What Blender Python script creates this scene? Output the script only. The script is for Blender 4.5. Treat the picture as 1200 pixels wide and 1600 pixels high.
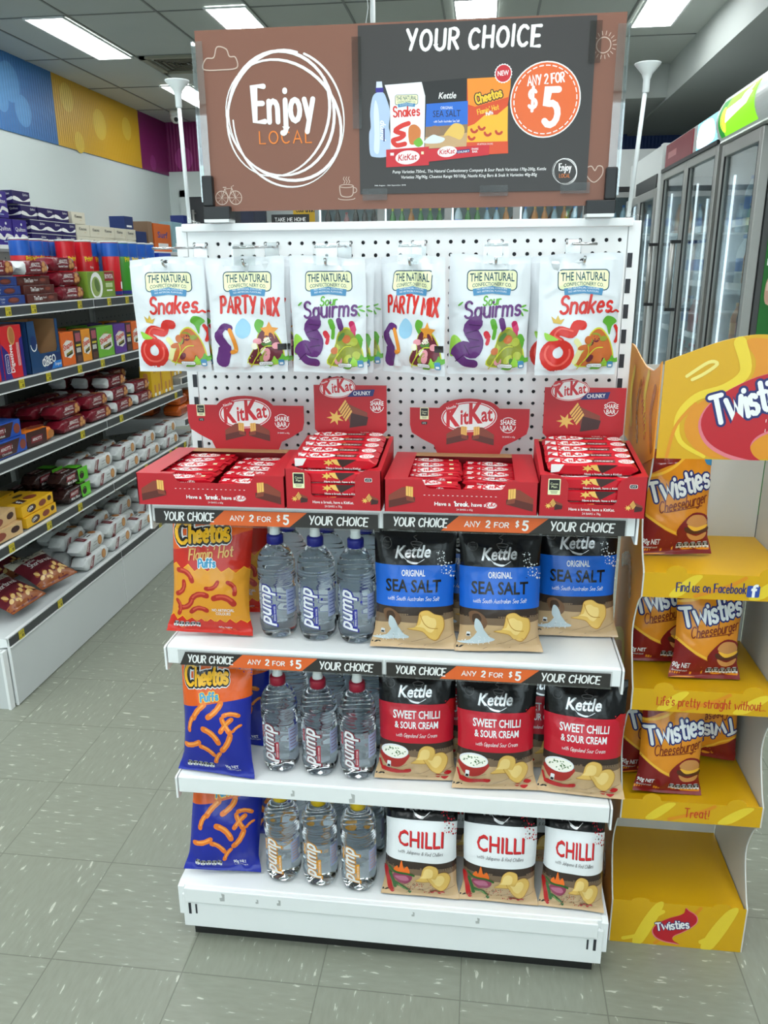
import bpy, bmesh, random
from math import sin, cos, pi, radians, sqrt, atan2
from mathutils import Vector, Matrix
from mathutils.geometry import tessellate_polygon
for _o in list(bpy.data.objects):
    bpy.data.objects.remove(_o, do_unlink=True)
S = bpy.context.scene
COL = S.collection

# ------------------------------------------------------------------ camera, sky, exposure
cd = bpy.data.cameras.new('camera')
cd.sensor_fit = 'VERTICAL'
cd.sensor_height = 36.0
cd.lens = 1244.46 / 1600 * 36.0
cd.clip_start = 0.05
co = bpy.data.objects.new('camera', cd)
COL.objects.link(co)
_y, _p, _r = 0.124608, 0.299313, -0.0074937
_f0 = Vector((-sin(_y), cos(_y), 0)); _r0 = Vector((cos(_y), sin(_y), 0)); _u0 = Vector((0, 0, 1))
_fw = _f0 * cos(_p) - _u0 * sin(_p); _up = _u0 * cos(_p) + _f0 * sin(_p)
_rt = _r0 * cos(_r) + _up * sin(_r); _up = _up * cos(_r) - _r0 * sin(_r)
_m = Matrix((_rt, _up, -_fw)).transposed().to_4x4()
_m.translation = Vector((0.177564, -1.723654, 1.483921))
co.matrix_world = _m
S.camera = co
S.view_settings.view_transform = 'Standard'
S.view_settings.look = 'None'
S.view_settings.gamma = 1.0
S.view_settings.use_curve_mapping = False
S.view_settings.exposure = 0.38
LAMP_STRENGTH = 12.0
DAYLIGHT = 3.0
W = bpy.data.worlds.new('daylight_outside_the_shop_front')
S.world = W
W.use_nodes = True
W.node_tree.nodes['Background'].inputs[0].default_value = (0.86, 0.95, 1.0, 1)
W.node_tree.nodes['Background'].inputs[1].default_value = DAYLIGHT

# ------------------------------------------------------------------ materials
def lin(c):
    o = []
    for x in c[:3]:
        x = x / 255.0
        o.append(x / 12.92 if x <= 0.04045 else ((x + 0.055) / 1.055) ** 2.4)
    return (*o, 1.0)

_MATS = {}
def mat(name, rgb, rough=0.5, metal=0.0, spec=0.5, bump=0.0, bscale=60.0, var=0.0, vscale=8.0, emit=0.0, coat=0.0):
    if name in _MATS:
        return _MATS[name]
    m = bpy.data.materials.new(name)
    m.use_nodes = True
    nt = m.node_tree
    b = nt.nodes['Principled BSDF']
    c = lin(rgb)
    b.inputs['Base Color'].default_value = c
    b.inputs['Roughness'].default_value = rough
    b.inputs['Metallic'].default_value = metal
    b.inputs['Specular IOR Level'].default_value = spec
    if coat:
        b.inputs['Coat Weight'].default_value = coat
        b.inputs['Coat Roughness'].default_value = 0.08
    if emit:
        b.inputs['Emission Color'].default_value = c
        b.inputs['Emission Strength'].default_value = emit
    if var or bump:
        tc = nt.nodes.new('ShaderNodeTexCoord')
        if var:
            n = nt.nodes.new('ShaderNodeTexNoise')
            n.inputs['Scale'].default_value = vscale
            n.inputs['Detail'].default_value = 4
            nt.links.new(tc.outputs['Object'], n.inputs['Vector'])
            mx = nt.nodes.new('ShaderNodeMix')
            mx.data_type = 'RGBA'
            mx.inputs[6].default_value = c
            mx.inputs[7].default_value = tuple(max(0, x * (1 - var)) for x in c[:3]) + (1,)
            nt.links.new(n.outputs['Fac'], mx.inputs[0])
            nt.links.new(mx.outputs[2], b.inputs['Base Color'])
        if bump:
            n2 = nt.nodes.new('ShaderNodeTexNoise')
            n2.inputs['Scale'].default_value = bscale
            n2.inputs['Detail'].default_value = 2
            nt.links.new(tc.outputs['Object'], n2.inputs['Vector'])
            bp = nt.nodes.new('ShaderNodeBump')
            bp.inputs['Strength'].default_value = bump
            bp.inputs['Distance'].default_value = 0.003
            nt.links.new(n2.outputs['Fac'], bp.inputs['Height'])
            nt.links.new(bp.outputs['Normal'], b.inputs['Normal'])
    _MATS[name] = m
    return m

def film(name, rgb, rough=0.22):          # printed plastic film of a packet
    return mat('film_' + name, rgb, rough=rough, spec=0.42, bump=0.5, bscale=38.0)
def ink(name, rgb, rough=0.35):           # print on card, plastic, paper
    return mat('ink_' + name, rgb, rough=rough, var=0.04, vscale=60)

def thin_clear(name, tint=(1, 1, 1), refl=0.12, rough=0.02):
    if name in _MATS:
        return _MATS[name]
    m = bpy.data.materials.new(name)
    m.use_nodes = True
    nt = m.node_tree
    nt.nodes.clear()
    out = nt.nodes.new('ShaderNodeOutputMaterial')
    t = nt.nodes.new('ShaderNodeBsdfTransparent'); t.inputs[0].default_value = (*tint, 1)
    g = nt.nodes.new('ShaderNodeBsdfGlossy'); g.inputs['Roughness'].default_value = rough
    lw = nt.nodes.new('ShaderNodeLayerWeight'); lw.inputs[0].default_value = 0.25
    mm = nt.nodes.new('ShaderNodeMath'); mm.operation = 'MULTIPLY_ADD'
    mm.inputs[1].default_value = 0.6; mm.inputs[2].default_value = refl
    nt.links.new(lw.outputs['Facing'], mm.inputs[0])
    mx = nt.nodes.new('ShaderNodeMixShader')
    nt.links.new(mm.outputs[0], mx.inputs[0])
    nt.links.new(t.outputs[0], mx.inputs[1]); nt.links.new(g.outputs[0], mx.inputs[2])
    nt.links.new(mx.outputs[0], out.inputs[0])
    _MATS[name] = m
    return m

WHITE_STEEL = mat('white_powder_coat', (236, 238, 238), rough=0.38, var=0.03, vscale=6)
GREY_STEEL = mat('grey_powder_coat', (146, 148, 146), rough=0.5, var=0.08, vscale=5)
DARK_STRIP = mat('charcoal_ticket_strip', (62, 64, 66), rough=0.4, var=0.05)
CHROME = mat('zinc_wire', (200, 200, 200), rough=0.22, metal=1.0, var=0.05)
ALU = mat('brushed_aluminium', (176, 176, 172), rough=0.35, metal=0.6, var=0.08)
BLACKP = mat('black_plastic', (26, 26, 28), rough=0.4, var=0.1)
CLEAR = thin_clear('clear_acrylic', (0.96, 0.98, 0.98), 0.10)
PANE = thin_clear('fridge_glass', (0.90, 0.95, 0.95), 0.07)
INK_W = ink('white', (240, 240, 238))
INK_K = ink('black', (28, 27, 27))
INK_G = ink('charcoal', (66, 63, 62))

# ------------------------------------------------------------------ mesh building
class MB:
    def __init__(s):
        s.v = []; s.f = []; s.mi = []; s.sm = []; s.mats = []
    def idx(s, m):
        if m not in s.mats:
            s.mats.append(m)
        return s.mats.index(m)
    def add(s, vs, fs, m, smooth=False):
        b = len(s.v); k = s.idx(m)
        s.v.extend(tuple(x) for x in vs)
        for f in fs:
            s.f.append([b + i for i in f]); s.mi.append(k); s.sm.append(smooth)
        return s
    def box(s, x0, x1, y0, y1, z0, z1, m, bev=0.0):
        if bev > 0:
            bm = bmesh.new()
            bmesh.ops.create_cube(bm, size=1.0)
            for v in bm.verts:
                v.co = ((x0 + x1) / 2 + v.co.x * (x1 - x0), (y0 + y1) / 2 + v.co.y * (y1 - y0), (z0 + z1) / 2 + v.co.z * (z1 - z0))
            bmesh.ops.bevel(bm, geom=bm.edges[:], offset=bev, segments=2, affect='EDGES', profile=0.5)
            bm.verts.index_update()
            s.add([v.co[:] for v in bm.verts], [[v.index for v in f.verts] for f in bm.faces], m)
            bm.free()
            return s
        vs = [(x, y, z) for x in (x0, x1) for y in (y0, y1) for z in (z0, z1)]
        s.add(vs, [(0, 1, 3, 2), (4, 6, 7, 5), (0, 4, 5, 1), (2, 3, 7, 6), (0, 2, 6, 4), (1, 5, 7, 3)], m)
        return s
    def prism(s, pts, axis, a0, a1, m, smooth=False):
        # pts: 2-D outline; axis 'x': (y,z) outline, 'y': (x,z) outline, 'z': (x,y) outline
        def P(p, a):
            return {'x': (a, p[0], p[1]), 'y': (p[0], a, p[1]), 'z': (p[0], p[1], a)}[axis]
        n = len(pts)
        tris = poly_tris(pts)
        vs = [P(p, a0) for p in pts] + [P(p, a1) for p in pts]
        fs = [tuple(t) for t in tris] + [tuple(n + i for i in reversed(t)) for t in tris]
        s.add(vs, fs, m)
        b = len(s.v) - 2 * n; k = s.idx(m)
        for i in range(n):
            j = (i + 1) % n
            s.f.append([b + i, b + n + i, b + n + j, b + j]); s.mi.append(k); s.sm.append(smooth)
        return s
    def tube(s, pts, r, m, n=8, caps=True):
        pts = [Vector(p) for p in pts]
        rs = r if isinstance(r, (list, tuple)) else [r] * len(pts)
        rings = []
        prev = None
        for i, p in enumerate(pts):
            t = (pts[min(i + 1, len(pts) - 1)] - pts[max(i - 1, 0)]).normalized()
            if prev is None:
                a = Vector((0, 0, 1)) if abs(t.z) < 0.9 else Vector((1, 0, 0))
                u = t.cross(a).normalized()
            else:
                u = (prev - t * prev.dot(t)).normalized()
            prev = u
            w = t.cross(u)
            rings.append([p + (u * cos(2 * pi * k / n) + w * sin(2 * pi * k / n)) * rs[i] for k in range(n)])
        vs = [v for q in rings for v in q]
        fs = []
        for i in range(len(pts) - 1):
            for k in range(n):
                fs.append((i * n + k, i * n + (k + 1) % n, (i + 1) * n + (k + 1) % n, (i + 1) * n + k))
        s.add(vs, fs, m, True)
        if caps:
            b = len(s.v) - len(vs); kk = s.idx(m)
            for f in ([b + k for k in reversed(range(n))], [b + (len(pts) - 1) * n + k for k in range(n)]):
                s.f.append(f); s.mi.append(kk); s.sm.append(False)
        return s
    def lathe(s, prof, m, n=28, cx=0, cy=0, fn=None):
        vs = []; fs = []
        for r, z in prof:
            for k in range(n):
                a = 2 * pi * k / n
                rr = r if fn is None else fn(r, z, a)
                vs.append((cx + rr * sin(a), cy - rr * cos(a), z))
        for i in range(len(prof) - 1):
            for k in range(n):
                fs.append((i * n + k, i * n + (k + 1) % n, (i + 1) * n + (k + 1) % n, (i + 1) * n + k))
        s.add(vs, fs, m, True)
        return s
    def build(s, name, parent=None, loc=None, rz=0.0):
        me = bpy.data.meshes.new(name)
        me.from_pydata(s.v, [], s.f)
        for m in s.mats:
            me.materials.append(m)
        me.polygons.foreach_set('material_index', s.mi)
        me.polygons.foreach_set('use_smooth', s.sm)
        me.update()
        o = bpy.data.objects.new(name, me)
        COL.objects.link(o)
        if parent is not None:
            o.parent = parent
        if loc is not None:
            o.location = loc
        if rz:
            o.rotation_euler.z = rz
        return o

def poly_tris(pts):
    return [list(t) for t in tessellate_polygon([[Vector((p[0], p[1], 0)) for p in pts]])]

def thing(name, label, cat, loc=(0, 0, 0), rz=0.0, group=None, rx=0.0, ry=0.0):
    o = bpy.data.objects.new(name, None)
    o.empty_display_size = 0.05
    COL.objects.link(o)
    o.location = loc
    o.rotation_euler = (rx, ry, rz)
    return tag(o, label, cat, group)
def tag(o, label, cat, group=None):
    o['label'] = label; o['category'] = cat
    if group:
        o['group'] = group
    return o
def struct(o, label=None):
    o['kind'] = 'structure'
    if label:
        o['label'] = label; o['category'] = 'structure'
    return o
def dup(src, label, loc, rz=0.0, rx=0.0, ry=0.0, group=None, scale=None):
    r = src.copy(); COL.objects.link(r)
    r.location = loc; r.rotation_euler = (rx, ry, rz)
    r['label'] = label
    if group:
        r['group'] = group
    if scale:
        r.scale = scale
    for ch in list(src.children):
        c = ch.copy(); COL.objects.link(c); c.parent = r
        for g in list(ch.children):
            d = g.copy(); COL.objects.link(d); d.parent = c
    return r
class Maker:
    """Builds one thing of a kind, then copies it."""
    def __init__(s, build):
        s.b = build; s.src = None
    def __call__(s, label, loc, rz=0.0, rx=0.0, ry=0.0, group=None, scale=None):
        if s.src is None:
            s.src = s.b()
            r = s.src
            r.location = loc; r.rotation_euler = (rx, ry, rz); r['label'] = label
            if group:
                r['group'] = group
            if scale:
                r.scale = scale
            return r
        return dup(s.src, label, loc, rz, rx, ry, group, scale)
ORD = ['first', 'second', 'third', 'fourth', 'fifth', 'sixth', 'seventh', 'eighth', 'ninth', 'tenth', 'eleventh', 'twelfth']

# ------------------------------------------------------------------ lettering and print
def arc(cx, cy, rx, ry, a0, a1, n=10):
    return [(cx + rx * cos(radians(a0 + (a1 - a0) * i / n)), cy + ry * sin(radians(a0 + (a1 - a0) * i / n))) for i in range(n + 1)]
G = {
 'A': (.6, [[(0, 0), (.3, 1), (.6, 0)], [(.11, .33), (.49, .33)]]),
 'B': (.52, [[(0, 0), (0, 1)] + arc(.24, .77, .24, .23, 90, -90, 6) + [(.02, .54)], [(.02, .54)] + arc(.26, .27, .27, .27, 90, -90, 6) + [(0, 0)]]),
 'C': (.56, [arc(.32, .5, .32, .5, 48, 312)]),
 'D': (.56, [[(0, 0), (0, 1)] + arc(.14, .5, .42, .5, 90, -90) + [(0, 0)]]),
 'E': (.46, [[(.46, 1), (0, 1), (0, 0), (.46, 0)], [(0, .52), (.38, .52)]]),
 'F': (.46, [[(.46, 1), (0, 1), (0, 0)], [(0, .5), (.38, .5)]]),
 'G': (.58, [arc(.32, .5, .32, .5, 48, 360, 12) + [(.4, .5)]]),
 'H': (.54, [[(0, 0), (0, 1)], [(.54, 0), (.54, 1)], [(0, .5), (.54, .5)]]),
 'I': (.02, [[(.01, 0), (.01, 1)]]),
 'J': (.36, [[(.36, 1), (.36, .25)] + arc(.18, .25, .18, .25, 0, -160, 6)]),
 'K': (.52, [[(0, 0), (0, 1)], [(.5, 1), (.02, .45)], [(.16, .6), (.52, 0)]]),
 'L': (.42, [[(0, 1), (0, 0), (.42, 0)]]),
 'M': (.7, [[(0, 0), (.06, 1), (.35, .35), (.64, 1), (.7, 0)]]),
 'N': (.56, [[(0, 0), (0, 1), (.56, 0), (.56, 1)]]),
 'O': (.64, [arc(.32, .5, .32, .5, 90, 450, 16)]),
 'P': (.5, [[(0, 0), (0, 1)] + arc(.24, .74, .26, .26, 90, -90, 7) + [(0, .48)]]),
 'Q': (.64, [arc(.32, .5, .32, .5, 90, 450, 16), [(.4, .25), (.66, -.08)]]),
 'R': (.52, [[(0, 0), (0, 1)] + arc(.24, .75, .26, .25, 90, -90, 7) + [(0, .5)], [(.2, .5), (.52, 0)]]),
 'S': (.5, [arc(.26, .755, .22, .245, 30, 230, 8) + [(.3, .5)] + arc(.25, .25, .25, .25, 60, -150, 8)]),
 'T': (.56, [[(0, 1), (.56, 1)], [(.28, 1), (.28, 0)]]),
 'U': (.54, [[(0, 1), (0, .28)] + arc(.27, .28, .27, .28, 180, 360, 8) + [(.54, 1)]]),
 'V': (.56, [[(0, 1), (.28, 0), (.56, 1)]]),
 'W': (.8, [[(0, 1), (.2, 0), (.4, .7), (.6, 0), (.8, 1)]]),
 'X': (.54, [[(0, 0), (.54, 1)], [(0, 1), (.54, 0)]]),
 'Y': (.56, [[(0, 1), (.29, .46)], [(.56, 1), (.24, 0)]]),
 'Z': (.5, [[(0, 1), (.5, 1), (0, 0), (.5, 0)]]),
 'a': (.42, [arc(.21, .29, .21, .29, 60, 400, 10), [(.42, .58), (.42, 0)]]),
 'b': (.42, [[(0, 1), (0, 0)], arc(.21, .29, .21, .29, 180, -180, 10)]),
 'c': (.38, [arc(.22, .29, .22, .29, 50, 310, 8)]),
 'd': (.42, [arc(.21, .29, .21, .29, 0, 360, 10), [(.42, 1), (.42, 0)]]),
 'e': (.42, [[(.02, .3), (.4, .32)] + arc(.21, .3, .2, .29, 10, 310, 9)]),
 'f': (.34, [arc(.22, .8, .12, .2, 30, 180, 5) + [(.1, .0)], [(0, .55), (.28, .55)]]),
 'g': (.42, [arc(.21, .3, .21, .28, 0, 360, 10), [(.42, .56), (.42, -.1)] + arc(.22, -.12, .2, .2, 0, -160, 5)]),
 'h': (.4, [[(0, 1), (0, 0)], [(0, .3)] + arc(.2, .36, .2, .22, 180, 0, 6) + [(.4, 0)]]),
 'i': (.02, [[(.01, .58), (.01, 0)], [(.01, .82), (.012, .85)]]),
 'j': (.16, [[(.15, .58), (.15, -.15)] + arc(.02, -.15, .13, .18, 0, -110, 5), [(.15, .82), (.152, .85)]]),
 'k': (.38, [[(0, 1), (0, 0)], [(.36, .58), (.02, .24)], [(.12, .34), (.38, 0)]]),
 'l': (.02, [[(.01, 1), (.01, 0)]]),
 'm': (.64, [[(0, .58), (0, 0)], [(0, .3)] + arc(.16, .38, .16, .2, 180, 0, 5) + [(.32, 0)], [(.32, .3)] + arc(.48, .38, .16, .2, 180, 0, 5) + [(.64, 0)]]),
 'n': (.4, [[(0, .58), (0, 0)], [(0, .3)] + arc(.2, .36, .2, .22, 180, 0, 6) + [(.4, 0)]]),
 'o': (.44, [arc(.22, .29, .22, .29, 90, 450, 12)]),
 'p': (.42, [[(0, .58), (0, -.3)], arc(.21, .29, .21, .29, 180, -180, 10)]),
 'q': (.42, [arc(.21, .29, .21, .29, 0, 360, 10), [(.42, .58), (.42, -.3), (.5, -.24)]]),
 'r': (.28, [[(0, .58), (0, 0)], [(0, .3)] + arc(.2, .38, .2, .2, 180, 60, 4)]),
 's': (.36, [arc(.19, .43, .16, .15, 30, 230, 6) + arc(.18, .15, .17, .15, 60, -150, 6)]),
 't': (.32, [[(.14, .88), (.14, .1)] + arc(.24, .12, .1, .12, 180, 300, 4), [(0, .58), (.3, .58)]]),
 'u': (.4, [[(0, .58), (0, .22)] + arc(.2, .22, .2, .22, 180, 360, 6) + [(.4, .58)], [(.4, .4), (.4, 0)]]),
 'v': (.4, [[(0, .58), (.2, 0), (.4, .58)]]),
 'w': (.76, [[(0, .58), (.2, 0), (.38, .44), (.56, 0), (.76, .58)]]),
 'x': (.38, [[(0, 0), (.38, .58)], [(0, .58), (.38, 0)]]),
 'y': (.4, [[(0, .58), (.2, .02)], [(.4, .58), (.1, -.32)]]),
 'z': (.36, [[(0, .58), (.36, .58), (0, 0), (.36, 0)]]),
 '0': (.5, [arc(.25, .5, .25, .5, 90, 450, 14)]),
 '1': (.16, [[(0, .82), (.14, 1), (.14, 0)]]),
 '2': (.5, [arc(.25, .74, .24, .26, 160, -20, 7) + [(.0, 0), (.5, 0)]]),
 '3': (.46, [arc(.22, .76, .22, .24, 150, -90, 7), arc(.22, .26, .24, .26, 90, -150, 7)]),
 '4': (.5, [[(.36, 0), (.36, 1), (0, .32), (.5, .32)]]),
 '5': (.5, [[(.46, 1), (.08, 1), (.04, .56)] + arc(.24, .31, .26, .31, 110, -140, 9)]),
 '6': (.48, [[(.38, 1), (.06, .5)] + arc(.24, .28, .24, .28, 160, 520, 12)]),
 '7': (.48, [[(0, 1), (.48, 1), (.16, 0)]]),
 '8': (.46, [arc(.23, .76, .2, .24, -90, 270, 10), arc(.23, .26, .23, .26, 90, 450, 10)]),
 '9': (.48, [arc(.24, .7, .24, .3, 0, 360, 12), [(.48, .7), (.3, 0)]]),
 '$': (.5, [arc(.26, .755, .22, .225, 30, 230, 8) + [(.3, .5)] + arc(.25, .27, .25, .23, 60, -150, 8), [(.27, 1.12), (.24, -.12)]]),
 '&': (.6, [[(.6, 0), (.12, .74)] + arc(.26, .8, .14, .2, 200, -30, 6) + [(.06, .35)] + arc(.24, .24, .22, .24, 150, 330, 6) + [(.58, .42)]]),
 '-': (.3, [[(0, .42), (.3, .42)]]), '.': (.02, [[(0, 0), (.01, .02)]]), ',': (.06, [[(.05, .04), (0, -.14)]]),
 "'": (.04, [[(.03, 1), (0, .8)]]), '!': (.06, [[(.05, 1), (.03, .3)], [(.02, .02), (.03, .04)]]), '/': (.4, [[(0, -.05), (.4, 1.05)]]),
}
_TX = {}
def font_tris(s, bold, shear):
    k = (s, bold, shear)
    if k not in _TX:
        c = bpy.data.curves.new('lettering', 'FONT')
        c.body = s; c.size = 1.0; c.offset = bold; c.shear = shear; c.resolution_u = 2
        o = bpy.data.objects.new('lettering', c)
        me = bpy.data.meshes.new_from_object(o)
        bm = bmesh.new(); bm.from_mesh(me)
        bmesh.ops.triangulate(bm, faces=bm.faces[:])
        bm.verts.index_update()
        vs = [(v.co.x, v.co.y) for v in bm.verts]
        fs = [[v.index for v in f.verts] for f in bm.faces]
        bm.free()
        bpy.data.meshes.remove(me); bpy.data.objects.remove(o); bpy.data.curves.remove(c)
        _TX[k] = (vs, fs)
    return _TX[k]

def smooth(pts, closed=False, n=5):
    """Catmull-Rom through the points."""
    if len(pts) < 3:
        return pts
    out = []
    N = len(pts)
    rng = range(N) if closed else range(N - 1)
    for i in rng:
        g = lambda j: pts[j % N] if closed else pts[max(0, min(N - 1, j))]
        p0, p1, p2, p3 = g(i - 1), g(i), g(i + 1), g(i + 2)
        for k in range(n):
            t = k / n
            out.append(tuple(0.5 * (2 * p1[a] + (p2[a] - p0[a]) * t + (2 * p0[a] - 5 * p1[a] + 4 * p2[a] - p3[a]) * t * t + (3 * p1[a] - p0[a] - 3 * p2[a] + p3[a]) * t ** 3) for a in (0, 1)))
    if not closed:
        out.append(tuple(pts[-1]))
    return out

class Art:
    """Flat print in metres (u right, v up), in layers; laid on a surface by apply()."""
    def __init__(s):
        s.it = []; s.k = 0
    def tris(s, vs, fs, m, L):
        s.k += 1                          # prints of one layer never lie in exactly one plane
        d = (s.k * 0.013) % 0.5
        s.it.append((vs, fs, m, [x + d for x in L] if isinstance(L, list) else [L + d] * len(vs))); return s
    def poly(s, pts, m, L=0):
        return s.tris(pts, poly_tris(pts), m, L)
    def blob(s, pts, m, L=0, n=4):
        return s.poly(smooth(pts, True, n), m, L)
    def rect(s, x0, y0, x1, y1, m, L=0):
        return s.tris([(x0, y0), (x1, y0), (x1, y1), (x0, y1)], [(0, 1, 2), (0, 2, 3)], m, L)
    def rrect(s, x0, y0, x1, y1, r, m, L=0):
        p = arc(x1 - r, y1 - r, r, r, 0, 90, 4) + arc(x0 + r, y1 - r, r, r, 90, 180, 4) + arc(x0 + r, y0 + r, r, r, 180, 270, 4) + arc(x1 - r, y0 + r, r, r, 270, 360, 4)
        return s.poly(p, m, L)
    def ell(s, cx, cy, rx, ry, m, L=0, n=20, rot=0):
        c, d = cos(radians(rot)), sin(radians(rot))
        p = [(cx + rx * cos(2 * pi * i / n) * c - ry * sin(2 * pi * i / n) * d, cy + rx * cos(2 * pi * i / n) * d + ry * sin(2 * pi * i / n) * c) for i in range(n)]
        return s.tris([(cx, cy)] + p, [(0, i + 1, (i + 1) % n + 1) for i in range(n)], m, L)
    def text(s, t, x, y, h, m, L=0, bold=0.0, shear=0.0, rot=0.0, al='c', wid=None, arch=0.0):
        """h: height of a capital; wid: squeeze to this width; x, y: baseline point."""
        vs, fs = font_tris(t, bold, shear)
        if not vs:
            return s
        k = h / 0.71
        a = min(v[0] for v in vs); b = max(v[0] for v in vs)
        kx = k if wid is None else wid / (b - a)
        o = {'c': -(a + b) / 2, 'l': -a, 'r': -b}[al]
        c, d = cos(radians(rot)), sin(radians(rot))
        w2 = max(1e-6, (b - a) * kx / 2)
        P = []
        for v in vs:
            q = ((v[0] + o) * kx, v[1] * k)
            if arch:
                q = (q[0], q[1] + arch * (1 - (q[0] / w2) ** 2))
            P.append((x + q[0] * c - q[1] * d, y + q[0] * d + q[1] * c))
        return s.tris(P, fs, m, L)
    def stroke(s, pts, w, m, L=0, closed=False):
        n = len(pts)
        ws = w if isinstance(w, (list, tuple)) else [w] * n
        Lf, Rt = [], []
        for i in range(n):
            if closed:
                a, b = pts[i - 1], pts[(i + 1) % n]
            else:
                a, b = pts[max(0, i - 1)], pts[min(n - 1, i + 1)]
            dx, dy = b[0] - a[0], b[1] - a[1]
            l = sqrt(dx * dx + dy * dy) or 1e-9
            # mitre for the sharp corners
            k = 1.0
            if 0 < i < n - 1 or closed:
                e = (pts[i][0] - a[0], pts[i][1] - a[1]); le = sqrt(e[0] ** 2 + e[1] ** 2) or 1e-9
                ca = abs((e[0] * dx + e[1] * dy) / (le * l))
                k = min(1.6, 1 / max(ca, 0.2))
            hx, hy = -dy / l * ws[i] / 2 * k, dx / l * ws[i] / 2 * k
            Lf.append((pts[i][0] + hx, pts[i][1] + hy)); Rt.append((pts[i][0] - hx, pts[i][1] - hy))
        vs = Lf + Rt
        fs = []
        for i in range(n if closed else n - 1):
            j = (i + 1) % n
            fs += [(i, n + i, n + j), (i, n + j, j)]
        LL = [L + 0.35 * i / n for i in range(n)] * 2
        if not closed:                    # round ends
            for e, f, q in ((0, 1, ws[0]), (n - 1, n - 2, ws[-1])):
                p, o = pts[e], pts[f]
                a0 = atan2(p[1] - o[1], p[0] - o[0])
                b0 = len(vs)
                vs = vs + [(p[0] + q / 2 * cos(a0 + pi * (k / 6 - .5)), p[1] + q / 2 * sin(a0 + pi * (k / 6 - .5))) for k in range(7)]
                LL = LL + [LL[e]] * 7
                fs += [(b0, b0 + k, b0 + k + 1) for k in range(1, 6)]
        return s.tris(vs, fs, m, LL)
    def script(s, t, x, y, h, m, L=0, w=0.14, rot=0.0, al='c', wid=None, shear=0.0, gap=0.2, jit=0.0, arch=0.0, low=1.0):
        """Hand lettering: h is the height of a capital, w the pen as a share of h."""
        X = 0.0; st = []
        rnd = random.Random(t)
        for ch in t:
            if ch == ' ':
                X += 0.42; continue
            gw, gs = G.get(ch, G['-'])
            dy = rnd.uniform(-jit, jit); sc = 1 + rnd.uniform(-jit, jit)
            for g in gs:
                st.append([(X + p[0], p[1] * sc * (low if ch.islower() else 1) + dy) for p in g])
            X += gw + gap
        tot = X - gap
        kx = h if wid is None else (wid - w * h) / max(tot, 1e-6)
        o = {'c': -tot / 2, 'l': 0, 'r': -tot}[al]
        c, d = cos(radians(rot)), sin(radians(rot))
        w2 = max(1e-6, tot * kx / 2)
        for g in st:
            P = []
            for p in g:
                q = ((p[0] + o) * kx + shear * p[1] * h, p[1] * h)
                if arch:
                    q = (q[0], q[1] + arch * (1 - (q[0] / w2) ** 2))
                P.append((x + q[0] * c - q[1] * d, y + q[0] * d + q[1] * c))
            s.stroke(P, w * h, m, L)
        return s
    def scaled(s, kx, ky):
        s.it = [([(p[0] * kx, p[1] * ky) for p in vs], fs, m, L) for vs, fs, m, L in s.it]
        return s
    def apply(s, mb, fn, us=None, vs=None, eps=0.0003, base=0.0004, clip=None, smooth_=True):
        """fn(u, v, e) -> 3-D; us, vs: lines at which the print is cut so that it follows a bulging surface."""
        bm = bmesh.new()
        for pv, pf, m, L in s.it:
            k = mb.idx(m)
            q = [bm.verts.new((p[0], p[1], l)) for p, l in zip(pv, L)]
            for f in pf:
                try:
                    fc = bm.faces.new([q[i] for i in f])
                except ValueError:
                    continue
                fc.material_index = k
        def cut(co, no, clear=False):
            bmesh.ops.bisect_plane(bm, geom=bm.verts[:] + bm.edges[:] + bm.faces[:], dist=1e-7, plane_co=co, plane_no=no, clear_outer=clear)
        if clip:
            cut((clip[0], 0, 0), (-1, 0, 0), True); cut((clip[2], 0, 0), (1, 0, 0), True)
            cut((0, clip[1], 0), (0, -1, 0), True); cut((0, clip[3], 0), (0, 1, 0), True)
        for u in us or ():
            cut((u, 0, 0), (1, 0, 0))
        for v in vs or ():
            cut((0, v, 0), (0, 1, 0))
        bm.normal_update()
        bm.verts.index_update()
        b = len(mb.v)
        for v in bm.verts:
            mb.v.append(tuple(fn(v.co.x, v.co.y, base + eps * v.co.z)))
        for f in bm.faces:
            ii = [b + v.index for v in f.verts]
            if f.normal.z < 0:
                ii.reverse()
            mb.f.append(ii); mb.mi.append(f.material_index); mb.sm.append(smooth_ and us is not None)
        bm.free()

def plane(o, du, dv):
    o, du, dv = Vector(o), Vector(du), Vector(dv)
    n = du.cross(dv).normalized()
    return lambda u, v, e: o + du * u + dv * v + n * e
def front(x=0, y=0, z=0):                 # a vertical face that looks towards -Y
    return plane((x, y, z), (1, 0, 0), (0, 0, 1))

# ================================================================== the room
FLOOR_Y0, FLOOR_Y1, WL, WR, WB, CZ = -3.6, 9.0, -3.95, 2.75, 9.0, 3.25

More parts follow.
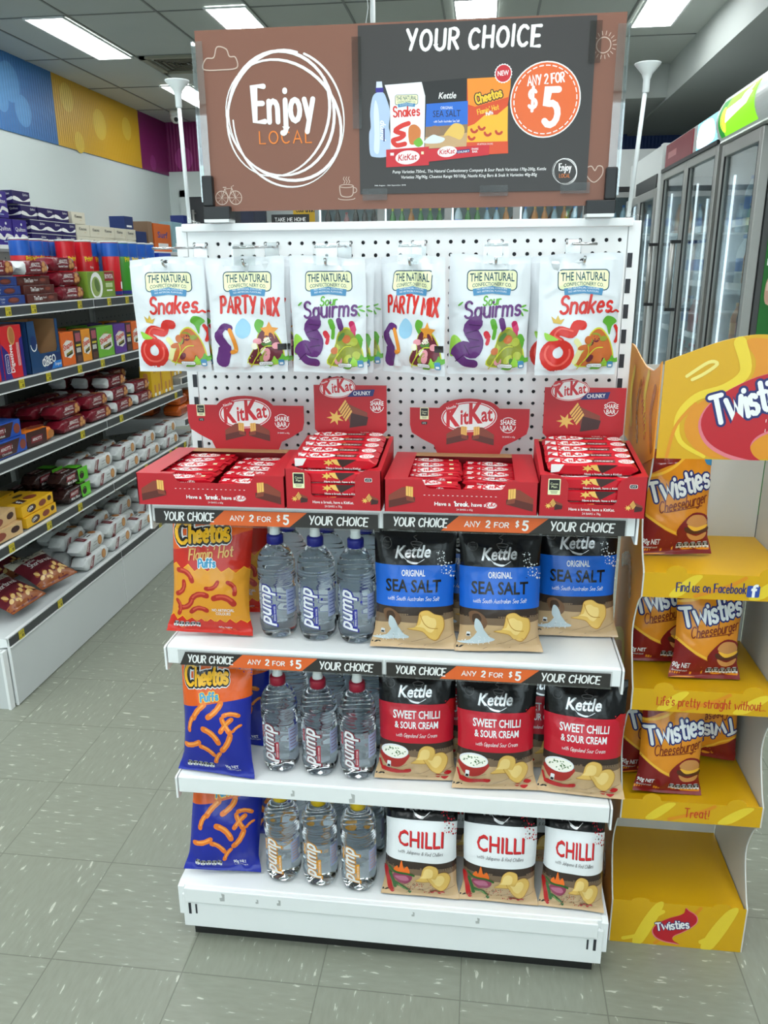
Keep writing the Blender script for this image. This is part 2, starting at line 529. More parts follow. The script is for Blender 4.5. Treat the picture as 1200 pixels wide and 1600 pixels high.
def floor_material():
    m = bpy.data.materials.new('speckled_vinyl_tiles')
    m.use_nodes = True
    nt = m.node_tree; N = nt.nodes; Lk = nt.links.new
    b = N['Principled BSDF']
    b.inputs['Roughness'].default_value = 0.32
    tc = N.new('ShaderNodeTexCoord')
    mp = N.new('ShaderNodeMapping')
    mp.inputs['Location'].default_value = (0.748 / 0.305 + 20, 0.411 / 0.305 + 20, 0)
    mp.inputs['Scale'].default_value = (1 / 0.305, 1 / 0.305, 1)
    Lk(tc.outputs['Object'], mp.inputs['Vector'])
    sp = N.new('ShaderNodeSeparateXYZ'); Lk(mp.outputs[0], sp.inputs[0])
    def math(op, a, v=None, c=None):
        n = N.new('ShaderNodeMath'); n.operation = op
        for i, q in enumerate((a, v, c)):
            if q is None:
                continue
            if isinstance(q, (int, float)):
                n.inputs[i].default_value = q
            else:
                Lk(q, n.inputs[i])
        return n.outputs[0]
    def edge(o):
        f = math('FRACT', o)
        return math('MINIMUM', f, math('SUBTRACT', 1.0, f))
    e = math('MINIMUM', edge(sp.outputs[0]), edge(sp.outputs[1]))
    line = math('LESS_THAN', e, 0.0045)
    par = math('MODULO', math('ADD', math('FLOOR', sp.outputs[0]), math('FLOOR', sp.outputs[1])), 2.0)
    # grain runs one way on one tile and the other way on the next
    def streak(sx, sy, thr):
        m2 = N.new('ShaderNodeMapping'); m2.inputs['Scale'].default_value = (sx, sy, 1)
        m2.inputs['Rotation'].default_value = (0, 0, 0.35)
        Lk(tc.outputs['Object'], m2.inputs['Vector'])
        n = N.new('ShaderNodeTexNoise'); n.inputs['Scale'].default_value = 1.0; n.inputs['Detail'].default_value = 3.0
        Lk(m2.outputs[0], n.inputs['Vector'])
        r = N.new('ShaderNodeValToRGB')
        r.color_ramp.elements[0].position = thr; r.color_ramp.elements[0].color = (0, 0, 0, 1)
        r.color_ramp.elements[1].position = thr + 0.04; r.color_ramp.elements[1].color = (1, 1, 1, 1)
        Lk(n.outputs['Fac'], r.inputs[0])
        return r.outputs[0], n.outputs['Fac']
    a1, a2 = streak(22, 95, 0.65)
    c1, c2 = streak(95, 22, 0.65)
    def mixf(f, a, b_):
        n = N.new('ShaderNodeMix'); Lk(f, n.inputs[0]); Lk(a, n.inputs[2]); Lk(b_, n.inputs[3]); return n.outputs[0]
    fl = mixf(par, a1, c1)
    gr = mixf(par, a2, c2)
    def mixc(f, a, b_):
        n = N.new('ShaderNodeMix'); n.data_type = 'RGBA'
        for i, q in ((0, f), (6, a), (7, b_)):
            if isinstance(q, tuple):
                n.inputs[i].default_value = q
            else:
                Lk(q, n.inputs[i])
        return n.outputs[2]
    base = mixc(gr, lin((122, 125, 113)), lin((147, 151, 137)))
    big = N.new('ShaderNodeTexNoise'); big.inputs['Scale'].default_value = 1.3; big.inputs['Detail'].default_value = 5
    Lk(tc.outputs['Object'], big.inputs['Vector'])
    base = mixc(math('MULTIPLY', big.outputs['Fac'], 0.35), base, lin((128, 128, 112)))
    base = mixc(math('MULTIPLY', fl, 0.62), base, lin((214, 214, 200)))
    sp2 = N.new('ShaderNodeTexVoronoi'); sp2.inputs['Scale'].default_value = 2.6
    Lk(tc.outputs['Object'], sp2.inputs['Vector'])
    base = mixc(math('LESS_THAN', sp2.outputs['Distance'], 0.018), base, lin((70, 66, 58)))
    base = mixc(math('MULTIPLY', line, 0.6), base, lin((88, 88, 78)))
    Lk(base, b.inputs['Base Color'])
    rn = math('MULTIPLY_ADD', big.outputs['Fac'], 0.25, 0.22)
    Lk(rn, b.inputs['Roughness'])
    return m

o = MB().box(WL - 0.1, WR + 0.1, FLOOR_Y0, FLOOR_Y1 + 0.1, -0.08, 0.0, floor_material()).build('floor')
struct(o, 'grey green speckled vinyl tile floor of the shop')

CEIL = mat('white_ceiling_tile', (180, 185, 179), rough=0.9, var=0.08, vscale=3, bump=0.2, bscale=140)
GRID = mat('ceiling_grid_bar', (116, 119, 115), rough=0.5)
mb = MB().box(WL - 0.1, WR + 0.1, FLOOR_Y0, FLOOR_Y1 + 0.1, CZ, CZ + 0.08, CEIL)
GX = [-3.60 + 0.683 * i for i in range(-0, 9)]
GY = [5.76 + 1.19 * i for i in range(-8, 3)]
for x in GX:
    mb.box(x - 0.008, x + 0.008, FLOOR_Y0, 8.99, CZ - 0.006, CZ, GRID)
for y in GY:
    mb.box(WL, 1.79, y - 0.007, y + 0.007, CZ - 0.0055, CZ, GRID)
struct(mb.build('ceiling'), 'suspended ceiling of pale tiles in a grid')

WALLW = mat('white_wall_paint', (202, 211, 208), rough=0.6, var=0.05, vscale=2)
struct(MB().box(WL - 0.1, WL, FLOOR_Y0, WB + 0.1, 0, CZ, WALLW).build('wall_left'), 'plain white side wall behind the tissue packs')
struct(MB().box(WL, WR, WB, WB + 0.1, 0, CZ, WALLW).build('wall_back'), 'white back wall with the coolers')
struct(MB().box(WR, WR + 0.1, FLOOR_Y0, WB + 0.1, 0, CZ, mat('grey_wall_paint', (150, 154, 152), rough=0.7, var=0.05)).build('wall_right'), 'grey wall behind the drink fridges')

def ridged(name, c0, c1, axis):           # ribbed mural panels
    m = bpy.data.materials.new(name); m.use_nodes = True
    nt = m.node_tree; b = nt.nodes['Principled BSDF']; b.inputs['Roughness'].default_value = 0.45
    tc = nt.nodes.new('ShaderNodeTexCoord')
    wv = nt.nodes.new('ShaderNodeTexWave'); wv.bands_direction = axis; wv.inputs['Scale'].default_value = 7.5
    nt.links.new(tc.outputs['Object'], wv.inputs['Vector'])
    bp = nt.nodes.new('ShaderNodeBump'); bp.inputs['Strength'].default_value = 0.3; bp.inputs['Distance'].default_value = 0.008
    nt.links.new(wv.outputs['Fac'], bp.inputs['Height']); nt.links.new(bp.outputs[0], b.inputs['Normal'])
    n = nt.nodes.new('ShaderNodeTexNoise'); n.inputs['Scale'].default_value = 1.2
    nt.links.new(tc.outputs['Object'], n.inputs['Vector'])
    mx = nt.nodes.new('ShaderNodeMix'); mx.data_type = 'RGBA'
    mx.inputs[6].default_value = lin(c0); mx.inputs[7].default_value = lin(c1)
    nt.links.new(n.outputs['Fac'], mx.inputs[0]); nt.links.new(mx.outputs[2], b.inputs['Base Color'])
    return m
BLUE = ridged('blue_mural', (36, 92, 150), (58, 122, 186), 'Y'); BLUE2 = ridged('blue_mural_dot', (76, 136, 190), (88, 146, 198), 'Y')
YEL = ridged('yellow_mural', (196, 150, 28), (214, 168, 36), 'Y'); YEL2 = ridged('yellow_mural_dot', (216, 182, 62), (222, 190, 70), 'Y')
MAG = ridged('magenta_mural', (112, 24, 82), (136, 34, 100), 'Y'); MAG2 = ridged('magenta_mural_dot', (150, 54, 122), (156, 58, 126), 'Y')
MAGX = ridged('magenta_mural_back', (112, 24, 82), (136, 34, 100), 'X'); MAGX2 = ridged('magenta_dot_back', (150, 54, 122), (156, 58, 126), 'X')
NAVX = ridged('navy_mural_back', (18, 52, 110), (24, 62, 128), 'X')
BZ = 2.62
a = Art()
fn = plane((WL, 0, 0), (0, 1, 0), (0, 0, 1))
a.rect(-3.6, BZ, 6.19, CZ, BLUE); a.rect(6.19, BZ, 8.15, CZ, YEL); a.rect(8.15, BZ, WB, CZ, MAG)
for (y, z, r, m) in ((5.45, 3.02, .16, BLUE2), (5.62, 2.82, .13, BLUE2), (5.3, 2.86, .1, BLUE2), (4.6, 2.9, .2, BLUE2), (6.45, 3.08, .13, YEL2), (7.12, 2.94, .15, YEL2), (6.62, 2.70, .1, YEL2), (7.8, 3.0, .12, YEL2), (8.5, 2.72, .09, MAG2)):
    a.ell(y, z, r, r, m, 1, 28)
mb = MB()
mb.box(WL, WL + 0.012, -3.6, WB, BZ, CZ, BLUE)
a.apply(mb, plane((WL + 0.012, 0, 0), (0, 1, 0), (0, 0, 1)), eps=0.001)
struct(mb.build('trim_1'), 'ribbed mural band in blue, yellow and magenta along the top of the side wall')
a = Art(); a.rect(WL + 0.014, 2.67, -0.6, CZ, MAGX); a.rect(-0.6, 2.67, WR, CZ, NAVX); a.ell(-3.72, 2.82, .12, .14, MAGX2, 1, 24)
mb = MB(); mb.box(WL + 0.013, WR, WB - 0.012, WB, 2.67, CZ, MAGX)
a.apply(mb, front(0, WB - 0.012, 0), eps=0.001)
struct(mb.build('trim_2'), 'ribbed mural band in magenta and navy on the back wall')

BULK = mat('white_bulkhead_paint', (165, 170, 166), rough=0.7, var=0.04)
mb = MB().box(1.80, WR, FLOOR_Y0, WB, 2.95, CZ, BULK).box(-0.6, 1.80, 6.78, WB - 0.02, 2.97, CZ, BULK)
struct(mb.build('trim_3'), 'plain white ceiling bulkhead over the drink fridges')

# unseen shop front, a wall with three glazed openings, added to vary reflections
OPEN = [(-3.3, -1.3), (-0.9, 1.1), (1.35, 2.5)]
FW0, FW1 = FLOOR_Y0 - 0.1, FLOOR_Y0
mb = MB().box(WL - 0.1, WR + 0.1, FW0, FW1, 0, 0.55, WALLW).box(WL - 0.1, WR + 0.1, FW0, FW1, 2.45, CZ, WALLW)
xs_ = [WL - 0.1] + [q for p in OPEN for q in p] + [WR + 0.1]
for i in range(0, len(xs_), 2):
    mb.box(xs_[i], xs_[i + 1], FW0, FW1, 0.55, 2.45, WALLW)
struct(mb.build('wall_front'), 'unseen shop front wall added with tall windows to vary the reflections')
for i, (x0, x1) in enumerate(OPEN):
    m2 = MB()
    for (c0, c1, e0, e1) in ((x0, x0 + .05, .55, 2.45), (x1 - .05, x1, .55, 2.45), (x0, x1, .55, .60), (x0, x1, 2.40, 2.45), ((x0 + x1) / 2 - .025, (x0 + x1) / 2 + .025, .6, 2.4)):
        m2.box(c0, c1, FW0 + .02, FW0 + .07, e0, e1, ALU)
    wn = struct(m2.build('window_%d' % (i + 1)), 'unseen aluminium shop front window added for daylight and reflections')
    MB().box(x0 + .05, x1 - .05, FW0 + .04, FW0 + .046, .6, 2.4, PANE).build('window_pane', wn)

# door on the back wall, near the corner
DG = mat('dark_doorway', (58, 60, 64), rough=0.6, var=0.1)
mb = MB().box(-3.72, -2.62, WB - 0.03, WB, 0.0, 2.36, DG)
d = struct(mb.build('door_1'), 'dark grey door in the back wall corner')
fr = MB()
for (x0, x1, z0, z1) in ((-3.80, -3.72, 0, 2.44), (-2.62, -2.54, 0, 2.44), (-3.80, -2.54, 2.36, 2.44)):
    fr.box(x0, x1, WB - 0.05, WB, z0, z1, WALLW)
struct(fr.build('door_frame', d))
h = MB().tube([(-3.62, WB - 0.09, 1.75), (-3.62, WB - 0.09, 2.2)], 0.018, ALU); h.box(-3.64, -3.60, WB - 0.09, WB - 0.03, 1.78, 1.80, ALU); h.box(-3.64, -3.60, WB - 0.09, WB - 0.03, 2.15, 2.17, ALU)
h.build('door_handle', d)

# ------------------------------------------------------------------ lamps and ceiling fittings
LED = mat('lit_diffuser', (255, 255, 255), emit=LAMP_STRENGTH)
LED.node_tree.nodes['Principled BSDF'].inputs['Emission Color'].default_value = (0.94, 0.99, 1.0, 1)
FRM = mat('lamp_frame_white', (225, 228, 226), rough=0.5)
def lamp_build():
    t = thing('ceiling_light', '', 'light')
    mb = MB()
    for (x0, x1, y0, y1) in ((-0.16, -0.145, -0.61, 0.61), (0.145, 0.16, -0.61, 0.61), (-0.145, 0.145, -0.61, -0.595), (-0.145, 0.145, 0.595, 0.61)):
        mb.box(x0, x1, y0, y1, -0.012, 0.0, FRM)
    mb.build('light_frame', t)
    MB().box(-0.145, 0.145, -0.595, 0.595, -0.009, -0.001, LED).build('light_diffuser', t)
    return t
lamp = Maker(lamp_build)
LAMPS = [(-3.10, 5.165, 'long lit ceiling panel over the blue and yellow mural'), (-1.71, 5.12, 'lit ceiling panel above the script side of the header sign'),
         (0.05, 5.20, 'lit ceiling panel directly above the middle of the header sign'), (1.38, 4.85, 'lit ceiling panel beside the bulkhead near the fridges'),
         (-3.0, 7.50, 'far lit ceiling panel behind the white pole by the security camera')]
for x, y, l in LAMPS:
    lamp(l, (x, y, CZ - 0.006))
k = 0
for y in (2.75, 0.35, -1.0, -2.35):  # third row is an unseen extra, added to brighten the stand's front
    for x in (-3.1, -1.71, 0.05, 1.38):
        lamp('ceiling light panel out of view above the shop floor', (x, y, CZ - 0.006), group='ceiling lights out of view'); k += 1
for x in (-1.4, 0.6):
    lamp('ceiling light panel out of view behind the header sign', (x, 7.6 if x < -1 else 6.2, CZ - 0.006), group='ceiling lights behind the sign')

VENT = mat('dusty_vent_metal', (150, 148, 130), rough=0.7, var=0.3, vscale=6)
t = thing('ceiling_vent', 'square dusty air vent in the ceiling beside the header sign', 'vent', (-2.58, 6.05, CZ - 0.006))
mb = MB()
for r in (0.30,):
    for (x0, x1, y0, y1) in ((-r, r, -r, -r + .05), (-r, r, r - .05, r), (-r, -r + .05, -r, r), (r - .05, r, -r, r)):
        mb.box(x0, x1, y0, y1, -0.02, 0, VENT)
mb.build('vent_frame', t)
mb = MB()
for i in range(1, 6):
    q = 0.25 - i * 0.045
    for (x0, x1, y0, y1) in ((-q, q, -q, -q + .02), (-q, q, q - .02, q), (-q, -q + .02, -q, q), (q - .02, q, -q, q)):
        mb.box(x0, x1, y0, y1, -0.018 + 0.002 * i, -0.002, mat('dusty_vent_slats', (104, 100, 84), rough=0.8, var=0.3))
mb.build('vent_slat', t)

t = thing('security_camera', 'white dome security camera on the ceiling by the magenta mural', 'camera', (-3.53, 8.30, CZ))
PW = mat('white_plastic', (224, 228, 228), rough=0.35)
MB().lathe([(0.0, 0), (0.07, 0), (0.07, -0.02), (0.062, -0.05), (0.0, -0.05)], PW).build('camera_base', t)
mb = MB(); mb.lathe([(0.0, -.13), (0.035, -.125), (0.06, -.10), (0.068, -.07), (0.06, -.045), (0, -.04)], PW); mb.build('camera_dome', t)
mb = MB(); mb.tube([(0.02, -0.05, -.09), (0.03, -0.075, -.10)], 0.024, BLACKP, 14); mb.build('lens', t)

t = thing('ceiling_pole', 'thin white pole hanging from the ceiling behind the header sign', 'pole', (-0.40, 2.6, 0))
MB().tube([(0, 0, CZ - 0.01), (0, 0, 2.2)], 0.012, PW).build('pole_rod', t)
mb = MB()
mb.tube([(-0.028 + 0.006 * sin(i * 1.3), 0, 3.0 - i * 0.03) for i in range(22)], 0.0018, PW, 5); mb.build('pull_cord', t)

# ================================================================== the end-of-aisle display stand
GW, GH = 0.466, 1.572                     # half width, height
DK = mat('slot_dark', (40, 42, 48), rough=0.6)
g = thing('gondola_stand', 'white steel shelving stand with pegboard back and chips, bottles and lollies', 'display stand', (0, 0, 0))
# pegboard: a real perforated sheet
def pegboard():
    mb = MB()
    us = [-0.4405 + 0.0259 * i for i in range(35)]
    vs = [1.531 - 0.0254 * j for j in range(19)]
    r = 0.0042
    hx, hz = 0.01295, 0.0127
    n = 8
    for u in us:
        for v in vs:
            ring = [(u + r * cos(2 * pi * k / n + pi / 8), v + r * sin(2 * pi * k / n + pi / 8)) for k in range(n)]
            sq = [(u + hx, v + hz * .42), (u + hx * .42, v + hz), (u - hx * .42, v + hz), (u - hx, v + hz * .42), (u - hx, v - hz * .42), (u - hx * .42, v - hz), (u + hx * .42, v - hz), (u + hx, v - hz * .42)]
            cor = {0: (u + hx, v + hz), 2: (u - hx, v + hz), 4: (u - hx, v - hz), 6: (u + hx, v - hz)}
            P = [(x, 0, z) for x, z in ring] + [(x, 0, z) for x, z in sq] + [(x, 0.0, z) for x, z in cor.values()] + [(x, 0.006, z) for x, z in ring]
            F = []
            for k in range(n):
                j = (k + 1) % n
                F.append((k, 8 + k, 8 + j, j) if True else 0)
                F.append((k, j, 20 + j, 20 + k))
            for c, k in enumerate((0, 2, 4, 6)):
                F.append((8 + k, 16 + c, 8 + k + 1))
            mb.add(P, F, WHITE_STEEL)
    x0, x1, z0, z1 = us[0] - hx, us[-1] + hx, vs[-1] - hz, vs[0] + hz
    mb.add([(x0, 0, z0), (x1, 0, z0), (x1, 0, z1), (x0, 0, z1), (-.4545, 0, .13), (.4545, 0, .13), (.4545, 0, 1.558), (-.4545, 0, 1.558)],
           [(0, 4, 5, 1), (1, 5, 6, 2), (2, 6, 7, 3), (3, 7, 4, 0)], WHITE_STEEL)
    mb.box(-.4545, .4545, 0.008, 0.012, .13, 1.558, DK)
    return mb
pegboard().build('pegboard_panel', g)
MB().box(-.4545, .4545, 0.0125, 0.03, .05, 1.56, WHITE_STEEL).build('rear_panel', g)
for sx in (-1, 1):
    mb = MB()
    a_, b_ = sorted((sx * .4555, sx * .480))
    mb.box(a_, b_, 0.0, 0.05, 0.0, 1.567, WHITE_STEEL, 0.0015)
    for i in range(28):                   # shelf slots in the upright
        z = 1.50 - i * 0.05
        if z > 0.1:
            c0, c1 = sorted((sx * .457, sx * .467))
            mb.box(c0, c1, -0.0008, 0.004, z - 0.022, z + 0.006, DK)
    mb.build('upright_post', g)
MB().box(-.463, .463, -0.010, 0.046, 1.556, GH, WHITE_STEEL, 0.002).build('top_rail', g)
MB().box(-.463, .463, -0.315, 0.03, .128, .1505, WHITE_STEEL, 0.002).build('base_deck', g)
mb = MB(); mb.box(-GW + .006, GW - .012, -0.326, -0.312, .110, .148, WHITE_STEEL, 0.002)
mb.build('base_ticket_rail', g)
mb = MB(); mb.box(-GW, GW, -0.322, -0.300, .040, .128, WHITE_STEEL, 0.0015)
for sx in (-1, 1):
    mb.box(sx * .450 - .003, sx * .450 + .003, -0.3226, -0.32, .075, .105, DK); mb.box(sx * .435 - .002, sx * .435 + .002, -0.3226, -0.32, .077, .103, DK)
mb.build('base_front', g)
MB().box(-.452, .452, -0.300, 0.0, 0.0, .05, mat('black_kickplate', (30, 30, 30), rough=0.5, var=.1)).build('kick_plate', g)
for sx in (-1, 1):
    a_, b_ = sorted((sx * .462, sx * .476))
    mb = MB(); mb.prism([(-.318, .07), (-.318, .145), (-.30, .1495), (0, .1495), (0, .07)], 'x', a_, b_, WHITE_STEEL); mb.build('base_bracket', g)

STRIP_O = ink('orange', (226, 102, 44)); STRIP_G = ink('strip_grey', (50, 47, 45))
def strip_art(w, h, slant0, slant1):
    a = Art()
    x0 = -w / 2
    a.poly([(x0 + (h * .45 if slant0 else 0), h), (x0, 0), (w / 2, 0), (w / 2 - (h * .0 if slant1 else 0), h)], STRIP_G, 0)
    a.poly([(x0 + w * .245, 0), (x0 + w * .32, h), (x0 + w * .69, h), (x0 + w * .61, 0)], STRIP_O, 1)
    a.script('YOUR CHOICE', x0 + w * .155, h * .24, h * .54, INK_W, 2, w=.17, wid=w * .232, shear=.12, jit=.04)
    a.script('ANY', x0 + w * .375, h * .33, h * .34, INK_W, 2, w=.18, wid=w * .066, shear=.08)
    a.script('2', x0 + w * .44, h * .31, h * .42, INK_W, 2, w=.24, shear=.08)
    a.script('FOR', x0 + w * .497, h * .33, h * .32, INK_W, 2, w=.18, wid=w * .062, shear=.08)
    a.script('$', x0 + w * .561, h * .40, h * .36, INK_W, 2, w=.18, shear=.1)
    a.script('5', x0 + w * .594, h * .20, h * .58, INK_W, 2, w=.22, shear=.08)
    a.script('YOUR CHOICE', x0 + w * .825, h * .24, h * .54, INK_W, 2, w=.17, wid=w * .262, shear=.12, jit=.04)
    return a

def shelf(z, depth, strips):
    mb = MB()
    mb.box(-GW + .004, GW - .004, -depth, 0.0, z - 0.022, z, WHITE_STEEL, 0.002)
    mb.box(-GW + .004, GW - .004, -depth - .004, -depth + .006, z - 0.040, z - .002, WHITE_STEEL, 0.0015)
    s = mb.build('shelf', g)
    for sx in (-1, 1):
        a_, b_ = sorted((sx * (GW - .002), sx * (GW + .002)))
        m2 = MB(); m2.prism([(-depth - .006, z - .055), (-depth - .006, z - .004), (-depth, z - .001), (0, z - .001), (0, z - .040), (-.14, z - .040), (-depth + .004, z - .058)], 'x', a_, b_, WHITE_STEEL)
        m2.build('shelf_bracket', s)
    for (x0, x1, zz, rot, l) in strips:
        w = x1 - x0
        m3 = MB()
        hh = 0.030
        m3.box(x0, x1, -depth - .0065, -depth - .0045, zz - .004, zz + hh + .004, thin_clear('strip_cover', (0.97, .97, .97), .06))
        strip_art(w - .006, hh, l[0], l[1]).apply(m3, front((x0 + x1) / 2, -depth - .0066, zz))
        so = m3.build('ticket_strip', s)
    return s
sh1 = shelf(1.045, .287, [(-.459, -.010, 1.003, 0, (0, 0)), (-.006, .447, 1.006, 0, (0, 0))])
sh2 = shelf(.7305, .281, [(-.438, -.006, .690, 0, (1, 0)), (-.003, .445, .690, 0, (0, 0))])
sh3 = shelf(.4187, .289, [])
# scraps of torn labels left on two ticket rails
SCR = mat('torn_label_scrap', (176, 178, 176), rough=0.7)
for (par, yf, x, z, k) in ((sh3, -.2931, -.075, .394, .012), (sh3, -.2931, -.205, .396, .008), (g, -.3262, -.37, .132, .011), (g, -.3262, -.29, .129, .006), (g, -.3262, -.24, .131, .008), (g, -.3262, .06, .133, .006), (g, -.3262, .2, .131, .008)):
    a = Art(); a.poly([(x - k * .5, z - k), (x + k * .45, z - k * .9), (x + k * .5, z + k * .8), (x - k * .2, z + k), (x, z), (x - k * .6, z - k * .2)], SCR)
    mb = MB(); a.apply(mb, front(0, yf, 0)); mb.build('label_scrap', par)

# ------------------------------------------------------------------ header sign
BROWN = mat('brown_sign_board', (128, 82, 64), rough=0.42, var=0.05, vscale=5)
SKETCH = ink('chalk', (200, 176, 160)); ORNG = ink('sign_orange', (232, 128, 44))
sg = thing('header_sign', 'wide brown and charcoal price sign standing on top of the stand', 'sign', (0, 0, GH + .0006))
SZ0, SZ1, SX0, SX1 = 1.594 - GH, 1.925 - GH, -.402, .420
mb = MB()
mb.box(SX0, SX1, -.020, -.014, SZ0, SZ1, BROWN)
a = Art()
def ring(a, cx, cy, rx, ry, w, m, L, rot=0, a0=0, a1=360, n=44):
    c, d = cos(radians(rot)), sin(radians(rot))
    p = []
    for x, y in arc(0, 0, rx, ry, a0, a1, n):
        p.append((cx + x * c - y * d, cy + x * d + y * c))
    a.stroke(p, [w * (0.75 + 0.35 * sin(i * .19)) for i in range(len(p))], m, L)
cx, cy = -.2355, .194
ring(a, cx + .000, cy + .006, .107, .112, .0055, INK_W, 1, 8)
ring(a, cx + .004, cy - .006, .122, .103, .0055, INK_W, 1, -35)
ring(a, cx - .006, cy + .006, .117, .100, .0055, INK_W, 1, 60, 10, 330)
ring(a, cx + .014, cy - .004, .112, .124, .004, INK_W, 1, 10, -190, 60)
a.script('Enjoy', cx + .006, cy - .006, .062, INK_W, 2, w=.16, wid=.128, jit=.02, low=1.05, gap=.22)
a.script('LOCAL', cx + .007, cy - .046, .022, ORNG, 2, w=.12, wid=.108, gap=.3)
# chalk sketches: cloud, bicycle, cup, sun, heart
cl = smooth([(-.388, .285), (-.382, .303), (-.366, .305), (-.358, .323), (-.340, .319), (-.334, .306), (-.322, .304), (-.320, .286), (-.350, .283)], True, 5)
a.stroke(cl, .0022, SKETCH, 1, True)
for bx in (-.367, -.338):
    a.stroke(arc(bx, .048, .013, .013, 0, 360, 20), .0016, SKETCH, 1)
    for q in range(8):
        a.stroke([(bx, .048), (bx + .012 * cos(q * pi / 4), .048 + .012 * sin(q * pi / 4))], .0006, SKETCH, 1)
a.stroke([(-.367, .048), (-.360, .065), (-.345, .066), (-.352, .048), (-.360, .065)], .0014, SKETCH, 1); a.stroke([(-.352, .048), (-.338, .048), (-.346, .069), (-.341, .071)], .0014, SKETCH, 1); a.stroke([(-.363, .068), (-.357, .068)], .0016, SKETCH, 1)
a.stroke(smooth([(-.121, .064), (-.119, .05), (-.112, .046), (-.100, .046), (-.094, .051), (-.093, .066)], False, 4), .0018, SKETCH, 1); a.stroke(arc(-.107, .066, .014, .003, 0, 360, 16), .0014, SKETCH, 1)
a.stroke(arc(-.092, .058, .006, .005, -100, 100, 8), .0014, SKETCH, 1); a.stroke(arc(-.107, .043, .017, .003, 180, 360, 10), .0014, SKETCH, 1)
for q in (-.112, -.107, -.102):
    a.stroke(smooth([(q, .071), (q + .002, .075), (q - .001, .079), (q + .001, .083)], False, 3), .0012, SKETCH, 1)
a.stroke(arc(.381, .300, .013, .013, 0, 360, 24), .0018, SKETCH, 1)
for q in range(18):
    t_ = q * pi / 9
    a.stroke([(.381 + .017 * cos(t_), .300 + .017 * sin(t_)), (.381 + .023 * cos(t_), .300 + .023 * sin(t_))], .0013, SKETCH, 1)
a.stroke(smooth([(.380, .064), (.394, .077), (.394, .091), (.385, .093), (.380, .085), (.373, .093), (.364, .089), (.366, .075)], True, 4), .0018, SKETCH, 1, True)
a.apply(mb, front(0, -.020, 0))
mb.build('sign_board', sg)

# the charcoal poster on the board
mb = MB()
PX0, PX1, PZ0, PZ1 = -.079, .366, 1.622 - GH, 1.921 - GH
CHAR = mat('charcoal_poster_paper', (53, 50, 49), rough=0.4, var=.04)
mb.box(PX0, PX1, -.0222, -.0203, PZ0, PZ1, CHAR)
a = Art()
a.script('YOUR CHOICE', .139, .254, .032, INK_W, 2, w=.19, wid=.255, shear=.06, jit=.05, gap=.3)
def price_dot(a, cx, cy, r):
    a.ell(cx, cy, r, r, INK_W, 1, 40); a.ell(cx, cy, r * .965, r * .965, STRIP_O, 2, 40)
    for q in range(30):
        t0 = q * 12
        a.stroke(arc(cx, cy, r * .89, r * .89, t0, t0 + 7, 3), r * .028, INK_W, 3)
    a.script('ANY 2 FOR', cx, cy + r * .42, r * .24, INK_W, 3, w=.17, wid=r * 1.06, rot=4)
    a.script('$', cx - r * .36, cy - r * .22, r * .5, INK_W, 3, w=.17, wid=r * .3)
    a.script('5', cx + r * .16, cy - r * .66, r * .92, INK_W, 3, w=.19, wid=r * .56, shear=.05)
price_dot(a, .279, .161, .066)
RED = ink('red', (200, 32, 44)); PAPER_W = ink('packet_white', (236, 240, 244)); NAVY = ink('navy', (24, 36, 110)); SKYB = ink('pale_blue', (186, 208, 232))
# pictures of the products on offer
def pic(x, y): return (-.0665 + x / 1200 * .284, .0485 + (887 - y) / 887 * .190)
def pp(*q): return [pic(*z) for z in q]
a.blob(pp((60, 300), (40, 420), (45, 540), (30, 600), (35, 760), (70, 795), (170, 795), (210, 740), (205, 600), (195, 540), (205, 420), (180, 320), (150, 260), (95, 260)), ink('bottle_picture', (176, 196, 224)), 2)
a.blob(pp((85, 320), (70, 430), (75, 600), (70, 740), (110, 760), (120, 600), (110, 400)), ink('bottle_picture_light', (214, 226, 242)), 3)
a.poly(pp((88, 220), (152, 220), (152, 258), (88, 258)), ink('cap_blue_violet', (54, 44, 140)), 3); a.poly(pp((95, 170), (140, 170), (145, 220), (92, 220)), ink('nozzle_pale', (206, 214, 238)), 3)
x_, y_ = pic(150, 575); a.text('pump', x_ + .001, y_, .011, INK_W, 4, bold=.02, shear=.3, rot=90)
a.poly(pp((150, 555), (160, 555), (160, 665), (150, 665)), NAVY, 4)
a.poly(pp((163, 200), (465, 185), (495, 300), (490, 730), (210, 745), (205, 330)), PAPER_W, 3)
a.poly(pp((470, 185), (835, 165), (845, 300), (838, 725), (495, 735), (500, 300)), INK_K, 2)
a.poly(pp((505, 365), (842, 350), (845, 540), (500, 553)), ink('blue_band', (38, 104, 200)), 4)
a.poly(pp((500, 553), (845, 540), (838, 725), (495, 735)), ink('kraft_tan', (196, 160, 116)), 4)
a.poly(pp((500, 553), (845, 540), (843, 610), (498, 640)), ink('kraft_brown', (140, 112, 84)), 4)
a.blob(pp((700, 560), (740, 530), (800, 545), (820, 600), (790, 665), (740, 650), (690, 630), (650, 630)), ink('chip_gold', (226, 186, 92)), 5)
a.blob(pp((500, 660), (560, 620), (600, 630), (660, 655), (620, 690), (500, 690)), ink('salt_white', (216, 222, 226)), 5); a.blob(pp((530, 570), (570, 545), (610, 560), (620, 600), (590, 620), (540, 610)), ink('sack_brown', (150, 112, 82)), 5)
x_, y_ = pic(675, 325); a.text('Kettle', x_, y_, .011, INK_W, 5, bold=.015, shear=.25, wid=.034)
x_, y_ = pic(672, 412); a.text('ORIGINAL', x_, y_, .005, INK_W, 5, wid=.024)
x_, y_ = pic(672, 474); a.text('SEA SALT', x_, y_, .0115, INK_K, 5, wid=.053)
x_, y_ = pic(672, 520); a.script('with South Australian Sea Salt', x_, y_, .004, INK_W, 5, w=.1, wid=.05)
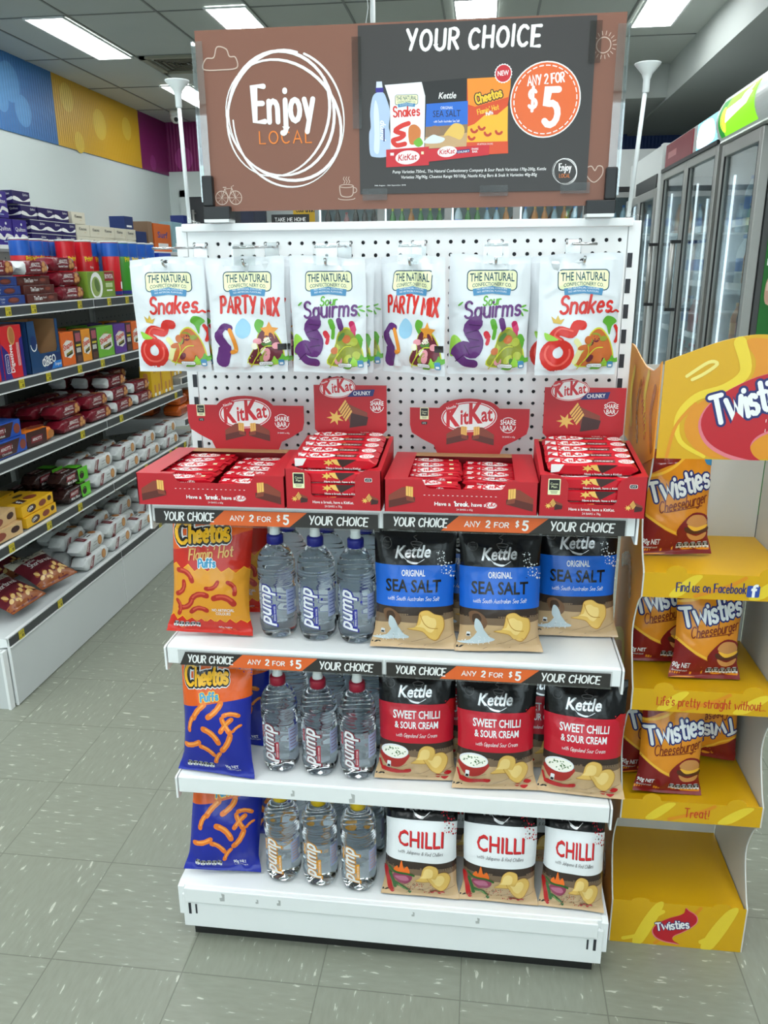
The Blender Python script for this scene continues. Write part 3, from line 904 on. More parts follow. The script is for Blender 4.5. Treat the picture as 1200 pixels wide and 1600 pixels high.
a.poly(pp((832, 172), (1180, 165), (1180, 260), (1160, 420), (1180, 790), (1025, 795), (838, 720)), ink('orange_red', (214, 74, 30)), 3)
a.poly(pp((832, 172), (1180, 165), (1180, 260), (1165, 330), (900, 400), (845, 380)), ink('bright_orange', (240, 140, 36)), 4)
a.poly(pp((845, 560), (900, 540), (980, 470), (1080, 470), (1165, 400), (1172, 690), (840, 690)), ink('amber', (244, 178, 44)), 4)
for q in ((900, 580), (1010, 610), (1100, 600), (880, 640), (960, 560)):
    x_, y_ = pic(*q); a.stroke(arc(x_, y_, .006, .006, 190, 330, 5), .0045, ink('puff_red', (190, 58, 36)), 5)
x_, y_ = pic(1015, 350); a.script('Cheetos', x_, y_, .016, INK_K, 5, w=.42, wid=.056, rot=14); a.script('Cheetos', x_, y_, .016, ink('logo_yellow', (248, 196, 48)), 6, w=.2, wid=.052, rot=14)
x_, y_ = pic(1010, 445); a.script("Flamin' Hot", x_, y_, .009, ink('logo_yellow', (248, 196, 48)), 6, w=.14, wid=.042, rot=12)
x_, y_ = pic(1012, 455); a.script('Puffs', x_ + .002, y_ - .003, .006, INK_W, 6, w=.2, wid=.014, rot=12)
x_, y_ = pic(990, 715); a.text('NO ARTIFICIAL COLOURS', x_, y_, .003, INK_W, 6, wid=.03)
LT = ink('logo_teal', (24, 70, 92)); CREAM = ink('logo_cream', (236, 238, 190)); RIB = ink('ribbon_blue', (72, 136, 180)); SNK = ink('candy_red', (214, 48, 38)); LEAF = ink('leaf_green', (112, 178, 52))
def conf_logo(a, cx, cy, w, L):
    h = w * .40
    a.rrect(cx - w / 2, cy - h / 2, cx + w / 2, cy + h / 2, h * .22, LT, L); a.rrect(cx - w / 2 + w * .02, cy - h / 2 + w * .02, cx + w / 2 - w * .02, cy + h / 2 - w * .02, h * .18, CREAM, L + 1)
    a.text('THE NATURAL', cx, cy - h * .06, h * .40, LT, L + 2, bold=.012, wid=w * .88, arch=h * .05)
    a.text('CONFECTIONERY CO.', cx, cy - h * .33, h * .17, LT, L + 2, bold=.01, wid=w * .78, arch=h * .08)
    a.poly([(cx - w * .36, cy - h * .72), (cx - w * .38, cy - h * .40), (cx, cy - h * .26), (cx + w * .38, cy - h * .40), (cx + w * .36, cy - h * .72), (cx, cy - h * .62)], RIB, L + 3)
    a.text('NO ARTIFICIAL COLOURS', cx, cy - h * .46, h * .085, INK_W, L + 4, wid=w * .6, arch=h * .06)
    a.text('NO ARTIFICIAL FLAVOURS', cx, cy - h * .60, h * .085, INK_W, L + 4, wid=w * .58, arch=h * .06)
x_, y_ = pic(342, 325); conf_logo(a, x_, y_, .045, 4)
x_, y_ = pic(342, 460); a.script('Snakes', x_, y_, .018, SNK, 5, w=.16, wid=.054, rot=2)
a.stroke(smooth(pp((330, 690), (260, 700), (230, 660), (290, 640), (320, 610), (250, 580), (300, 540), (360, 520)), False, 5), .0085, SNK, 5)
a.blob(pp((360, 560), (410, 530), (460, 580), (440, 680), (370, 690)), ink('candy_amber', (206, 120, 56)), 4); a.blob(pp((400, 680), (450, 640), (480, 690), (440, 720)), LEAF, 5)
def bar_pic(a, q, chunky):
    p = pp(*q); a.poly(p, RED, 6)
    c0 = ((p[0][0] + p[2][0]) / 2, (p[0][1] + p[2][1]) / 2)
    return c0
c0 = bar_pic(a, ((172, 735), (530, 718), (530, 875), (172, 885)), 0)
a.ell(c0[0], c0[1], .024, .0125, INK_W, 7, 24, 4); a.text('KitKat', c0[0], c0[1] - .005, .0115, RED, 8, bold=.018, shear=.2, wid=.038, rot=3)
a.rect(c0[0] - .034, c0[1] + .004, c0[0] - .027, c0[1] + .009, INK_W, 7); a.rect(c0[0] + .027, c0[1] + .005, c0[0] + .032, c0[1] + .010, CREAM, 7)
c0 = bar_pic(a, ((530, 738), (1025, 715), (1025, 800), (530, 845)), 1)
a.ell(c0[0] - .023, c0[1] + .001, .019, .0098, INK_W, 7, 24, 4); a.text('KitKat', c0[0] - .023, c0[1] - .003, .009, RED, 8, bold=.018, shear=.2, wid=.031, rot=3)
a.poly([(c0[0] - .004, c0[1] - .003), (c0[0] + .021, c0[1] - .001), (c0[0] + .021, c0[1] + .005), (c0[0] - .004, c0[1] + .003)], NAVY, 8); a.text('CHUNKY', c0[0] + .009, c0[1] - .0015, .0038, INK_W, 9, bold=.01, wid=.023, rot=4)
a.text('SHARE', c0[0] + .031, c0[1] + .003, .0036, INK_W, 8, bold=.01, wid=.013); a.text('BAR', c0[0] + .031, c0[1] - .002, .004, INK_W, 8, bold=.01, wid=.010)
# new sticker
nx, ny = .1985, .2085
a.poly([(nx + .017 * (1 if q % 2 else .92) * cos(q * pi / 20), ny + .017 * (1 if q % 2 else .92) * sin(q * pi / 20)) for q in range(40)], INK_W, 5)
a.ell(nx, ny, .0145, .0145, RED, 6, 30); a.text('NEW', nx, ny - .0035, .0085, INK_W, 7, bold=.015, wid=.021, rot=3)
a.text('Pump Varieties 750mL, The Natural Confectionery Company & Sour Patch Varieties 170g-200g, Kettle', .137, .0375, .0056, INK_W, 3, bold=.006, shear=.12, wid=.30)
a.text('Varieties 70g/90g, Cheetos Range 90/100g, Nestle King Bars & Snak It Varieties 40g-80g', .137, .0275, .0056, INK_W, 3, bold=.006, shear=.12, wid=.266)
ring(a, .323, .035, .0225, .0225, .0009, INK_W, 3, 10); ring(a, .322, .034, .0245, .021, .0009, INK_W, 3, -40); ring(a, .324, .034, .021, .0245, .0009, INK_W, 3, 30)
a.script('Enjoy', .323, .036, .0125, INK_W, 4, w=.15, wid=.024); a.script('LOCAL', .323, .0235, .0065, ORNG, 4, w=.12, wid=.021)
DATE = '14th August - 10th September 2018'
a.text(DATE, -.018, .0145, .0024, INK_W, 3, wid=.062)
a.apply(mb, front(0, -.0222, PZ0), eps=0.00012, base=0.0002)
po = mb.build('poster', sg)
TAPE = thin_clear('sticky_tape', (.80, .79, .78), .03, .15)
for (x0, x1, z0, z1) in ((PX0 - .012, PX0 + .006, .17, .33), (PX0 + .005, PX0 + .055, PZ0 - .012, PZ0 + .010), (.16, .215, PZ0 - .008, PZ0 + .012), (PX1 - .012, PX1 + .010, .27, .34), (PX1 - .05, PX1 + .006, PZ0 - .006, PZ0 + .014)):
    MB().box(x0, x1, -.0250, -.0246, z0, z1, TAPE).build('tape', po)
# clear side channels and black feet
for sx, x in ((-1, SX0), (1, SX1)):
    x0, x1 = (x - .006, x + .016) if sx < 0 else (x - .016, x + .006)
    m2 = MB(); m2.box(x0, x1, -.0262, -.0252, .04, SZ1 - .02, CLEAR); m2.box(*sorted((x + sx * .004, x + sx * .007)), -.0252, -.010, .04, SZ1 - .02, thin_clear('clear_edge', (.8, .84, .88), .3)); m2.build('side_channel', sg)
    m3 = MB(); c0, c1 = (x - .002, x + .054) if sx < 0 else (x - .054, x + .002)
    m3.box(c0, c1, -.036, .004, .006, .031, BLACKP, .002)
    d0, d1 = (x - .002, x + .020) if sx < 0 else (x - .020, x + .002)
    m3.box(d0, d1, -.034, .002, .031, .090, BLACKP, .003); m3.build('sign_foot', sg)
    MB().box(c0 + .002, c1 - .002, -.038, .006, 0.0, .006, PW).build('foot_pad', sg)

def balloon(label, x, lean):
    t = thing('balloon_stick', label, 'balloon stick', (x, .012, GH + .0015))
    m = MB(); m.tube([(0, 0, .001), (lean * .5, 0, .12), (lean, 0, .245)], .0042, PW, 10); m.build('stick', t)
    m = MB(); m.lathe([(.0055, -.022), (.0065, -.020), (.0065, .0), (.010, .010), (.024, .026), (.0245, .028), (.022, .0285), (.008, .012), (.0, .010)], PW, 24)
    c = m.build('balloon_cup', t, (lean, 0, .245)); 
    m = MB(); m.tube([(.004, -.006, .002), (.014, -.010, .004), (.026, -.006, .001)], .0009, CLEAR, 5); m.tube([(0, -.005, .010), (.018, -.004, .001)], .0009, CLEAR, 5); m.build('tape_strand', t)
    return t
balloon('white balloon stick standing at the script end of the header sign', -.452, -.004)
balloon('white balloon stick with split cup standing at the orange price end of the header sign', .455, .014)

# ================================================================== packets
def clamp(x, a=0.0, b=1.0): return max(a, min(b, x))
def bag_fn(Wd, H, T, seed, seal=.014, pinch=.07, flare=.0, low=.0, crease=.0030, slump=None):
    """The front of a pillow bag: (u, v, e) -> 3-D. low > 0: the contents sag towards the bottom."""
    rnd = random.Random(seed)
    ph = [rnd.uniform(0, 6.28) for _ in range(8)]
    fq = [rnd.uniform(1.5, 3.5) for _ in range(4)]
    folds = []                            # sharp little folds, most of them running in from the seals and the sides
    for k in range(11):
        v0 = (H - seal if k % 3 else seal) if k < 8 else rnd.uniform(.3, .7) * H
        u0 = rnd.uniform(-.42, .42) * Wd if k < 8 else rnd.choice((-.45, .45)) * Wd
        an = (rnd.uniform(-2.1, -1.0) if v0 > H * .5 else rnd.uniform(1.0, 2.1)) if k < 8 else (rnd.uniform(-.7, .7) + (0 if u0 < 0 else pi))
        folds.append((u0, v0, cos(an), sin(an), rnd.uniform(.04, .085), rnd.choice((-1, 1)) * rnd.uniform(.5, 1.0) * crease * 1.3, rnd.uniform(.006, .011)))
    def F(u, v, e, side=1):
        q = clamp((v - seal * .8) / (H - seal * 1.6))
        q2 = q ** (1 - low)
        puff = sin(pi * q2) ** .55 if 0 < q < 1 else 0.0
        s = clamp(2 * u / Wd, -1, 1)
        prof = (1 - abs(s) ** 2.4) ** .62
        th = T / 2 * puff * prof
        # creases running in from the two seals, and broad dents
        nearb = max(0.0, 1 - q / .30); neart = max(0.0, 1 - (1 - q) / .34)
        c = crease * (nearb * sin(u / Wd * 21 + ph[0]) * (.6 + .4 * sin(u / Wd * 9 + ph[1])) + neart * sin(u / Wd * 24 + ph[2]) * (.6 + .4 * sin(u / Wd * 7 + ph[3])))
        c += crease * .9 * sin(fq[0] * 2 * u / Wd + fq[1] * 3 * v / H + ph[4]) * sin(fq[2] * 3.1 * v / H + ph[5])
        for (u0, v0, dx, dy, l_, A_, w_) in folds:
            al = (u - u0) * dx + (v - v0) * dy
            if -.01 < al < l_:
                dd = ((u - u0) * -dy + (v - v0) * dx) / (w_ * (1 + .8 * al / l_))
                if abs(dd) < 1:
                    c += A_ * (1 - abs(dd)) ** 1.5 * (1 - max(0, al) / l_)
        w = 1 - pinch * puff + (.012 * sin(v / H * 9 + ph[6]))
        fl = max(0.0, 1 - v / .035) if flare else 0.0
        x = u * (w + .07 * fl) + (e * 1.2 * (1 if u > 0 else -1) * s * s * s * s if 0 < q < 1 else 0)
        bend = -flare * fl * fl
        edge = 1 if 0 < q < 1 else 0
        if not edge:
            c = .0007 * sin(u * 1500) if False else 0.0
        y = (th + e + c * prof * edge) * side
        zz = v + (.0035 * sin(u / Wd * 5 + ph[7]) * (1 if v > H * .5 else .4) if v > H - seal * 2 or v < seal * 2 else 0)
        q_ = [x, -y + bend, zz if zz > 0 else 0.0]
        if slump and q_[2] > slump[0]:    # the top folds back under the shelf above
            v0, r, am = slump
            t = q_[2] - v0; a_ = min(t / r, am); ex = max(0.0, t - am * r)
            yc = r * (1 - cos(a_)) + ex * sin(am); zc = v0 + r * sin(a_) + ex * cos(am)
            q_[1], q_[2] = yc + q_[1] * cos(a_), zc - q_[1] * sin(a_)
        return Vector(q_)
    return F

def make_bag(name, cat, Wd, H, T, seed, art, back, seal_mat=None, seal=.014, nu=32, nv=42, hang=False, **kw):
    """thing > body, top_seal, bottom_seal"""
    F = bag_fn(Wd, H, T, seed, seal=seal, **kw)
    t = thing(name, '', cat)
    us = [-Wd / 2 + Wd * i / nu for i in range(nu + 1)]
    vs = [seal + (H - 2 * seal) * j / nv for j in range(nv + 1)]
    def sheet(mb, vv, m, clip):
        n = len(us)
        for side in (1, -1):
            P = [F(u, v, 0.0002, side) for v in vv for u in us]
            fs = []
            for j in range(len(vv) - 1):
                for i in range(n - 1):
                    q = (j * n + i, j * n + i + 1, (j + 1) * n + i + 1, (j + 1) * n + i)
                    fs.append(q if side == 1 else tuple(reversed(q)))
            mb.add(P, fs, m if side == 1 else back, True)
        art.apply(mb, lambda u, v, e: F(u, v, e + .0002), us[1:-1], vv[1:-1], eps=.00024, base=.0006, clip=clip)
    mb = MB(); sheet(mb, vs, back, (-Wd / 2, seal, Wd / 2, H - seal)); mb.build('body', t)
    mb = MB(); sheet(mb, [0, seal * .5, seal], seal_mat or back, (-Wd / 2, 0, Wd / 2, seal)); mb.build('bottom_seal', t)
    mb = MB(); sheet(mb, [H - seal, H - seal * .5, H], seal_mat or back, (-Wd / 2, H - seal, Wd / 2, H)); mb.build('top_seal', t)
    return t

K_BLK = film('black', (17, 17, 19)); K_TAN = film('kraft_tan', (196, 164, 124)); K_BRN = film('kraft_shade', (120, 98, 78)); K_DRK = film('brown_black', (58, 46, 40))
CHIP = film('chip_gold', (226, 184, 98)); CHIP2 = film('chip_light', (240, 208, 132)); CHIP3 = film('chip_edge', (186, 134, 58))
SILV = mat('silver_print', (214, 214, 216), rough=.25, metal=.55, bump=.3, bscale=45)
F_W = film('white', (230, 232, 234)); F_RED = film('red', (192, 30, 48)); F_BLUE = film('sea_blue', (26, 100, 204))
SMOKE = film('smoke_grey', (78, 76, 76))

def chip(a, pts, L):
    c = (sum(p[0] for p in pts) / len(pts), sum(p[1] for p in pts) / len(pts))
    sc = lambda k, dx=0, dy=0: [(c[0] + (p[0] - c[0]) * k + dx, c[1] + (p[1] - c[1]) * k + dy) for p in pts]
    a.blob(sc(1.05), CHIP3, L); a.blob(sc(1.0, 0, .0006), CHIP, L + 1); a.blob(sc(.6, -.002, .003), CHIP2, L + 2)

def kettle_art(kind):
    a = Art()
    Wd, H = .168, .252
    a.rect(-.1, 0, .1, .076, K_TAN, 0); a.rect(-.1, .076, .1, H, K_BLK, 0)
    a.poly([(-.09, .052), (-.04, .060), (.02, .058), (.09, .066), (.09, .078), (-.09, .078)], K_BRN, 1)
    a.rect(-.1, .074, .1, .092, K_DRK, 1)
    for (x0, y0, x1, y1) in ((-.08, .010, -.02, .040), (-.03, .004, .06, .040), (.02, .006, .08, .03)):
        a.stroke([(x0, y0), (x1, y1)], .0007, K_BRN, 1)
    band = {'salt': F_BLUE, 'cream': F_RED, 'chilli': F_W}[kind]
    a.rect(-.1, .092, .1, .176, band, 2)
    # brand word, cup and steam
    a.text('Kettle', -.004, .191, .024, SILV, 4, bold=.02, shear=.28, wid=.074, rot=2)
    a.text('Kettle', -.0024, .1896, .024, SMOKE, 3, bold=.02, shear=.28, wid=.0745, rot=2)
    a.stroke(smooth([(-.026, .196), (-.014, .184), (.004, .180), (.020, .188)], False, 5), [.001] * 5 + [.004] * 6 + [.001] * 5, SILV, 4)
    a.stroke(arc(.003, .2185, .012, .0035, 0, 360, 16), .0016, SMOKE, 4); a.stroke(arc(.003, .2175, .010, .008, 180, 360, 8), .0016, SMOKE, 4)
    a.stroke(smooth([(.0, .222), (.004, .226), (-.003, .230), (.004, .235)], False, 4), .0012, SMOKE, 4)
    a.stroke(arc(-.058, .217, .0095, .0095, 0, 360, 20), .0012, SMOKE, 3); a.text('GLUTEN', -.058, .2185, .003, SMOKE, 3, wid=.013); a.text('FREE', -.058, .213, .0034, SMOKE, 3, wid=.010)
    rnd = random.Random(5)
    spk = {'salt': F_W, 'cream': F_RED, 'chilli': F_RED}[kind]
    for i in range(46 if kind != 'cream' else 8):
        t = rnd.random(); x = .050 + .026 * t + rnd.uniform(-.008, .008); y = .196 - .040 * t + rnd.uniform(-.012, .014)
        r = rnd.uniform(.0008, .0022)
        a.poly([(x + r * cos(q * 1.57 + i), y + r * sin(q * 1.57 + i)) for q in range(4)], spk if rnd.random() > .3 or kind == 'salt' else K_DRK, 4)
    if kind == 'salt':
        a.text('ORIGINAL', -.002, .155, .0125, F_W, 4, bold=.02, wid=.050)
        a.text('SEA SALT', -.002, .123, .025, K_BLK, 4, bold=.022, wid=.118)
        a.script('with South Australian Sea Salt', -.002, .105, .0085, F_W, 4, w=.09, wid=.112, shear=.25)
        a.blob([(-.084, .020), (-.060, .026), (-.046, .046), (-.036, .050), (-.022, .034), (-.010, .028), (-.016, .022), (-.05, .017)], film('salt_grains', (196, 208, 214)), 3)
        a.blob([(-.066, .082), (-.052, .088), (-.034, .078), (-.028, .062), (-.036, .050), (-.046, .056), (-.058, .060)], film('sack', (116, 84, 62)), 4)
        a.blob([(-.058, .080), (-.046, .082), (-.040, .070), (-.050, .062), (-.058, .066)], film('sack_inside', (72, 52, 40)), 5)
        a.blob([(-.052, .072), (-.042, .066), (-.034, .046), (-.046, .042), (-.054, .054)], film('salt_grains', (196, 208, 214)), 6)
        for i in range(30):
            x, y = rnd.uniform(-.075, -.02), rnd.uniform(.012, .034)
            a.ell(x, y, .0012, .0009, F_W, 6, 5)
        chip(a, [(-.012, .046), (.004, .050), (.010, .064), (.014, .080), (.030, .084), (.044, .076), (.060, .070), (.063, .050), (.056, .034), (.044, .022), (.030, .028), (.018, .040)], 6)
        a.stroke(smooth([(.014, .076), (.022, .058), (.034, .048), (.050, .046)], False, 5), .0016, CHIP3, 9)
        a.rrect(-.069, .032, -.061, .042, .002, F_W, 7); a.rect(-.068, .033, -.062, .037, K_BLK, 8)
    elif kind == 'cream':
        a.text('SWEET CHILLI', .000, .146, .0165, F_W, 4, bold=.022, wid=.104); a.text('& SOUR CREAM', .000, .125, .0145, F_W, 4, bold=.022, wid=.098)
        a.script('with Gippsland Sour Cream', .000, .106, .008, F_W, 4, w=.09, wid=.094, shear=.25)
        BR = film('bowl_red', (168, 44, 40)); PEP = film('chilli_pod', (178, 26, 30)); HERB = film('herb', (74, 110, 60))
        a.blob([(-.078, .066), (-.070, .040), (-.054, .032), (-.036, .034), (-.022, .048), (-.018, .066)], BR, 4)
        a.ell(-.048, .070, .0305, .0165, F_W, 5, 24); a.ell(-.048, .069, .028, .014, film('sour_cream', (246, 244, 232)), 6)
        for i in range(26):
            t = rnd.random() * 6.28; r = rnd.random() ** .5
            a.ell(-.048 + .024 * r * cos(t), .069 + .011 * r * sin(t), .0022, .0011, HERB, 7, 6, rnd.uniform(0, 180))
        a.stroke(smooth([(-.080, .044), (-.070, .026), (-.04, .022), (-.014, .026)], False, 5), [.004] * 5 + [.010] * 6 + [.008] * 5, PEP, 7)
        a.rrect(-.064, .030, -.056, .046, .002, F_W, 8); a.rect(-.063, .031, -.057, .037, K_BLK, 9)
        chip(a, [(-.010, .044), (.002, .054), (.008, .076), (.022, .086), (.040, .080), (.042, .060), (.034, .046), (.014, .044)], 6)
        chip(a, [(.018, .054), (.034, .050), (.044, .066), (.060, .068), (.069, .054), (.064, .034), (.048, .018), (.034, .026), (.026, .040)], 9)
        for (x, y) in ((.066, .018), (.045, .010), (.058, .007)):
            a.blob([(x - .008, y), (x, y + .006), (x + .008, y + .002), (x, y - .004)], PEP, 6)
        a.poly([(.062, .176), (.070, .170), (.076, .150), (.084, .158), (.084, .184), (.072, .186)], PEP, 5)
    else:
        CR = film('chilli_red', (206, 40, 44))
        a.text('CHILLI', .0012, .1266, .034, film('chilli_shadow', (120, 18, 28)), 3, bold=.012, wid=.109); a.text('CHILLI', .000, .128, .034, CR, 4, bold=.012, wid=.108)
        a.script('with Jalapeno & Red Chillies', .000, .110, .008, SMOKE, 4, w=.10, wid=.108, shear=.25)
        ON = film('onion', (150, 62, 92)); GRN = film('green_chilli', (48, 96, 44)); PEP = film('chilli_pod', (178, 26, 30)); FLM = film('flame', (236, 112, 40))
        a.blob([(-.064, .052), (-.050, .036), (-.030, .036), (-.018, .050), (-.024, .064), (-.044, .068)], ON, 4); a.blob([(-.060, .050), (-.044, .042), (-.026, .046), (-.034, .056)], film('onion_light', (188, 110, 138)), 5)
        a.blob([(-.062, .066), (-.054, .078), (-.050, .072), (-.044, .092), (-.038, .074), (-.030, .080), (-.024, .064), (-.044, .060)], FLM, 6)
        a.stroke(smooth([(-.072, .070), (-.058, .062), (-.030, .062), (-.014, .058)], False, 4), .005, GRN, 7)
        a.stroke(smooth([(-.080, .064), (-.074, .040), (-.066, .018), (-.060, .010)], False, 4), .010, PEP, 6); a.stroke(smooth([(-.070, .056), (-.062, .036), (-.056, .022)], False, 4), .007, GRN, 7)
        a.stroke(smooth([(-.056, .032), (-.040, .026), (-.028, .016), (-.022, .008)], False, 4), .007, GRN, 7); a.stroke(smooth([(-.05, .029), (-.036, .022), (-.028, .012)], False, 4), .002, film('leaf_light', (130, 170, 90)), 8)
        for i in range(60):
            a.ell(rnd.uniform(-.03, .03), rnd.uniform(.006, .038), .0016, .001, PEP if i % 2 else K_BRN, 3, 5, rnd.uniform(0, 90))
        chip(a, [(-.010, .044), (.002, .054), (.008, .076), (.022, .086), (.040, .080), (.042, .060), (.034, .046), (.014, .044)], 6)
        chip(a, [(.018, .054), (.034, .050), (.044, .066), (.060, .068), (.069, .054), (.064, .034), (.048, .018), (.034, .026), (.026, .040)], 9)
        for (x, y) in ((.034, .014), (.042, .011), (.050, .015), (.026, .011)):
            a.ell(x, y, .005, .004, PEP, 12, 8)
    return a

KB = film('bag_back', (40, 38, 38))
def kettle(kind, seed):
    art = kettle_art(kind)
    return Maker(lambda: make_bag('chip_packet', 'chip packet', .168, .252, .068, seed, art, K_BLK, flare=.012, low=.20, slump=(.158, .055, 1.25) if kind == 'chilli' else None))
def lean_place(mk, label, x, yfront, z, rz=0, lean=9, ry=0, group=None, sc=None):
    return mk(label, (x, yfront, z + .0030 + abs(sin(radians(ry))) * .09), radians(rz), -radians(lean), radians(ry), group, sc)

Z2, Z3, Z4 = .7305, .4187, .1505
ks = kettle('salt', 11); ks2 = kettle('salt', 23)
lean_place(ks, 'blue banded sea salt chip packet beside the blue capped bottles', .052, -.237, Z2, 2)
lean_place(ks2, 'blue banded sea salt chip packet, second along from the blue capped bottles', .224, -.234, Z2, 4, 10)
lean_place(ks, 'blue banded sea salt chip packet set back at the far end from the bottles', 0.384, -.146, Z2, 3, 8)
for i, (x, y) in enumerate(((.148, -.150), (.305, -.060))):
    lean_place(ks2 if i else ks, 'sea salt chip packet mostly hidden behind the %s blue banded packet from the bottles' % ORD[i], x, y, Z2, -3, 6)
kc = kettle('cream', 31); kc2 = kettle('cream', 44)
lean_place(kc, 'red banded sweet chilli chip packet beside the crimson capped bottles', .058, -.240, Z3, 3, 9)
lean_place(kc2, 'red banded sweet chilli chip packet in the middle of three', .226, -.255, Z3, 3, 9)
lean_place(kc, 'red banded sweet chilli chip packet at the yellow stand end of the shelf', .404, -.255, Z3, -4, 9)
for i, (x, y) in enumerate(((.150, -.150), (.322, -.165), (.385, -.075))):
    lean_place(kc2, 'sweet chilli chip packet hidden behind the %s red banded packet from the bottles' % ORD[i], x, y, Z3, 2, 5)
BSC = (.97, 1, 1)
kh = kettle('chilli', 52); kh2 = kettle('chilli', 61)
lean_place(kh, 'white banded chilli chip packet beside the yellow capped bottles', .072, -.284, Z4, 0, 9, sc=BSC)
lean_place(kh2, 'white banded chilli chip packet in the middle of three', .243, -.282, Z4, 0, 9, sc=BSC)
lean_place(kh, 'white banded chilli chip packet at the yellow stand end of the bottom deck', .399, -.284, Z4, -3, 10, sc=(.78, 1, 1))
for i, (x, y) in enumerate(((.154, -.150), (.328, -.145))):
    lean_place(kh2, 'chilli chip packet hidden %s from the bottles in the row behind' % ORD[i], x, y, Z4, 2, 4, sc=BSC)

# ---- puffed corn packets
C_YEL = film('logo_yellow', (246, 186, 40)); C_OUT = film('logo_black', (30, 22, 20)); C_OR = film('snack_orange', (222, 92, 28)); C_RED = film('snack_red', (196, 40, 26)); C_BLU = film('royal_blue', (26, 40, 150)); PUF = film('puff_orange', (226, 120, 40)); PUF2 = film('puff_light', (242, 162, 76)); CYA = film('cyan_word', (60, 150, 190)); C_AMB = film('amber', (222, 150, 44)); PUFR = film('puff_red', (176, 46, 36))
def nutrition(a, x, y, n, w, L):
    for i in range(n):
        x0 = x + i * w
        a.rrect(x0, y, x0 + w * .9, y + w * 1.1, w * .3, F_W, L); a.poly([(x0 + .0004, y + w * .5), (x0 + w * .86, y + w * .5), (x0 + w * .86, y + w * 1.02), (x0 + .0004, y + w * 1.02)], C_OUT, L + 1)
        a.rect(x0 + w * .3, y + w * .6, x0 + w * .6, y + w * .68, F_W, L + 2); a.rect(x0 + w * .2, y + w * .8, x0 + w * .7, y + w * .86, F_W, L + 2)
        a.rect(x0 + w * .3, y + w * .15, x0 + w * .6, y + w * .3, SMOKE, L + 1)
def cheet_logo(a, x, y, h, w, rot, L):
    for pen, m, k in ((.62, F_W, 0), (.48, C_OUT, 1), (.22, C_YEL, 2)):
        a.script('C', x - w * .40, y - h * .22, h * 1.5, m, L + k, w=pen * .72, rot=rot, wid=w * .22 + h * pen * .5)
        a.script('heetos', x + w * .09, y + h * .06, h * 1.05, m, L + k, w=pen, rot=rot, wid=w * .72 + h * pen * .6, low=1.15, gap=.16)
def puff(a, x, y, l, rot, m, m2, L, bend=.4):
    p = []
    for i in range(9):
        t = (i / 8 - .5)
        q = (t * l, -bend * l * (t * t - .25))
        p.append((x + q[0] * cos(radians(rot)) - q[1] * sin(radians(rot)), y + q[0] * sin(radians(rot)) + q[1] * cos(radians(rot))))
    a.stroke(p, [l * .30 + .0008 * sin(i * 2.2) for i in range(9)], m, L)
    a.stroke([(u + .001, v + .0018) for u, v in p[1:-1]], l * .10, m2, L + 1)
def flame_edge(a, x0, x1, y, amp, m, L, down, n=11, seed=1):
    rnd = random.Random(seed); pts = []
    for i in range(n + 1):
        x = x0 + (x1 - x0) * i / n
        pts.append((x, y + (amp if i % 2 else -amp * .3) * rnd.uniform(.5, 1.1)))
    a.poly(pts + [(x1, down), (x0, down)], m, L)
    a.stroke(pts, .0012, C_YEL, L + 1)
def flamin_art():
    a = Art()
    a.rect(-.1, 0, .1, .26, C_OR, 0)
    a.poly([(-.1, .13), (.1, .15), (.1, .235), (-.02, .19), (-.1, .175)], C_RED, 1)
    flame_edge(a, -.09, .09, .142, .012, C_AMB, 2, .03, 12, 3); flame_edge(a, -.09, .09, .030, .009, C_RED, 5, -.01, 17, 8)
    cheet_logo(a, -.012, .200, .030, .122, 6, 6)
    a.script("Flamin' Hot", .004, .168, .022, film('hot_gold', (226, 176, 96)), 9, w=.13, wid=.098, rot=8, shear=.2)
    a.script('Puffs', -.002, .150, .0165, F_W, 9, w=.42, wid=.042, rot=4); a.script('Puffs', -.002, .150, .0165, CYA, 10, w=.22, wid=.040, rot=4)
    for (x, y, l, r) in ((-.052, .128, .038, 150), (-.064, .100, .034, 60), (-.05, .068, .038, 40), (-.020, .082, .040, 200), (.036, .078, .044, 165), (-.020, .052, .036, 190), (.010, .112, .03, 30), (.052, .106, .030, 120), (-.070, .056, .03, 100)):
        puff(a, x, y, l, r, PUFR, film('puff_red_light', (206, 84, 62)), 3, -.8)
    a.text('NO ARTIFICIAL', .034, .0545, .0065, F_W, 7, bold=.01, wid=.048); a.text('COLOURS', .034, .0465, .0065, F_W, 7, bold=.01, wid=.032)
    nutrition(a, -.074, .012, 5, .0115, 7); a.text('90g NET', .034, .011, .006, F_W, 8, bold=.01, wid=.028)
    return a
def puffs_art():
    a = Art()
    a.rect(-.1, 0, .1, .26, C_BLU, 0)
    a.poly([(-.1, .148), (.1, .190), (.1, .27), (-.1, .27)], C_OR, 1)
    cheet_logo(a, -.012, .208, .028, .106, 8, 4)
    a.script('Puffs', -.004, .176, .0165, C_YEL, 7, w=.46, wid=.048, rot=10); a.script('Puffs', -.004, .176, .0165, CYA, 8, w=.24, wid=.044, rot=10)
    for (x, y, l, r, b) in ((-.030, .150, .042, 50, .25), (.008, .156, .042, 48, -.3), (.046, .146, .032, 0, .5), (.036, .124, .036, 50, .2), (.036, .124, .036, 122, .2), (.0, .098, .046, -38, .5), (.036, .084, .042, 60, -.3), (.060, .118, .02, 40, .3), (-.052, .118, .034, 70, .3), (-.050, .072, .040, 20, -.3), (-.012, .060, .036, -30, .4), (.012, .044, .030, 60, .3)):
        puff(a, x, y, l, r, PUF, PUF2, 3, b)
    nutrition(a, -.062, .014, 5, .0125, 4); a.text('90g NET', .040, .020, .0075, F_W, 4, bold=.015, wid=.030, rot=4); a.text('FLAVOURED SNACK', .042, .014, .003, F_W, 4, wid=.03, rot=4)
    return a
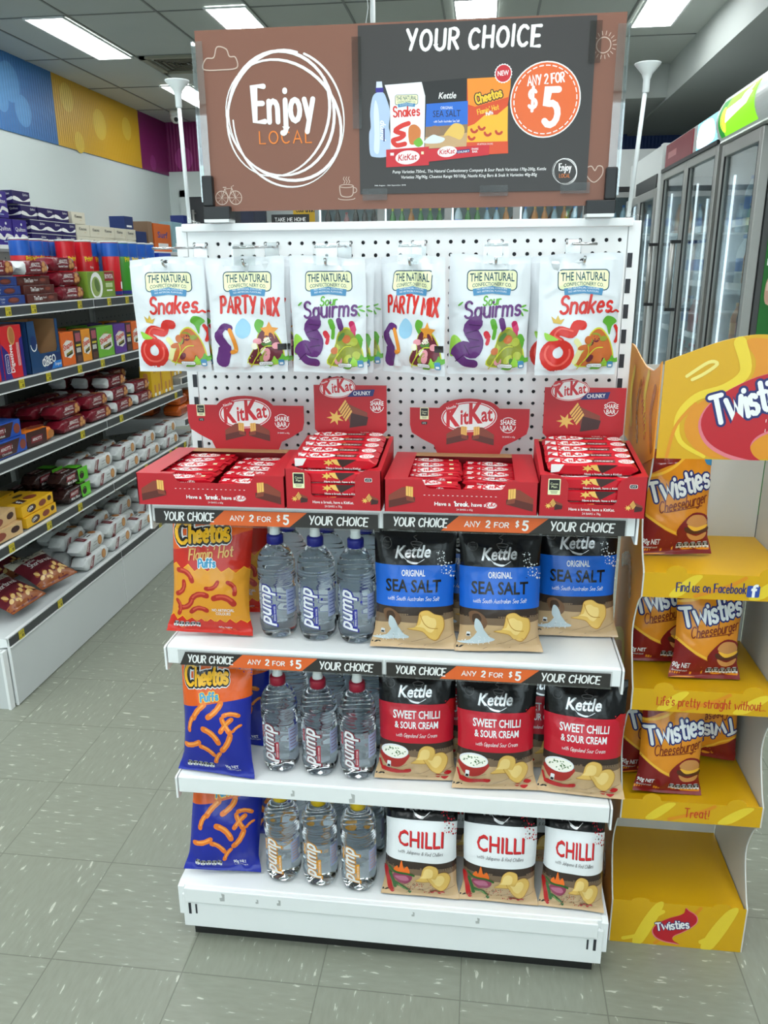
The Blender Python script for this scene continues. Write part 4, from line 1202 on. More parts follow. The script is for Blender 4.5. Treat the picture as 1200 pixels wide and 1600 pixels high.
fl_art, pf_art = flamin_art(), puffs_art()
ch_fl = Maker(lambda: make_bag('corn_puff_packet', 'chip packet', .172, .252, .070, 71, fl_art, C_RED, flare=.010, low=.12))
ch_pf = Maker(lambda: make_bag('corn_puff_packet', 'chip packet', .166, .258, .070, 83, pf_art, C_BLU, flare=.010, low=.12))
ch_pf2 = Maker(lambda: make_bag('corn_puff_packet', 'chip packet', .166, .258, .066, 97, pf_art, C_BLU, flare=.010, low=.12, crease=.0045, slump=(.165, .06, 1.2)))
lean_place(ch_fl, 'orange and red hot corn puff packet at the aisle end of the top chip shelf', -.386, -.225, Z2, 4, 8, 3)
lean_place(ch_fl, 'red hot corn puff packet half hidden behind the orange and red one', -.372, -.105, Z2, 8, 4)
lean_place(ch_pf, 'orange and blue corn puff packet on the middle shelf beside the crimson capped bottles', -.378, -.270, Z3, -6, 8)
lean_place(ch_pf, 'orange and blue corn puff packet half hidden behind another on the middle shelf', -.368, -.15, Z3, -4, 5)
lean_place(ch_pf2, 'crumpled orange and blue corn puff packet leaning on the bottom deck', -.384, -.270, Z4, 8, 15, 5)
lean_place(ch_pf, 'orange and blue corn puff packet tucked behind the crumpled one on the bottom deck', -.340, -.135, Z4, 10, 8, 3, sc=(1, 1, .88))

# ------------------------------------------------------------------ water bottles
def water_mat():
    m = bpy.data.materials.new('water_filled_plastic'); m.use_nodes = True
    b = m.node_tree.nodes['Principled BSDF']
    b.inputs['Base Color'].default_value = (.88, .94, .985, 1)
    b.inputs['Transmission Weight'].default_value = 1.0
    b.inputs['Roughness'].default_value = 0.015
    b.inputs['IOR'].default_value = 1.30
    nt = m.node_tree
    tc = nt.nodes.new('ShaderNodeTexCoord'); n = nt.nodes.new('ShaderNodeTexNoise'); n.inputs['Scale'].default_value = 25
    bp = nt.nodes.new('ShaderNodeBump'); bp.inputs['Strength'].default_value = .12; bp.inputs['Distance'].default_value = .004
    nt.links.new(tc.outputs['Object'], n.inputs['Vector']); nt.links.new(n.outputs['Fac'], bp.inputs['Height']); nt.links.new(bp.outputs[0], b.inputs['Normal'])
    return m
WATER = water_mat()
def frosted():
    m = bpy.data.materials.new('frosted_label_film'); m.use_nodes = True
    nt = m.node_tree; nt.nodes.clear()
    o = nt.nodes.new('ShaderNodeOutputMaterial'); t = nt.nodes.new('ShaderNodeBsdfTransparent'); d = nt.nodes.new('ShaderNodeBsdfDiffuse'); d.inputs[0].default_value = lin((214, 224, 234))
    n = nt.nodes.new('ShaderNodeTexNoise'); n.inputs['Scale'].default_value = 30
    r = nt.nodes.new('ShaderNodeMapRange'); r.inputs[3].default_value = .18; r.inputs[4].default_value = .36
    x = nt.nodes.new('ShaderNodeMixShader')
    nt.links.new(n.outputs['Fac'], r.inputs[0]); nt.links.new(r.outputs[0], x.inputs[0]); nt.links.new(t.outputs[0], x.inputs[1]); nt.links.new(d.outputs[0], x.inputs[2]); nt.links.new(x.outputs[0], o.inputs[0])
    return m
LABELF = frosted()
LABELC = mat('label_back_print', (168, 178, 214), rough=.5, var=.2, vscale=90)
def bottle_build(cap_rgb, cap_name, out_rgb, stripe_rgb, word2, sub, nozzle):
    R = .0405
    capm = mat('cap_' + cap_name, cap_rgb, rough=.4, var=.05); outm = ink('label_' + cap_name, out_rgb); strm = ink('stripe_' + cap_name, stripe_rgb)
    t = thing('water_bottle', '', 'bottle')
    prof = [(0, .006), (.012, .004), (.022, .0), (.030, .001), (.0365, .006), (.0395, .014), (.0405, .026), (.0402, .036), (.0385, .040), (.0385, .048), (.0390, .060), (.0390, .110), (.0388, .116), (.0365, .121), (.0372, .124)]
    for i in range(5):
        z = .126 + i * .0066
        prof += [(.0392, z), (.0402, z + .002), (.0398, z + .0040), (.0384, z + .0052)]
    prof += [(.0396, .160), (.0392, .166), (.0368, .176), (.0325, .185), (.0265, .193), (.0195, .200), (.0150, .2045), (.0138, .207), (.0138, .216), (0, .216)]
    def petal(r, z, a):
        if z < .030 and r > .012:
            k = (1 - z / .030)
            return r * (1 - .10 * k * (.5 + .5 * cos(5 * a)))
        if .12 < z < .165:
            return r + .0005 * sin(3 * a + z * 300)
        return r
    MB().lathe(prof, WATER, 40, fn=petal).build('bottle_body', t)
    mb = MB(); mb.lathe([(.0160, .2045), (.0172, .205), (.0172, .2195), (.0165, .2225), (.0120, .2245), (0, .2245)], capm, 30, fn=lambda r, z, a: r + (.0003 * cos(30 * a) if .206 < z < .219 else 0))
    mb.lathe([(.0160, .2045), (.0, .2045)], capm, 30); mb.build('cap', t)
    mb = MB()
    if nozzle:
        mb.lathe([(.0112, .2245), (.0112, .229), (.0100, .231), (.0100, .241), (.0110, .243), (.0105, .2465), (.006, .2475), (0, .2475)], PW, 22); mb.build('spout', t)
    a = Art()
    for pen, m_, L in ((.55, outm, 0),):
        pass
    x0 = -.003
    a.text('pump', x0 + .0004, .078, .0325, outm, 1, bold=.06, shear=.25, rot=90, wid=.096)
    a.text('pump', x0 - .0005, .078, .0315, F_W, 2, bold=.02, shear=.25, rot=90, wid=.091)
    a.rect(x0 + .0035, .040, x0 + .0105, .082, strm, 0); a.text(word2, x0 + .0086, .061, .0032, INK_W, 1, bold=.01, rot=90, wid=.034)
    if sub:
        a.poly([(x0 - .0330, .086), (x0 - .0270, .087), (x0 - .0270, .117), (x0 - .0330, .113)], strm, 0); a.text(sub, x0 - .0288, .101, .0024, INK_W, 1, rot=90, wid=.022)
    else:
        a.ell(x0 + .019, .098, .0022, .0032, outm, 0)
    lr = R - .0008
    a.rect(-.036, .041, .030, .119, LABELF, -1)
    fn = lambda u, v, e: Vector(((lr + e) * sin(u / lr), -(lr + e) * cos(u / lr), v))
    us = [-.034 + i * .003 for i in range(28)]
    mb = MB(); a.apply(mb, fn, us, None, eps=.0003, base=.0004); mb.build('label_print', t)
    b = Art()
    b.rect(.030, .056, .062, .112, LABELC, 0)
    for i in range(6):
        b.rect(.033, .105 - i * .008, .05, .1035 - i * .008, outm, 1)
    b.rect(.052, .066, .060, .082, INK_W, 1)
    mb = MB(); b.apply(mb, fn, [.030 + i * .004 for i in range(9)], None, eps=.0003, base=.0002); mb.build('back_label', t)
    return t
bot_b = Maker(lambda: bottle_build((30, 34, 132), 'blue', (36, 40, 140), (40, 44, 150), 'SPRING WATER', None, True))
bot_c = Maker(lambda: bottle_build((160, 26, 52), 'crimson', (120, 16, 40), (176, 34, 58), 'BERRY STORM', 'WATER', True))
bot_y = Maker(lambda: bottle_build((222, 184, 20), 'yellow', (216, 142, 24), (232, 158, 28), 'LEMON FUEL', 'WATER', True))
def bottles(mk, z, yf, xs, cap, dy, hid):
    for i, x in enumerate(xs):
        mk('water bottle with %s cap, %s of the front three from the corn puffs' % (cap, ORD[i]), (x, yf - .004 * i, z + .0004), radians((-2, 3, 0)[i]), scale=(1, 1, .985) if z < .3 else None)
    n = 0
    for r in range(1, 2 if z > .7 else 3):
        for i, x in enumerate(xs + [xs[-1] + .086] if hid else xs):
            if x > .02: continue
            yy = min(yf + dy * r, -.046)
            if r == 2 and yf + dy < -.13 - 0: yy = -.046
            mk('%s capped water bottle %s behind the front three, %s from the corn puffs' % (cap, ('one row', 'two rows')[r - 1], ORD[i]), (x + (.006 if i < 3 else .0035), yy, z + .0004), radians(5 * r + 7 * i), scale=(1, 1, .985) if z < .3 else None)
bottles(bot_b, Z2, -.196, [-.243, -.157, -.072], 'blue', .086, True)
bottles(bot_c, Z3, -.224, [-.245, -.156, -.070], 'crimson', .086, True)
bottles(bot_y, Z4, -.255, [-.244, -.157, -.068], 'yellow', .087, True)

# ------------------------------------------------------------------ hanging lolly bags on peg hooks
H_W = film('lolly_white', (220, 224, 228), .3); C_RE = film('candy_red_film', (206, 46, 38)); C_PU = film('candy_purple', (96, 44, 112)); C_GR = film('candy_green', (96, 166, 52)); C_LG = film('leaf_light_film', (150, 200, 70)); C_TE = LT
GUM = [film('gummy_' + n, c, .2) for n, c in (('amber', (196, 104, 52)), ('dark', (104, 40, 52)), ('olive', (142, 148, 54)), ('pink', (226, 150, 160)), ('cream', (232, 226, 206)), ('green', (84, 126, 62)), ('lime', (176, 184, 70)))]
STEM = film('lime_line', (202, 206, 60))
def lolly_art(kind):
    a = Art()
    W2, H = .074, .215
    a.rect(-.08, 0, .08, H, H_W, 0)
    conf_logo(a, .004, .171, .092, 1)
    rnd = random.Random(kind)
    # window with sweets showing through, bottom corner away from the picture
    win = smooth([(-.004, .020), (.012, .050), (.022, .078), (.040, .088), (.058, .070), (.068, .040), (.064, .018), (.030, .014)], True, 4)
    a.poly(win, STEM, 1)
    c = (.032, .046)
    a.poly([(c[0] + (p[0] - c[0]) * .93, c[1] + (p[1] - c[1]) * .93) for p in win], GUM[{'Snakes': 0, 'Party Mix': 1, 'Sour Squirms': 2}[kind]], 2)
    pal = {'Snakes': (1, 0, 0, 2, 1), 'Party Mix': (3, 4, 2, 5, 1, 3), 'Sour Squirms': (6, 2, 0, 3, 6, 5)}[kind]
    for i in range(14):
        x, y = rnd.uniform(.008, .056), rnd.uniform(.022, .074)
        if (x - .032) ** 2 / .026 ** 2 + (y - .046) ** 2 / .034 ** 2 > .9: continue
        a.ell(x, y, rnd.uniform(.006, .011), rnd.uniform(.004, .008), GUM[pal[i % len(pal)]], 3 + i % 3, 12, rnd.uniform(0, 180))
    a.stroke(smooth([(.002, .012), (.016, .032), (.032, .050), (.046, .052)], False, 5), .0018, STEM, 7); a.stroke(smooth([(.016, .032), (.02, .044), (.018, .056)], False, 5), .0014, STEM, 7)
    for (x, y, s_) in ((.052, .022, .014), (.036, .014, .010), (.066, .028, .012)):
        a.blob([(x - s_, y - s_ * .4), (x - s_ * .5, y + s_ * .2), (x - s_ * .2, y + s_ * .8), (x + s_ * .2, y + s_ * .3), (x + s_, y + s_ * .5), (x + s_ * .6, y - s_ * .3)], C_GR if s_ < .014 else C_LG, 8)
    a.rrect(.018, .014, .046, .0215, .003, SMOKE, 9); a.rrect(.0186, .0146, .0454, .0209, .003, F_W, 10); a.text('No preservatives', .032, .0168, .0024, SMOKE, 11, wid=.022)
    a.rrect(.056, .013, .066, .026, .003, RIB, 9); a.rect(.058, .015, .064, .019, F_W, 10)
    if kind == 'Snakes':
        a.script('Snakes', .010, .114, .030, C_RE, 3, w=[.16][0], wid=.098, rot=2, shear=.15, low=1.05); a.stroke(smooth([(.052, .118), (.060, .115), (.066, .118), (.071, .115)], False, 4), .0035, C_RE, 3)
        a.stroke(arc(-.036, .040, .020, .020, 100, 420, 20), [.016 + .008 * sin(i * .16) for i in range(21)], C_RE, 3)
        a.stroke(smooth([(-.034, .062), (-.046, .070), (-.036, .082), (-.014, .078), (-.006, .092), (.006, .092)], False, 5), .017, C_RE, 4)
        a.stroke(arc(-.036, .041, .022, .021, 140, 380, 16), .0035, film('candy_red_light', (228, 96, 84)), 5)
        a.stroke(smooth([(-.032, .066), (-.044, .074), (-.034, .086), (-.012, .082)], False, 5), .003, film('candy_red_light', (228, 96, 84)), 5)
        a.stroke(smooth([(-.004, .064), (.004, .050), (-.004, .026)], False, 5), .010, film('belly_cream', (226, 222, 160)), 3)
        a.blob([(-.062, .078), (-.056, .064), (-.036, .066), (-.05, .074)], C_LG, 5)
        a.blob([(.044, .098), (.050, .108), (.062, .106), (.070, .098), (.062, .090), (.058, .074), (.052, .090)], C_GR, 4)
        a.stroke(smooth([(.068, .090), (.074, .076), (.070, .062)], False, 4), .006, C_RE, 4)
        a.poly([(-.048, .096), (-.052, .108), (-.044, .102), (-.040, .110), (-.036, .101), (-.028, .104), (-.034, .094)], film('gold_crown', (206, 170, 70)), 4)
    elif kind == 'Party Mix':
        a.script('PARTY MIX', .006, .113, .030, C_RE, 3, w=.17, wid=.116, rot=-3, jit=.05, gap=.26)
        a.stroke(smooth([(-.052, .024), (-.046, .050), (-.056, .070), (-.046, .088), (-.034, .086)], False, 5), [.026] * 6 + [.018] * 6 + [.012] * 9, C_PU, 3)
        a.stroke(smooth([(-.034, .082), (-.026, .060), (-.024, .044), (-.032, .040)], False, 5), .008, film('brass_orange', (222, 140, 48)), 4)
        a.blob([(-.022, .090), (-.008, .104), (.006, .092), (.004, .074), (-.010, .066), (-.022, .074)], film('pale_blue_sweet', (150, 196, 222)), 2)
        a.blob([(.014, .090), (.020, .102), (.032, .098), (.030, .088), (.022, .076)], C_GR, 3)
        a.poly([(.042 + (.018 if q % 2 == 0 else .009) * cos(q * pi / 5 + .3), .080 + (.018 if q % 2 == 0 else .009) * sin(q * pi / 5 + .3)) for q in range(10)], film('star_orange', (226, 150, 54)), 4)
        a.rect(.056, .044, .072, .056, C_OUT, 4)
    else:
        a.script('Sour', .004, .128, .016, C_GR, 3, w=.16, wid=.034, rot=4, shear=.2); a.script('Squirms', .006, .107, .029, C_PU, 4, w=.15, wid=.106, rot=3, shear=.1, low=1.05)
        a.stroke(smooth([(-.026, .020), (-.044, .024), (-.056, .040), (-.046, .050), (-.028, .044), (-.022, .062), (-.034, .084), (-.024, .096)], False, 5), [.016] * 10 + [.026] * 16 + [.026] * 10, C_PU, 4)
        for (x, y, r_) in ((-.052, .032, 40), (-.040, .047, -60), (-.026, .052, 10), (-.028, .066, -10), (-.032, .080, 15), (-.026, .092, -5)):
            a.stroke([(x - .010 * cos(radians(r_)), y - .010 * sin(radians(r_))), (x + .010 * cos(radians(r_)), y + .010 * sin(radians(r_)))], .0016, film('candy_purple_dark', (64, 24, 78)), 5)
        a.blob([(-.070, .066), (-.062, .074), (-.050, .060), (-.058, .040), (-.070, .036)], C_LG, 3)
        for (x, y, m_, h_) in ((.008, .098, C_GR, .03), (.024, .100, C_PU, .034), (.048, .094, film('worm_pink', (196, 44, 96)), .03), (-.004, .076, film('worm_red', (206, 46, 60)), .018), (.060, .07, C_GR, .02)):
            a.stroke(smooth([(x + .002, y - h_), (x + .004, y - h_ * .5), (x, y)], False, 5), [.007] * 6 + [.011] * 5, m_, 1)
        for (x, y, r_) in ((-.052, .130, 40), (.062, .125, 20), (.066, .118, -20), (.060, .112, -60)):
            a.ell(x, y, .006, .0018, C_GR, 3, 8, r_)
    return a
SLOT = mat('hang_hole', (60, 62, 64), rough=.6)
def lolly_bag(kind, seed):
    art = lolly_art(kind)
    art.ell(0, .2045, .0045, .0032, SLOT, 3, 12)
    def b():
        t = make_bag('lolly_bag', 'lolly bag', .147, .214, .026, seed, art, H_W, seal=.012, nu=32, nv=40, pinch=.02, low=.30, crease=.0040)
        for ch in t.children:             # origin at the hang hole
            for v in ch.data.vertices:
                v.co.z -= .2045
        return t
    return Maker(b)
sn = lolly_bag('Snakes', 101); sn2 = lolly_bag('Snakes', 107); pm = lolly_bag('Party Mix', 113); pm2 = lolly_bag('Party Mix', 127); sq = lolly_bag('Sour Squirms', 131); sq2 = lolly_bag('Sour Squirms', 139)

def hook_build(ticket):
    t = thing('peg_hook', '', 'peg hook')
    mb = MB()
    mb.box(-.015, .015, -.0022, -.0006, -.036, .002, CHROME, .0004)
    mb.tube([(-.01295, .007, 0), (-.01295, -.004, 0), (-.01295, -.004, -.008)], .0019, CHROME, 7); mb.tube([(.01295, .007, 0), (.01295, -.004, 0), (.01295, -.004, -.008)], .0019, CHROME, 7)
    mb.build('hook_plate', t)
    mb = MB()
    mb.tube([(0, -.003, -.040), (0, -.01, -.041), (0, -.205, -.0445), (0, -.214, -.041), (0, -.219, -.033)], .0026, CHROME, 9)
    mb.build('prong', t)
    mb = MB()
    mb.tube([(0, -.003, -.006), (0, -.05, -.008), (0, -.208, -.012)], .0022, CHROME, 8); mb.tube([(-.021, -.208, -.012), (.021, -.208, -.012)], .0024, CHROME, 8)
    mb.build('label_arm', t)
    if ticket:
        mb = MB(); mb.box(-.0225, .0225, -.2125, -.2115, -.044, -.008, CLEAR); mb.box(-.0225, .0225, -.2115, -.2065, -.009, -.006, CLEAR); mb.build('ticket_holder', t)
    return t
hk = {True: Maker(lambda: hook_build(True)), False: Maker(lambda: hook_build(False))}
HX = [-.4405 + .0259 * (6 * k + .5) for k in range(6)]
names = ['first of six from the aisle end', 'second of six from the aisle end', 'third of six from the aisle end', 'fourth of six from the aisle end', 'fifth of six from the aisle end', 'sixth of six, at the fridge end']
for i, x in enumerate(HX):
    hk[i in (1, 2, 3, 4)]('metal peg hook on the white pegboard, ' + names[i], (x, 0, 1.531), 0.0)
HZ = 1.531 - .0438
def hang(seq, i, kindname, dy=.033, rz0=0, n0=-.198, dz=0):
    for k, (mk, dx, rz) in enumerate(seq):
        if k == 0:
            l = 'front %s lolly bag on the %s' % (kindname, ['first hook from the aisle end', 'second hook from the aisle end', 'third hook from the aisle end', 'fourth hook from the aisle end', 'fifth hook from the aisle end', 'hook at the fridge end'][i])
        else:
            l = '%s lolly bag, %s behind the front bag on the %s' % (kindname, ORD[k - 1], ['first hook', 'second hook', 'third hook', 'fourth hook', 'fifth hook', 'hook at the fridge end'][i])
        mk(l, (HX[i] + dx, n0 + dy * k, HZ + .0045 + dz - .0006 * k), radians(rz), radians(1.0), radians((0, 2, -2, 1)[k] * .6))
hang([(sn, .0, -1), (sn2, .006, -6), (sn, .012, -8)], 0, 'red snake')
hang([(pm, -.002, 4), (pm2, .004, -3), (pm, .010, 1)], 1, 'party mix')
hang([(sq, .0, -6), (sq2, .012, -5), (sq, .020, -6), (sq2, .026, -7)], 2, 'purple sour worm')
hang([(pm2, .004, -32)], 3, 'party mix')
hang([(sq, -.010, 3), (sq2, -.004, 1)], 4, 'purple sour worm')
hang([(sn2, -.003, 6), (sn, -.016, 5), (sn2, -.024, 6)], 5, 'red snake')

# ------------------------------------------------------------------ wafer bar display boxes
B_RED = mat('red_carton', (184, 16, 32), rough=.42, var=.05, vscale=8); B_KRAFT = mat('carton_inside', (176, 132, 90), rough=.8, var=.1)
I_RED = ink('logo_red', (204, 24, 40)); CHOC = ink('chocolate', (92, 38, 30)); CHOC2 = ink('chocolate_light', (134, 62, 44)); CHOC3 = ink('chocolate_dark', (62, 30, 28)); WAF = ink('wafer', (236, 186, 96)); WAF2 = ink('wafer_line', (176, 112, 52)); BURST = ink('burst_gold', (232, 188, 92))
def kk_logo(a, cx, cy, w, L, rot=0, red=None, plate=True):
    red = red or I_RED
    h = w * .52
    if plate:
        a.ell(cx, cy, w * .53, h * .56, INK_W, L, 30, rot); a.ell(cx, cy, w * .515, h * .535, I_RED, L + 1, 30, rot); a.ell(cx, cy, w * .49, h * .50, INK_W, L + 2, 30, rot)
    a.text('K', cx - w * .30, cy - h * .33, h * .72, red, L + 3, bold=.045, shear=.12, rot=rot + 2, wid=w * .27); a.text('it', cx - w * .08, cy - h * .26, h * .56, red, L + 3, bold=.025, shear=.1, rot=rot + 2, wid=w * .16)
    a.text('K', cx + w * .13, cy - h * .20, h * .72, red, L + 3, bold=.045, shear=.12, rot=rot + 2, wid=w * .27); a.text('at', cx + w * .345, cy - h * .14, h * .54, red, L + 3, bold=.025, shear=.1, rot=rot + 2, wid=w * .22)
def share_bar(a, cx, cy, r, L):
    a.text('SHARE', cx, cy + r * .06, r * .62, INK_W, L, bold=.02, wid=r * 1.9); a.text('BAR', cx, cy - r * .66, r * .62, INK_W, L, bold=.02, wid=r * 1.25)
    a.stroke(arc(cx, cy, r * .95, r * .95, 190, 350, 14), r * .08, INK_W, L); a.stroke(arc(cx, cy, r * .95, r * .95, 50, 130, 8), r * .08, INK_W, L)
def cocoa_mark(a, cx, cy, w, L):
    a.rrect(cx - w / 2, cy - w * .68, cx + w / 2, cy + w * .68, w * .06, CREAM, L); a.rect(cx - w * .42, cy - w * .28, cx + w * .42, cy + w * .60, INK_K, L + 1)
    a.text('Cocoa', cx, cy + w * .16, w * .2, CREAM, L + 2, wid=w * .62); a.text('Plan', cx, cy - w * .10, w * .2, CREAM, L + 2, wid=w * .45); a.rect(cx - w * .3, cy - w * .42, cx + w * .3, cy - w * .38, INK_K, L + 2); a.rect(cx - w * .25, cy - w * .54, cx + w * .25, cy - w * .50, INK_K, L + 2)
def finger(a, x, y, s, L, flip=1):
    """A snapped wafer finger: chocolate block with its wafer end towards flip."""
    q = lambda px, py: (x + flip * px * s, y + py * s)
    P = lambda *z: [q(*k) for k in z]
    a.poly(P((-1, -.30), (.35, .05), (.35, .75), (-.1, .72), (-1, .15)), CHOC2, L); a.poly(P((-1, -.72), (.75, -.28), (.75, .05), (.35, .12), (-1, -.22)), CHOC, L + 1)
    a.poly(P((.15, .15), (.62, .05), (.62, .75), (.15, .80)), WAF, L + 2)
    for k in (.30, .46):
        a.poly(P((k, .12), (k + .03, .11), (k + .03, .78), (k, .79)), WAF2, L + 3)
    a.poly(P((.15, .15), (.62, .05), (.75, -.28), (.2, -.18)), CHOC2, L + 2)
def chunk(a, x, y, s, L):
    q = lambda px, py: (x + px * s, y + py * s)
    P = lambda *z: [q(*k) for k in z]
    rr = [(-.62 + (.5 if k % 2 else .2) * cos(k * pi / 7), -.15 + (.42 if k % 2 else .18) * sin(k * pi / 7)) for k in range(14)]
    a.poly(P(*rr), BURST, L)
    a.poly(P((-.15, .75), (.25, .55), (1.15, .15), (1.15, -.35), (.25, -.62), (.1, -.25)), CHOC2, L + 1); a.poly(P((.25, .12), (1.2, -.1), (1.1, -.55), (.15, -.70)), CHOC3, L + 2)
    a.poly(P((-.45, .28), (-.05, .85), (.32, .20), (-.05, -.35)), WAF, L + 3)
    for k in range(1, 5):
        t = k / 5
        a.stroke(P((-.45 + .40 * t, .28 - .63 * t), (-.05 + .37 * t, .85 - .65 * t)), .05 * s, CHOC2, L + 4)

def flat_box(w, label, loc, bars, rz=0):
    D, Hh = .225, .062
    t = thing('wafer_bar_box', label, 'display box', loc, rz)
    m = MB(); th = .0016
    m.box(0, w, 0, D, .0005, .002, B_RED)
    # side walls and back wall
    m.box(0, th, 0, D, .002, Hh, B_RED); m.box(w - th, w, 0, D, .002, Hh, B_RED); m.box(th, w - th, D - th, D, .002, Hh, B_RED)
    # front wall with a dipped lip
    m.prism([(0, 0.002), (w, .002), (w, Hh), (w * .80, Hh), (w * .775, Hh * .80), (w * .755, Hh * .74), (w * .30, Hh * .74), (w * .275, Hh * .80), (w * .25, Hh), (0, Hh)], 'y', 0, th, B_RED)
    # top frame round the opening
    for (x0, x1, y0, y1) in ((0, .042, 0, D), (w - .042, w, 0, D), (.042, w * .25, 0, .014), (w * .80, w - .042, 0, .014)):
        m.box(x0, x1, y0, y1, Hh, Hh + th * .7, B_RED)
    m.box(.042, w - .042, D - .03, D, Hh, Hh + th * .7, B_KRAFT)
    a = Art()
    finger(a, .036, .028, .028, 1, 1); finger(a, w - .036, .028, .028, 1, -1)
    a.text("Have a", w * .385, .0145, .0072, INK_W, 1, bold=.02, wid=.030); a.script("'break", w * .505, .0145, .0085, INK_W, 1, w=.2, wid=.026); a.text(", have a", w * .612, .0145, .0072, INK_W, 1, bold=.02, wid=.033)
    kk_logo(a, w * .700, .0175, .021, 1, 0); a.text('24 BARS x 65g', w * .53, .0062, .0034, INK_W, 1, wid=.030)
    for q in range(16):
        a.rect(w * .26 + q * w * .031, .0335, w * .26 + q * w * .031 + .003, .0345, INK_W, 1)
    a.apply(m, front(0, 0, 0), eps=.0001)
    m.build('carton', t)
    # header card
    m = MB()
    ins = .034; zt, zp = .158, .178
    pts = [(ins + .042, Hh), (w - ins - .042, Hh), (w - ins - .034, Hh + .018), (w - ins - .010, Hh + .030), (w - ins + .012, Hh + .044), (w - ins + .016, Hh + .06), (w - ins + .016, zt), (w * .5 + .062, zt)]
    pts += arc(w * .5, zt - .002, .060, zp - zt + .002, 0, 180, 12)[1:-1] + [(w * .5 - .062, zt), (ins - .016, zt), (ins - .016, Hh + .06), (ins - .012, Hh + .044), (ins + .010, Hh + .030), (ins + .034, Hh + .018)]
    m.prism(pts, 'y', D - .002, D - .0004, B_RED)
    a = Art()
    kk_logo(a, w * .5, .140, .108, 1, 3)
    a.ell(w * .5 - .036, .160, .014, .0075, I_RED, 6, 16, 20); a.text('Nestle', w * .5 - .036, .157, .006, INK_W, 7, bold=.01, rot=18, wid=.020); a.stroke([(w * .5 - .027, .1665), (w * .5 - .0262, .1685)], .0008, INK_W, 7)
    finger(a, w * .5 - .020, .100, .026, 5, 1); finger(a, w * .5 + .026, .100, .026, 5, -1)
    share_bar(a, w * .5 + .080, .124, .0165, 2); cocoa_mark(a, ins + .014, .146, .018, 1); a.rrect(ins + .008, .123, ins + .020, .129, .002, INK_K, 1); a.text('UTZ', ins + .014, .1245, .0032, INK_W, 2, wid=.007)
    a.text('24 BARS x 65g', w * .5 + .082, .098, .0034, INK_W, 1, wid=.026)
    a.apply(m, front(0, D - .002, 0), eps=.0001)
    m.build('header_card', t, (.009, 0, 0))
    return t

FOIL_R = film('bar_red', (196, 20, 38), .25); FOIL_S = film('bar_shine', (222, 70, 84), .22)
def bar_mesh(L_, Wd, Hh, art_fn, front_fn):
    """A flow-wrapped bar lying flat: x along, -y towards the shopper."""
    nx = 12
    m = MB()
    def sec(x):
        k = clamp((L_ / 2 - abs(x)) / .012)
        k = k ** .5
        return (Wd / 2 * (.9 + .1 * k), .0008 + (Hh / 2 - .0008) * k)
    xs = [-L_ / 2 + L_ * i / nx for i in range(nx + 1)]
    rows = []
    for x in xs:
        hw, hh = sec(x)
        rows.append([(x, -hw, 0 - hh * .7 + Hh / 2), (x, -hw, hh * .7 + Hh / 2), (x, -hw * .75, hh + Hh / 2), (x, hw * .75, hh + Hh / 2), (x, hw, hh * .7 + Hh / 2), (x, hw, -hh * .7 + Hh / 2), (x, hw * .75, -hh + Hh / 2), (x, -hw * .75, -hh + Hh / 2)])
    n = 8
    vs = [p for r in rows for p in r]
    fs = []
    for i in range(nx):
        for k in range(n):
            fs.append((i * n + k, i * n + (k + 1) % n, (i + 1) * n + (k + 1) % n, (i + 1) * n + k))
    fs.append(tuple(range(n))); fs.append(tuple(nx * n + k for k in reversed(range(n))))
    m.add(vs, [tuple(reversed(f)) for f in fs], FOIL_R, False)
    if art_fn:
        a = Art(); art_fn(a); a.apply(m, plane((0, 0, Hh + .0002), (1, 0, 0), (0, 1, 0)), eps=.0001, base=.0002)
    if front_fn:
        a = Art(); front_fn(a); a.apply(m, plane((0, -Wd / 2 - .0002, Hh / 2), (1, 0, 0), (0, 0, 1)), eps=.0001, base=.0002)
    return m
def flat_top(a):
    a.rect(-.058, -.0135, .058, .0135, FOIL_R, 0); kk_logo(a, -.004, 0, .058, 1, 0); a.rect(.038, .001, .046, .010, CREAM, 1); a.rect(-.054, .003, -.042, .009, INK_W, 1); a.rect(-.054, -.006, -.045, .0, INK_W, 1)
def flat_front(a):
    a.text('Have a break, have a', -.010, -.0022, .0042, INK_W, 1, bold=.01, wid=.05); kk_logo(a, .024, 0, .014, 1)
def chunky_top(a):
    a.poly([(-.004, -.006), (.040, -.006), (.040, .007), (-.004, .007)], CHOC, 1); a.text('CHUNKY', .020, -.003, .006, INK_W, 2, bold=.02, wid=.034)
    a.ell(-.034, 0, .034, .0135, INK_W, 1, 24, 0)
    kk_logo(a, -.034, 0, .056, 2, 0, plate=False); a.ell(.060, 0, .014, .012, INK_W, 1, 18); a.text('SHARE', .060, .001, .007, I_RED, 2, bold=.02, wid=.022); a.text('BAR', .060, -.008, .007, I_RED, 2, bold=.02, wid=.016)
def chunky_front(a):
    a.poly([(-.075, -.006), (-.060, -.004), (-.052, .010), (-.075, .010)], INK_W, 1); a.poly([(.004, .010), (.016, -.006), (.044, .010)], CHOC3, 1); a.poly([(-.006, .009), (.006, .010), (.012, -.003), (.002, .0)], WAF, 2)
    a.poly([(-.010 + (.011 if k % 2 else .005) * cos(k * pi / 6), .003 + (.007 if k % 2 else .003) * sin(k * pi / 6)) for k in range(12)], BURST, 1)
    a.text('Have a break, have a KitKat', .018, -.0095, .0040, INK_W, 2, bold=.012, wid=.066)
def flat_bar_b():
    o_ = bar_mesh(.126, .034, .013, flat_top, flat_front).build('wafer_bar'); return tag(o_, '', 'chocolate bar')
def chunky_bar_b():
    o_ = bar_mesh(.160, .033, .022, chunky_top, chunky_front).build('wafer_bar'); return tag(o_, '', 'chocolate bar')
fbar, cbar = Maker(flat_bar_b), Maker(chunky_bar_b)
SY = -.310
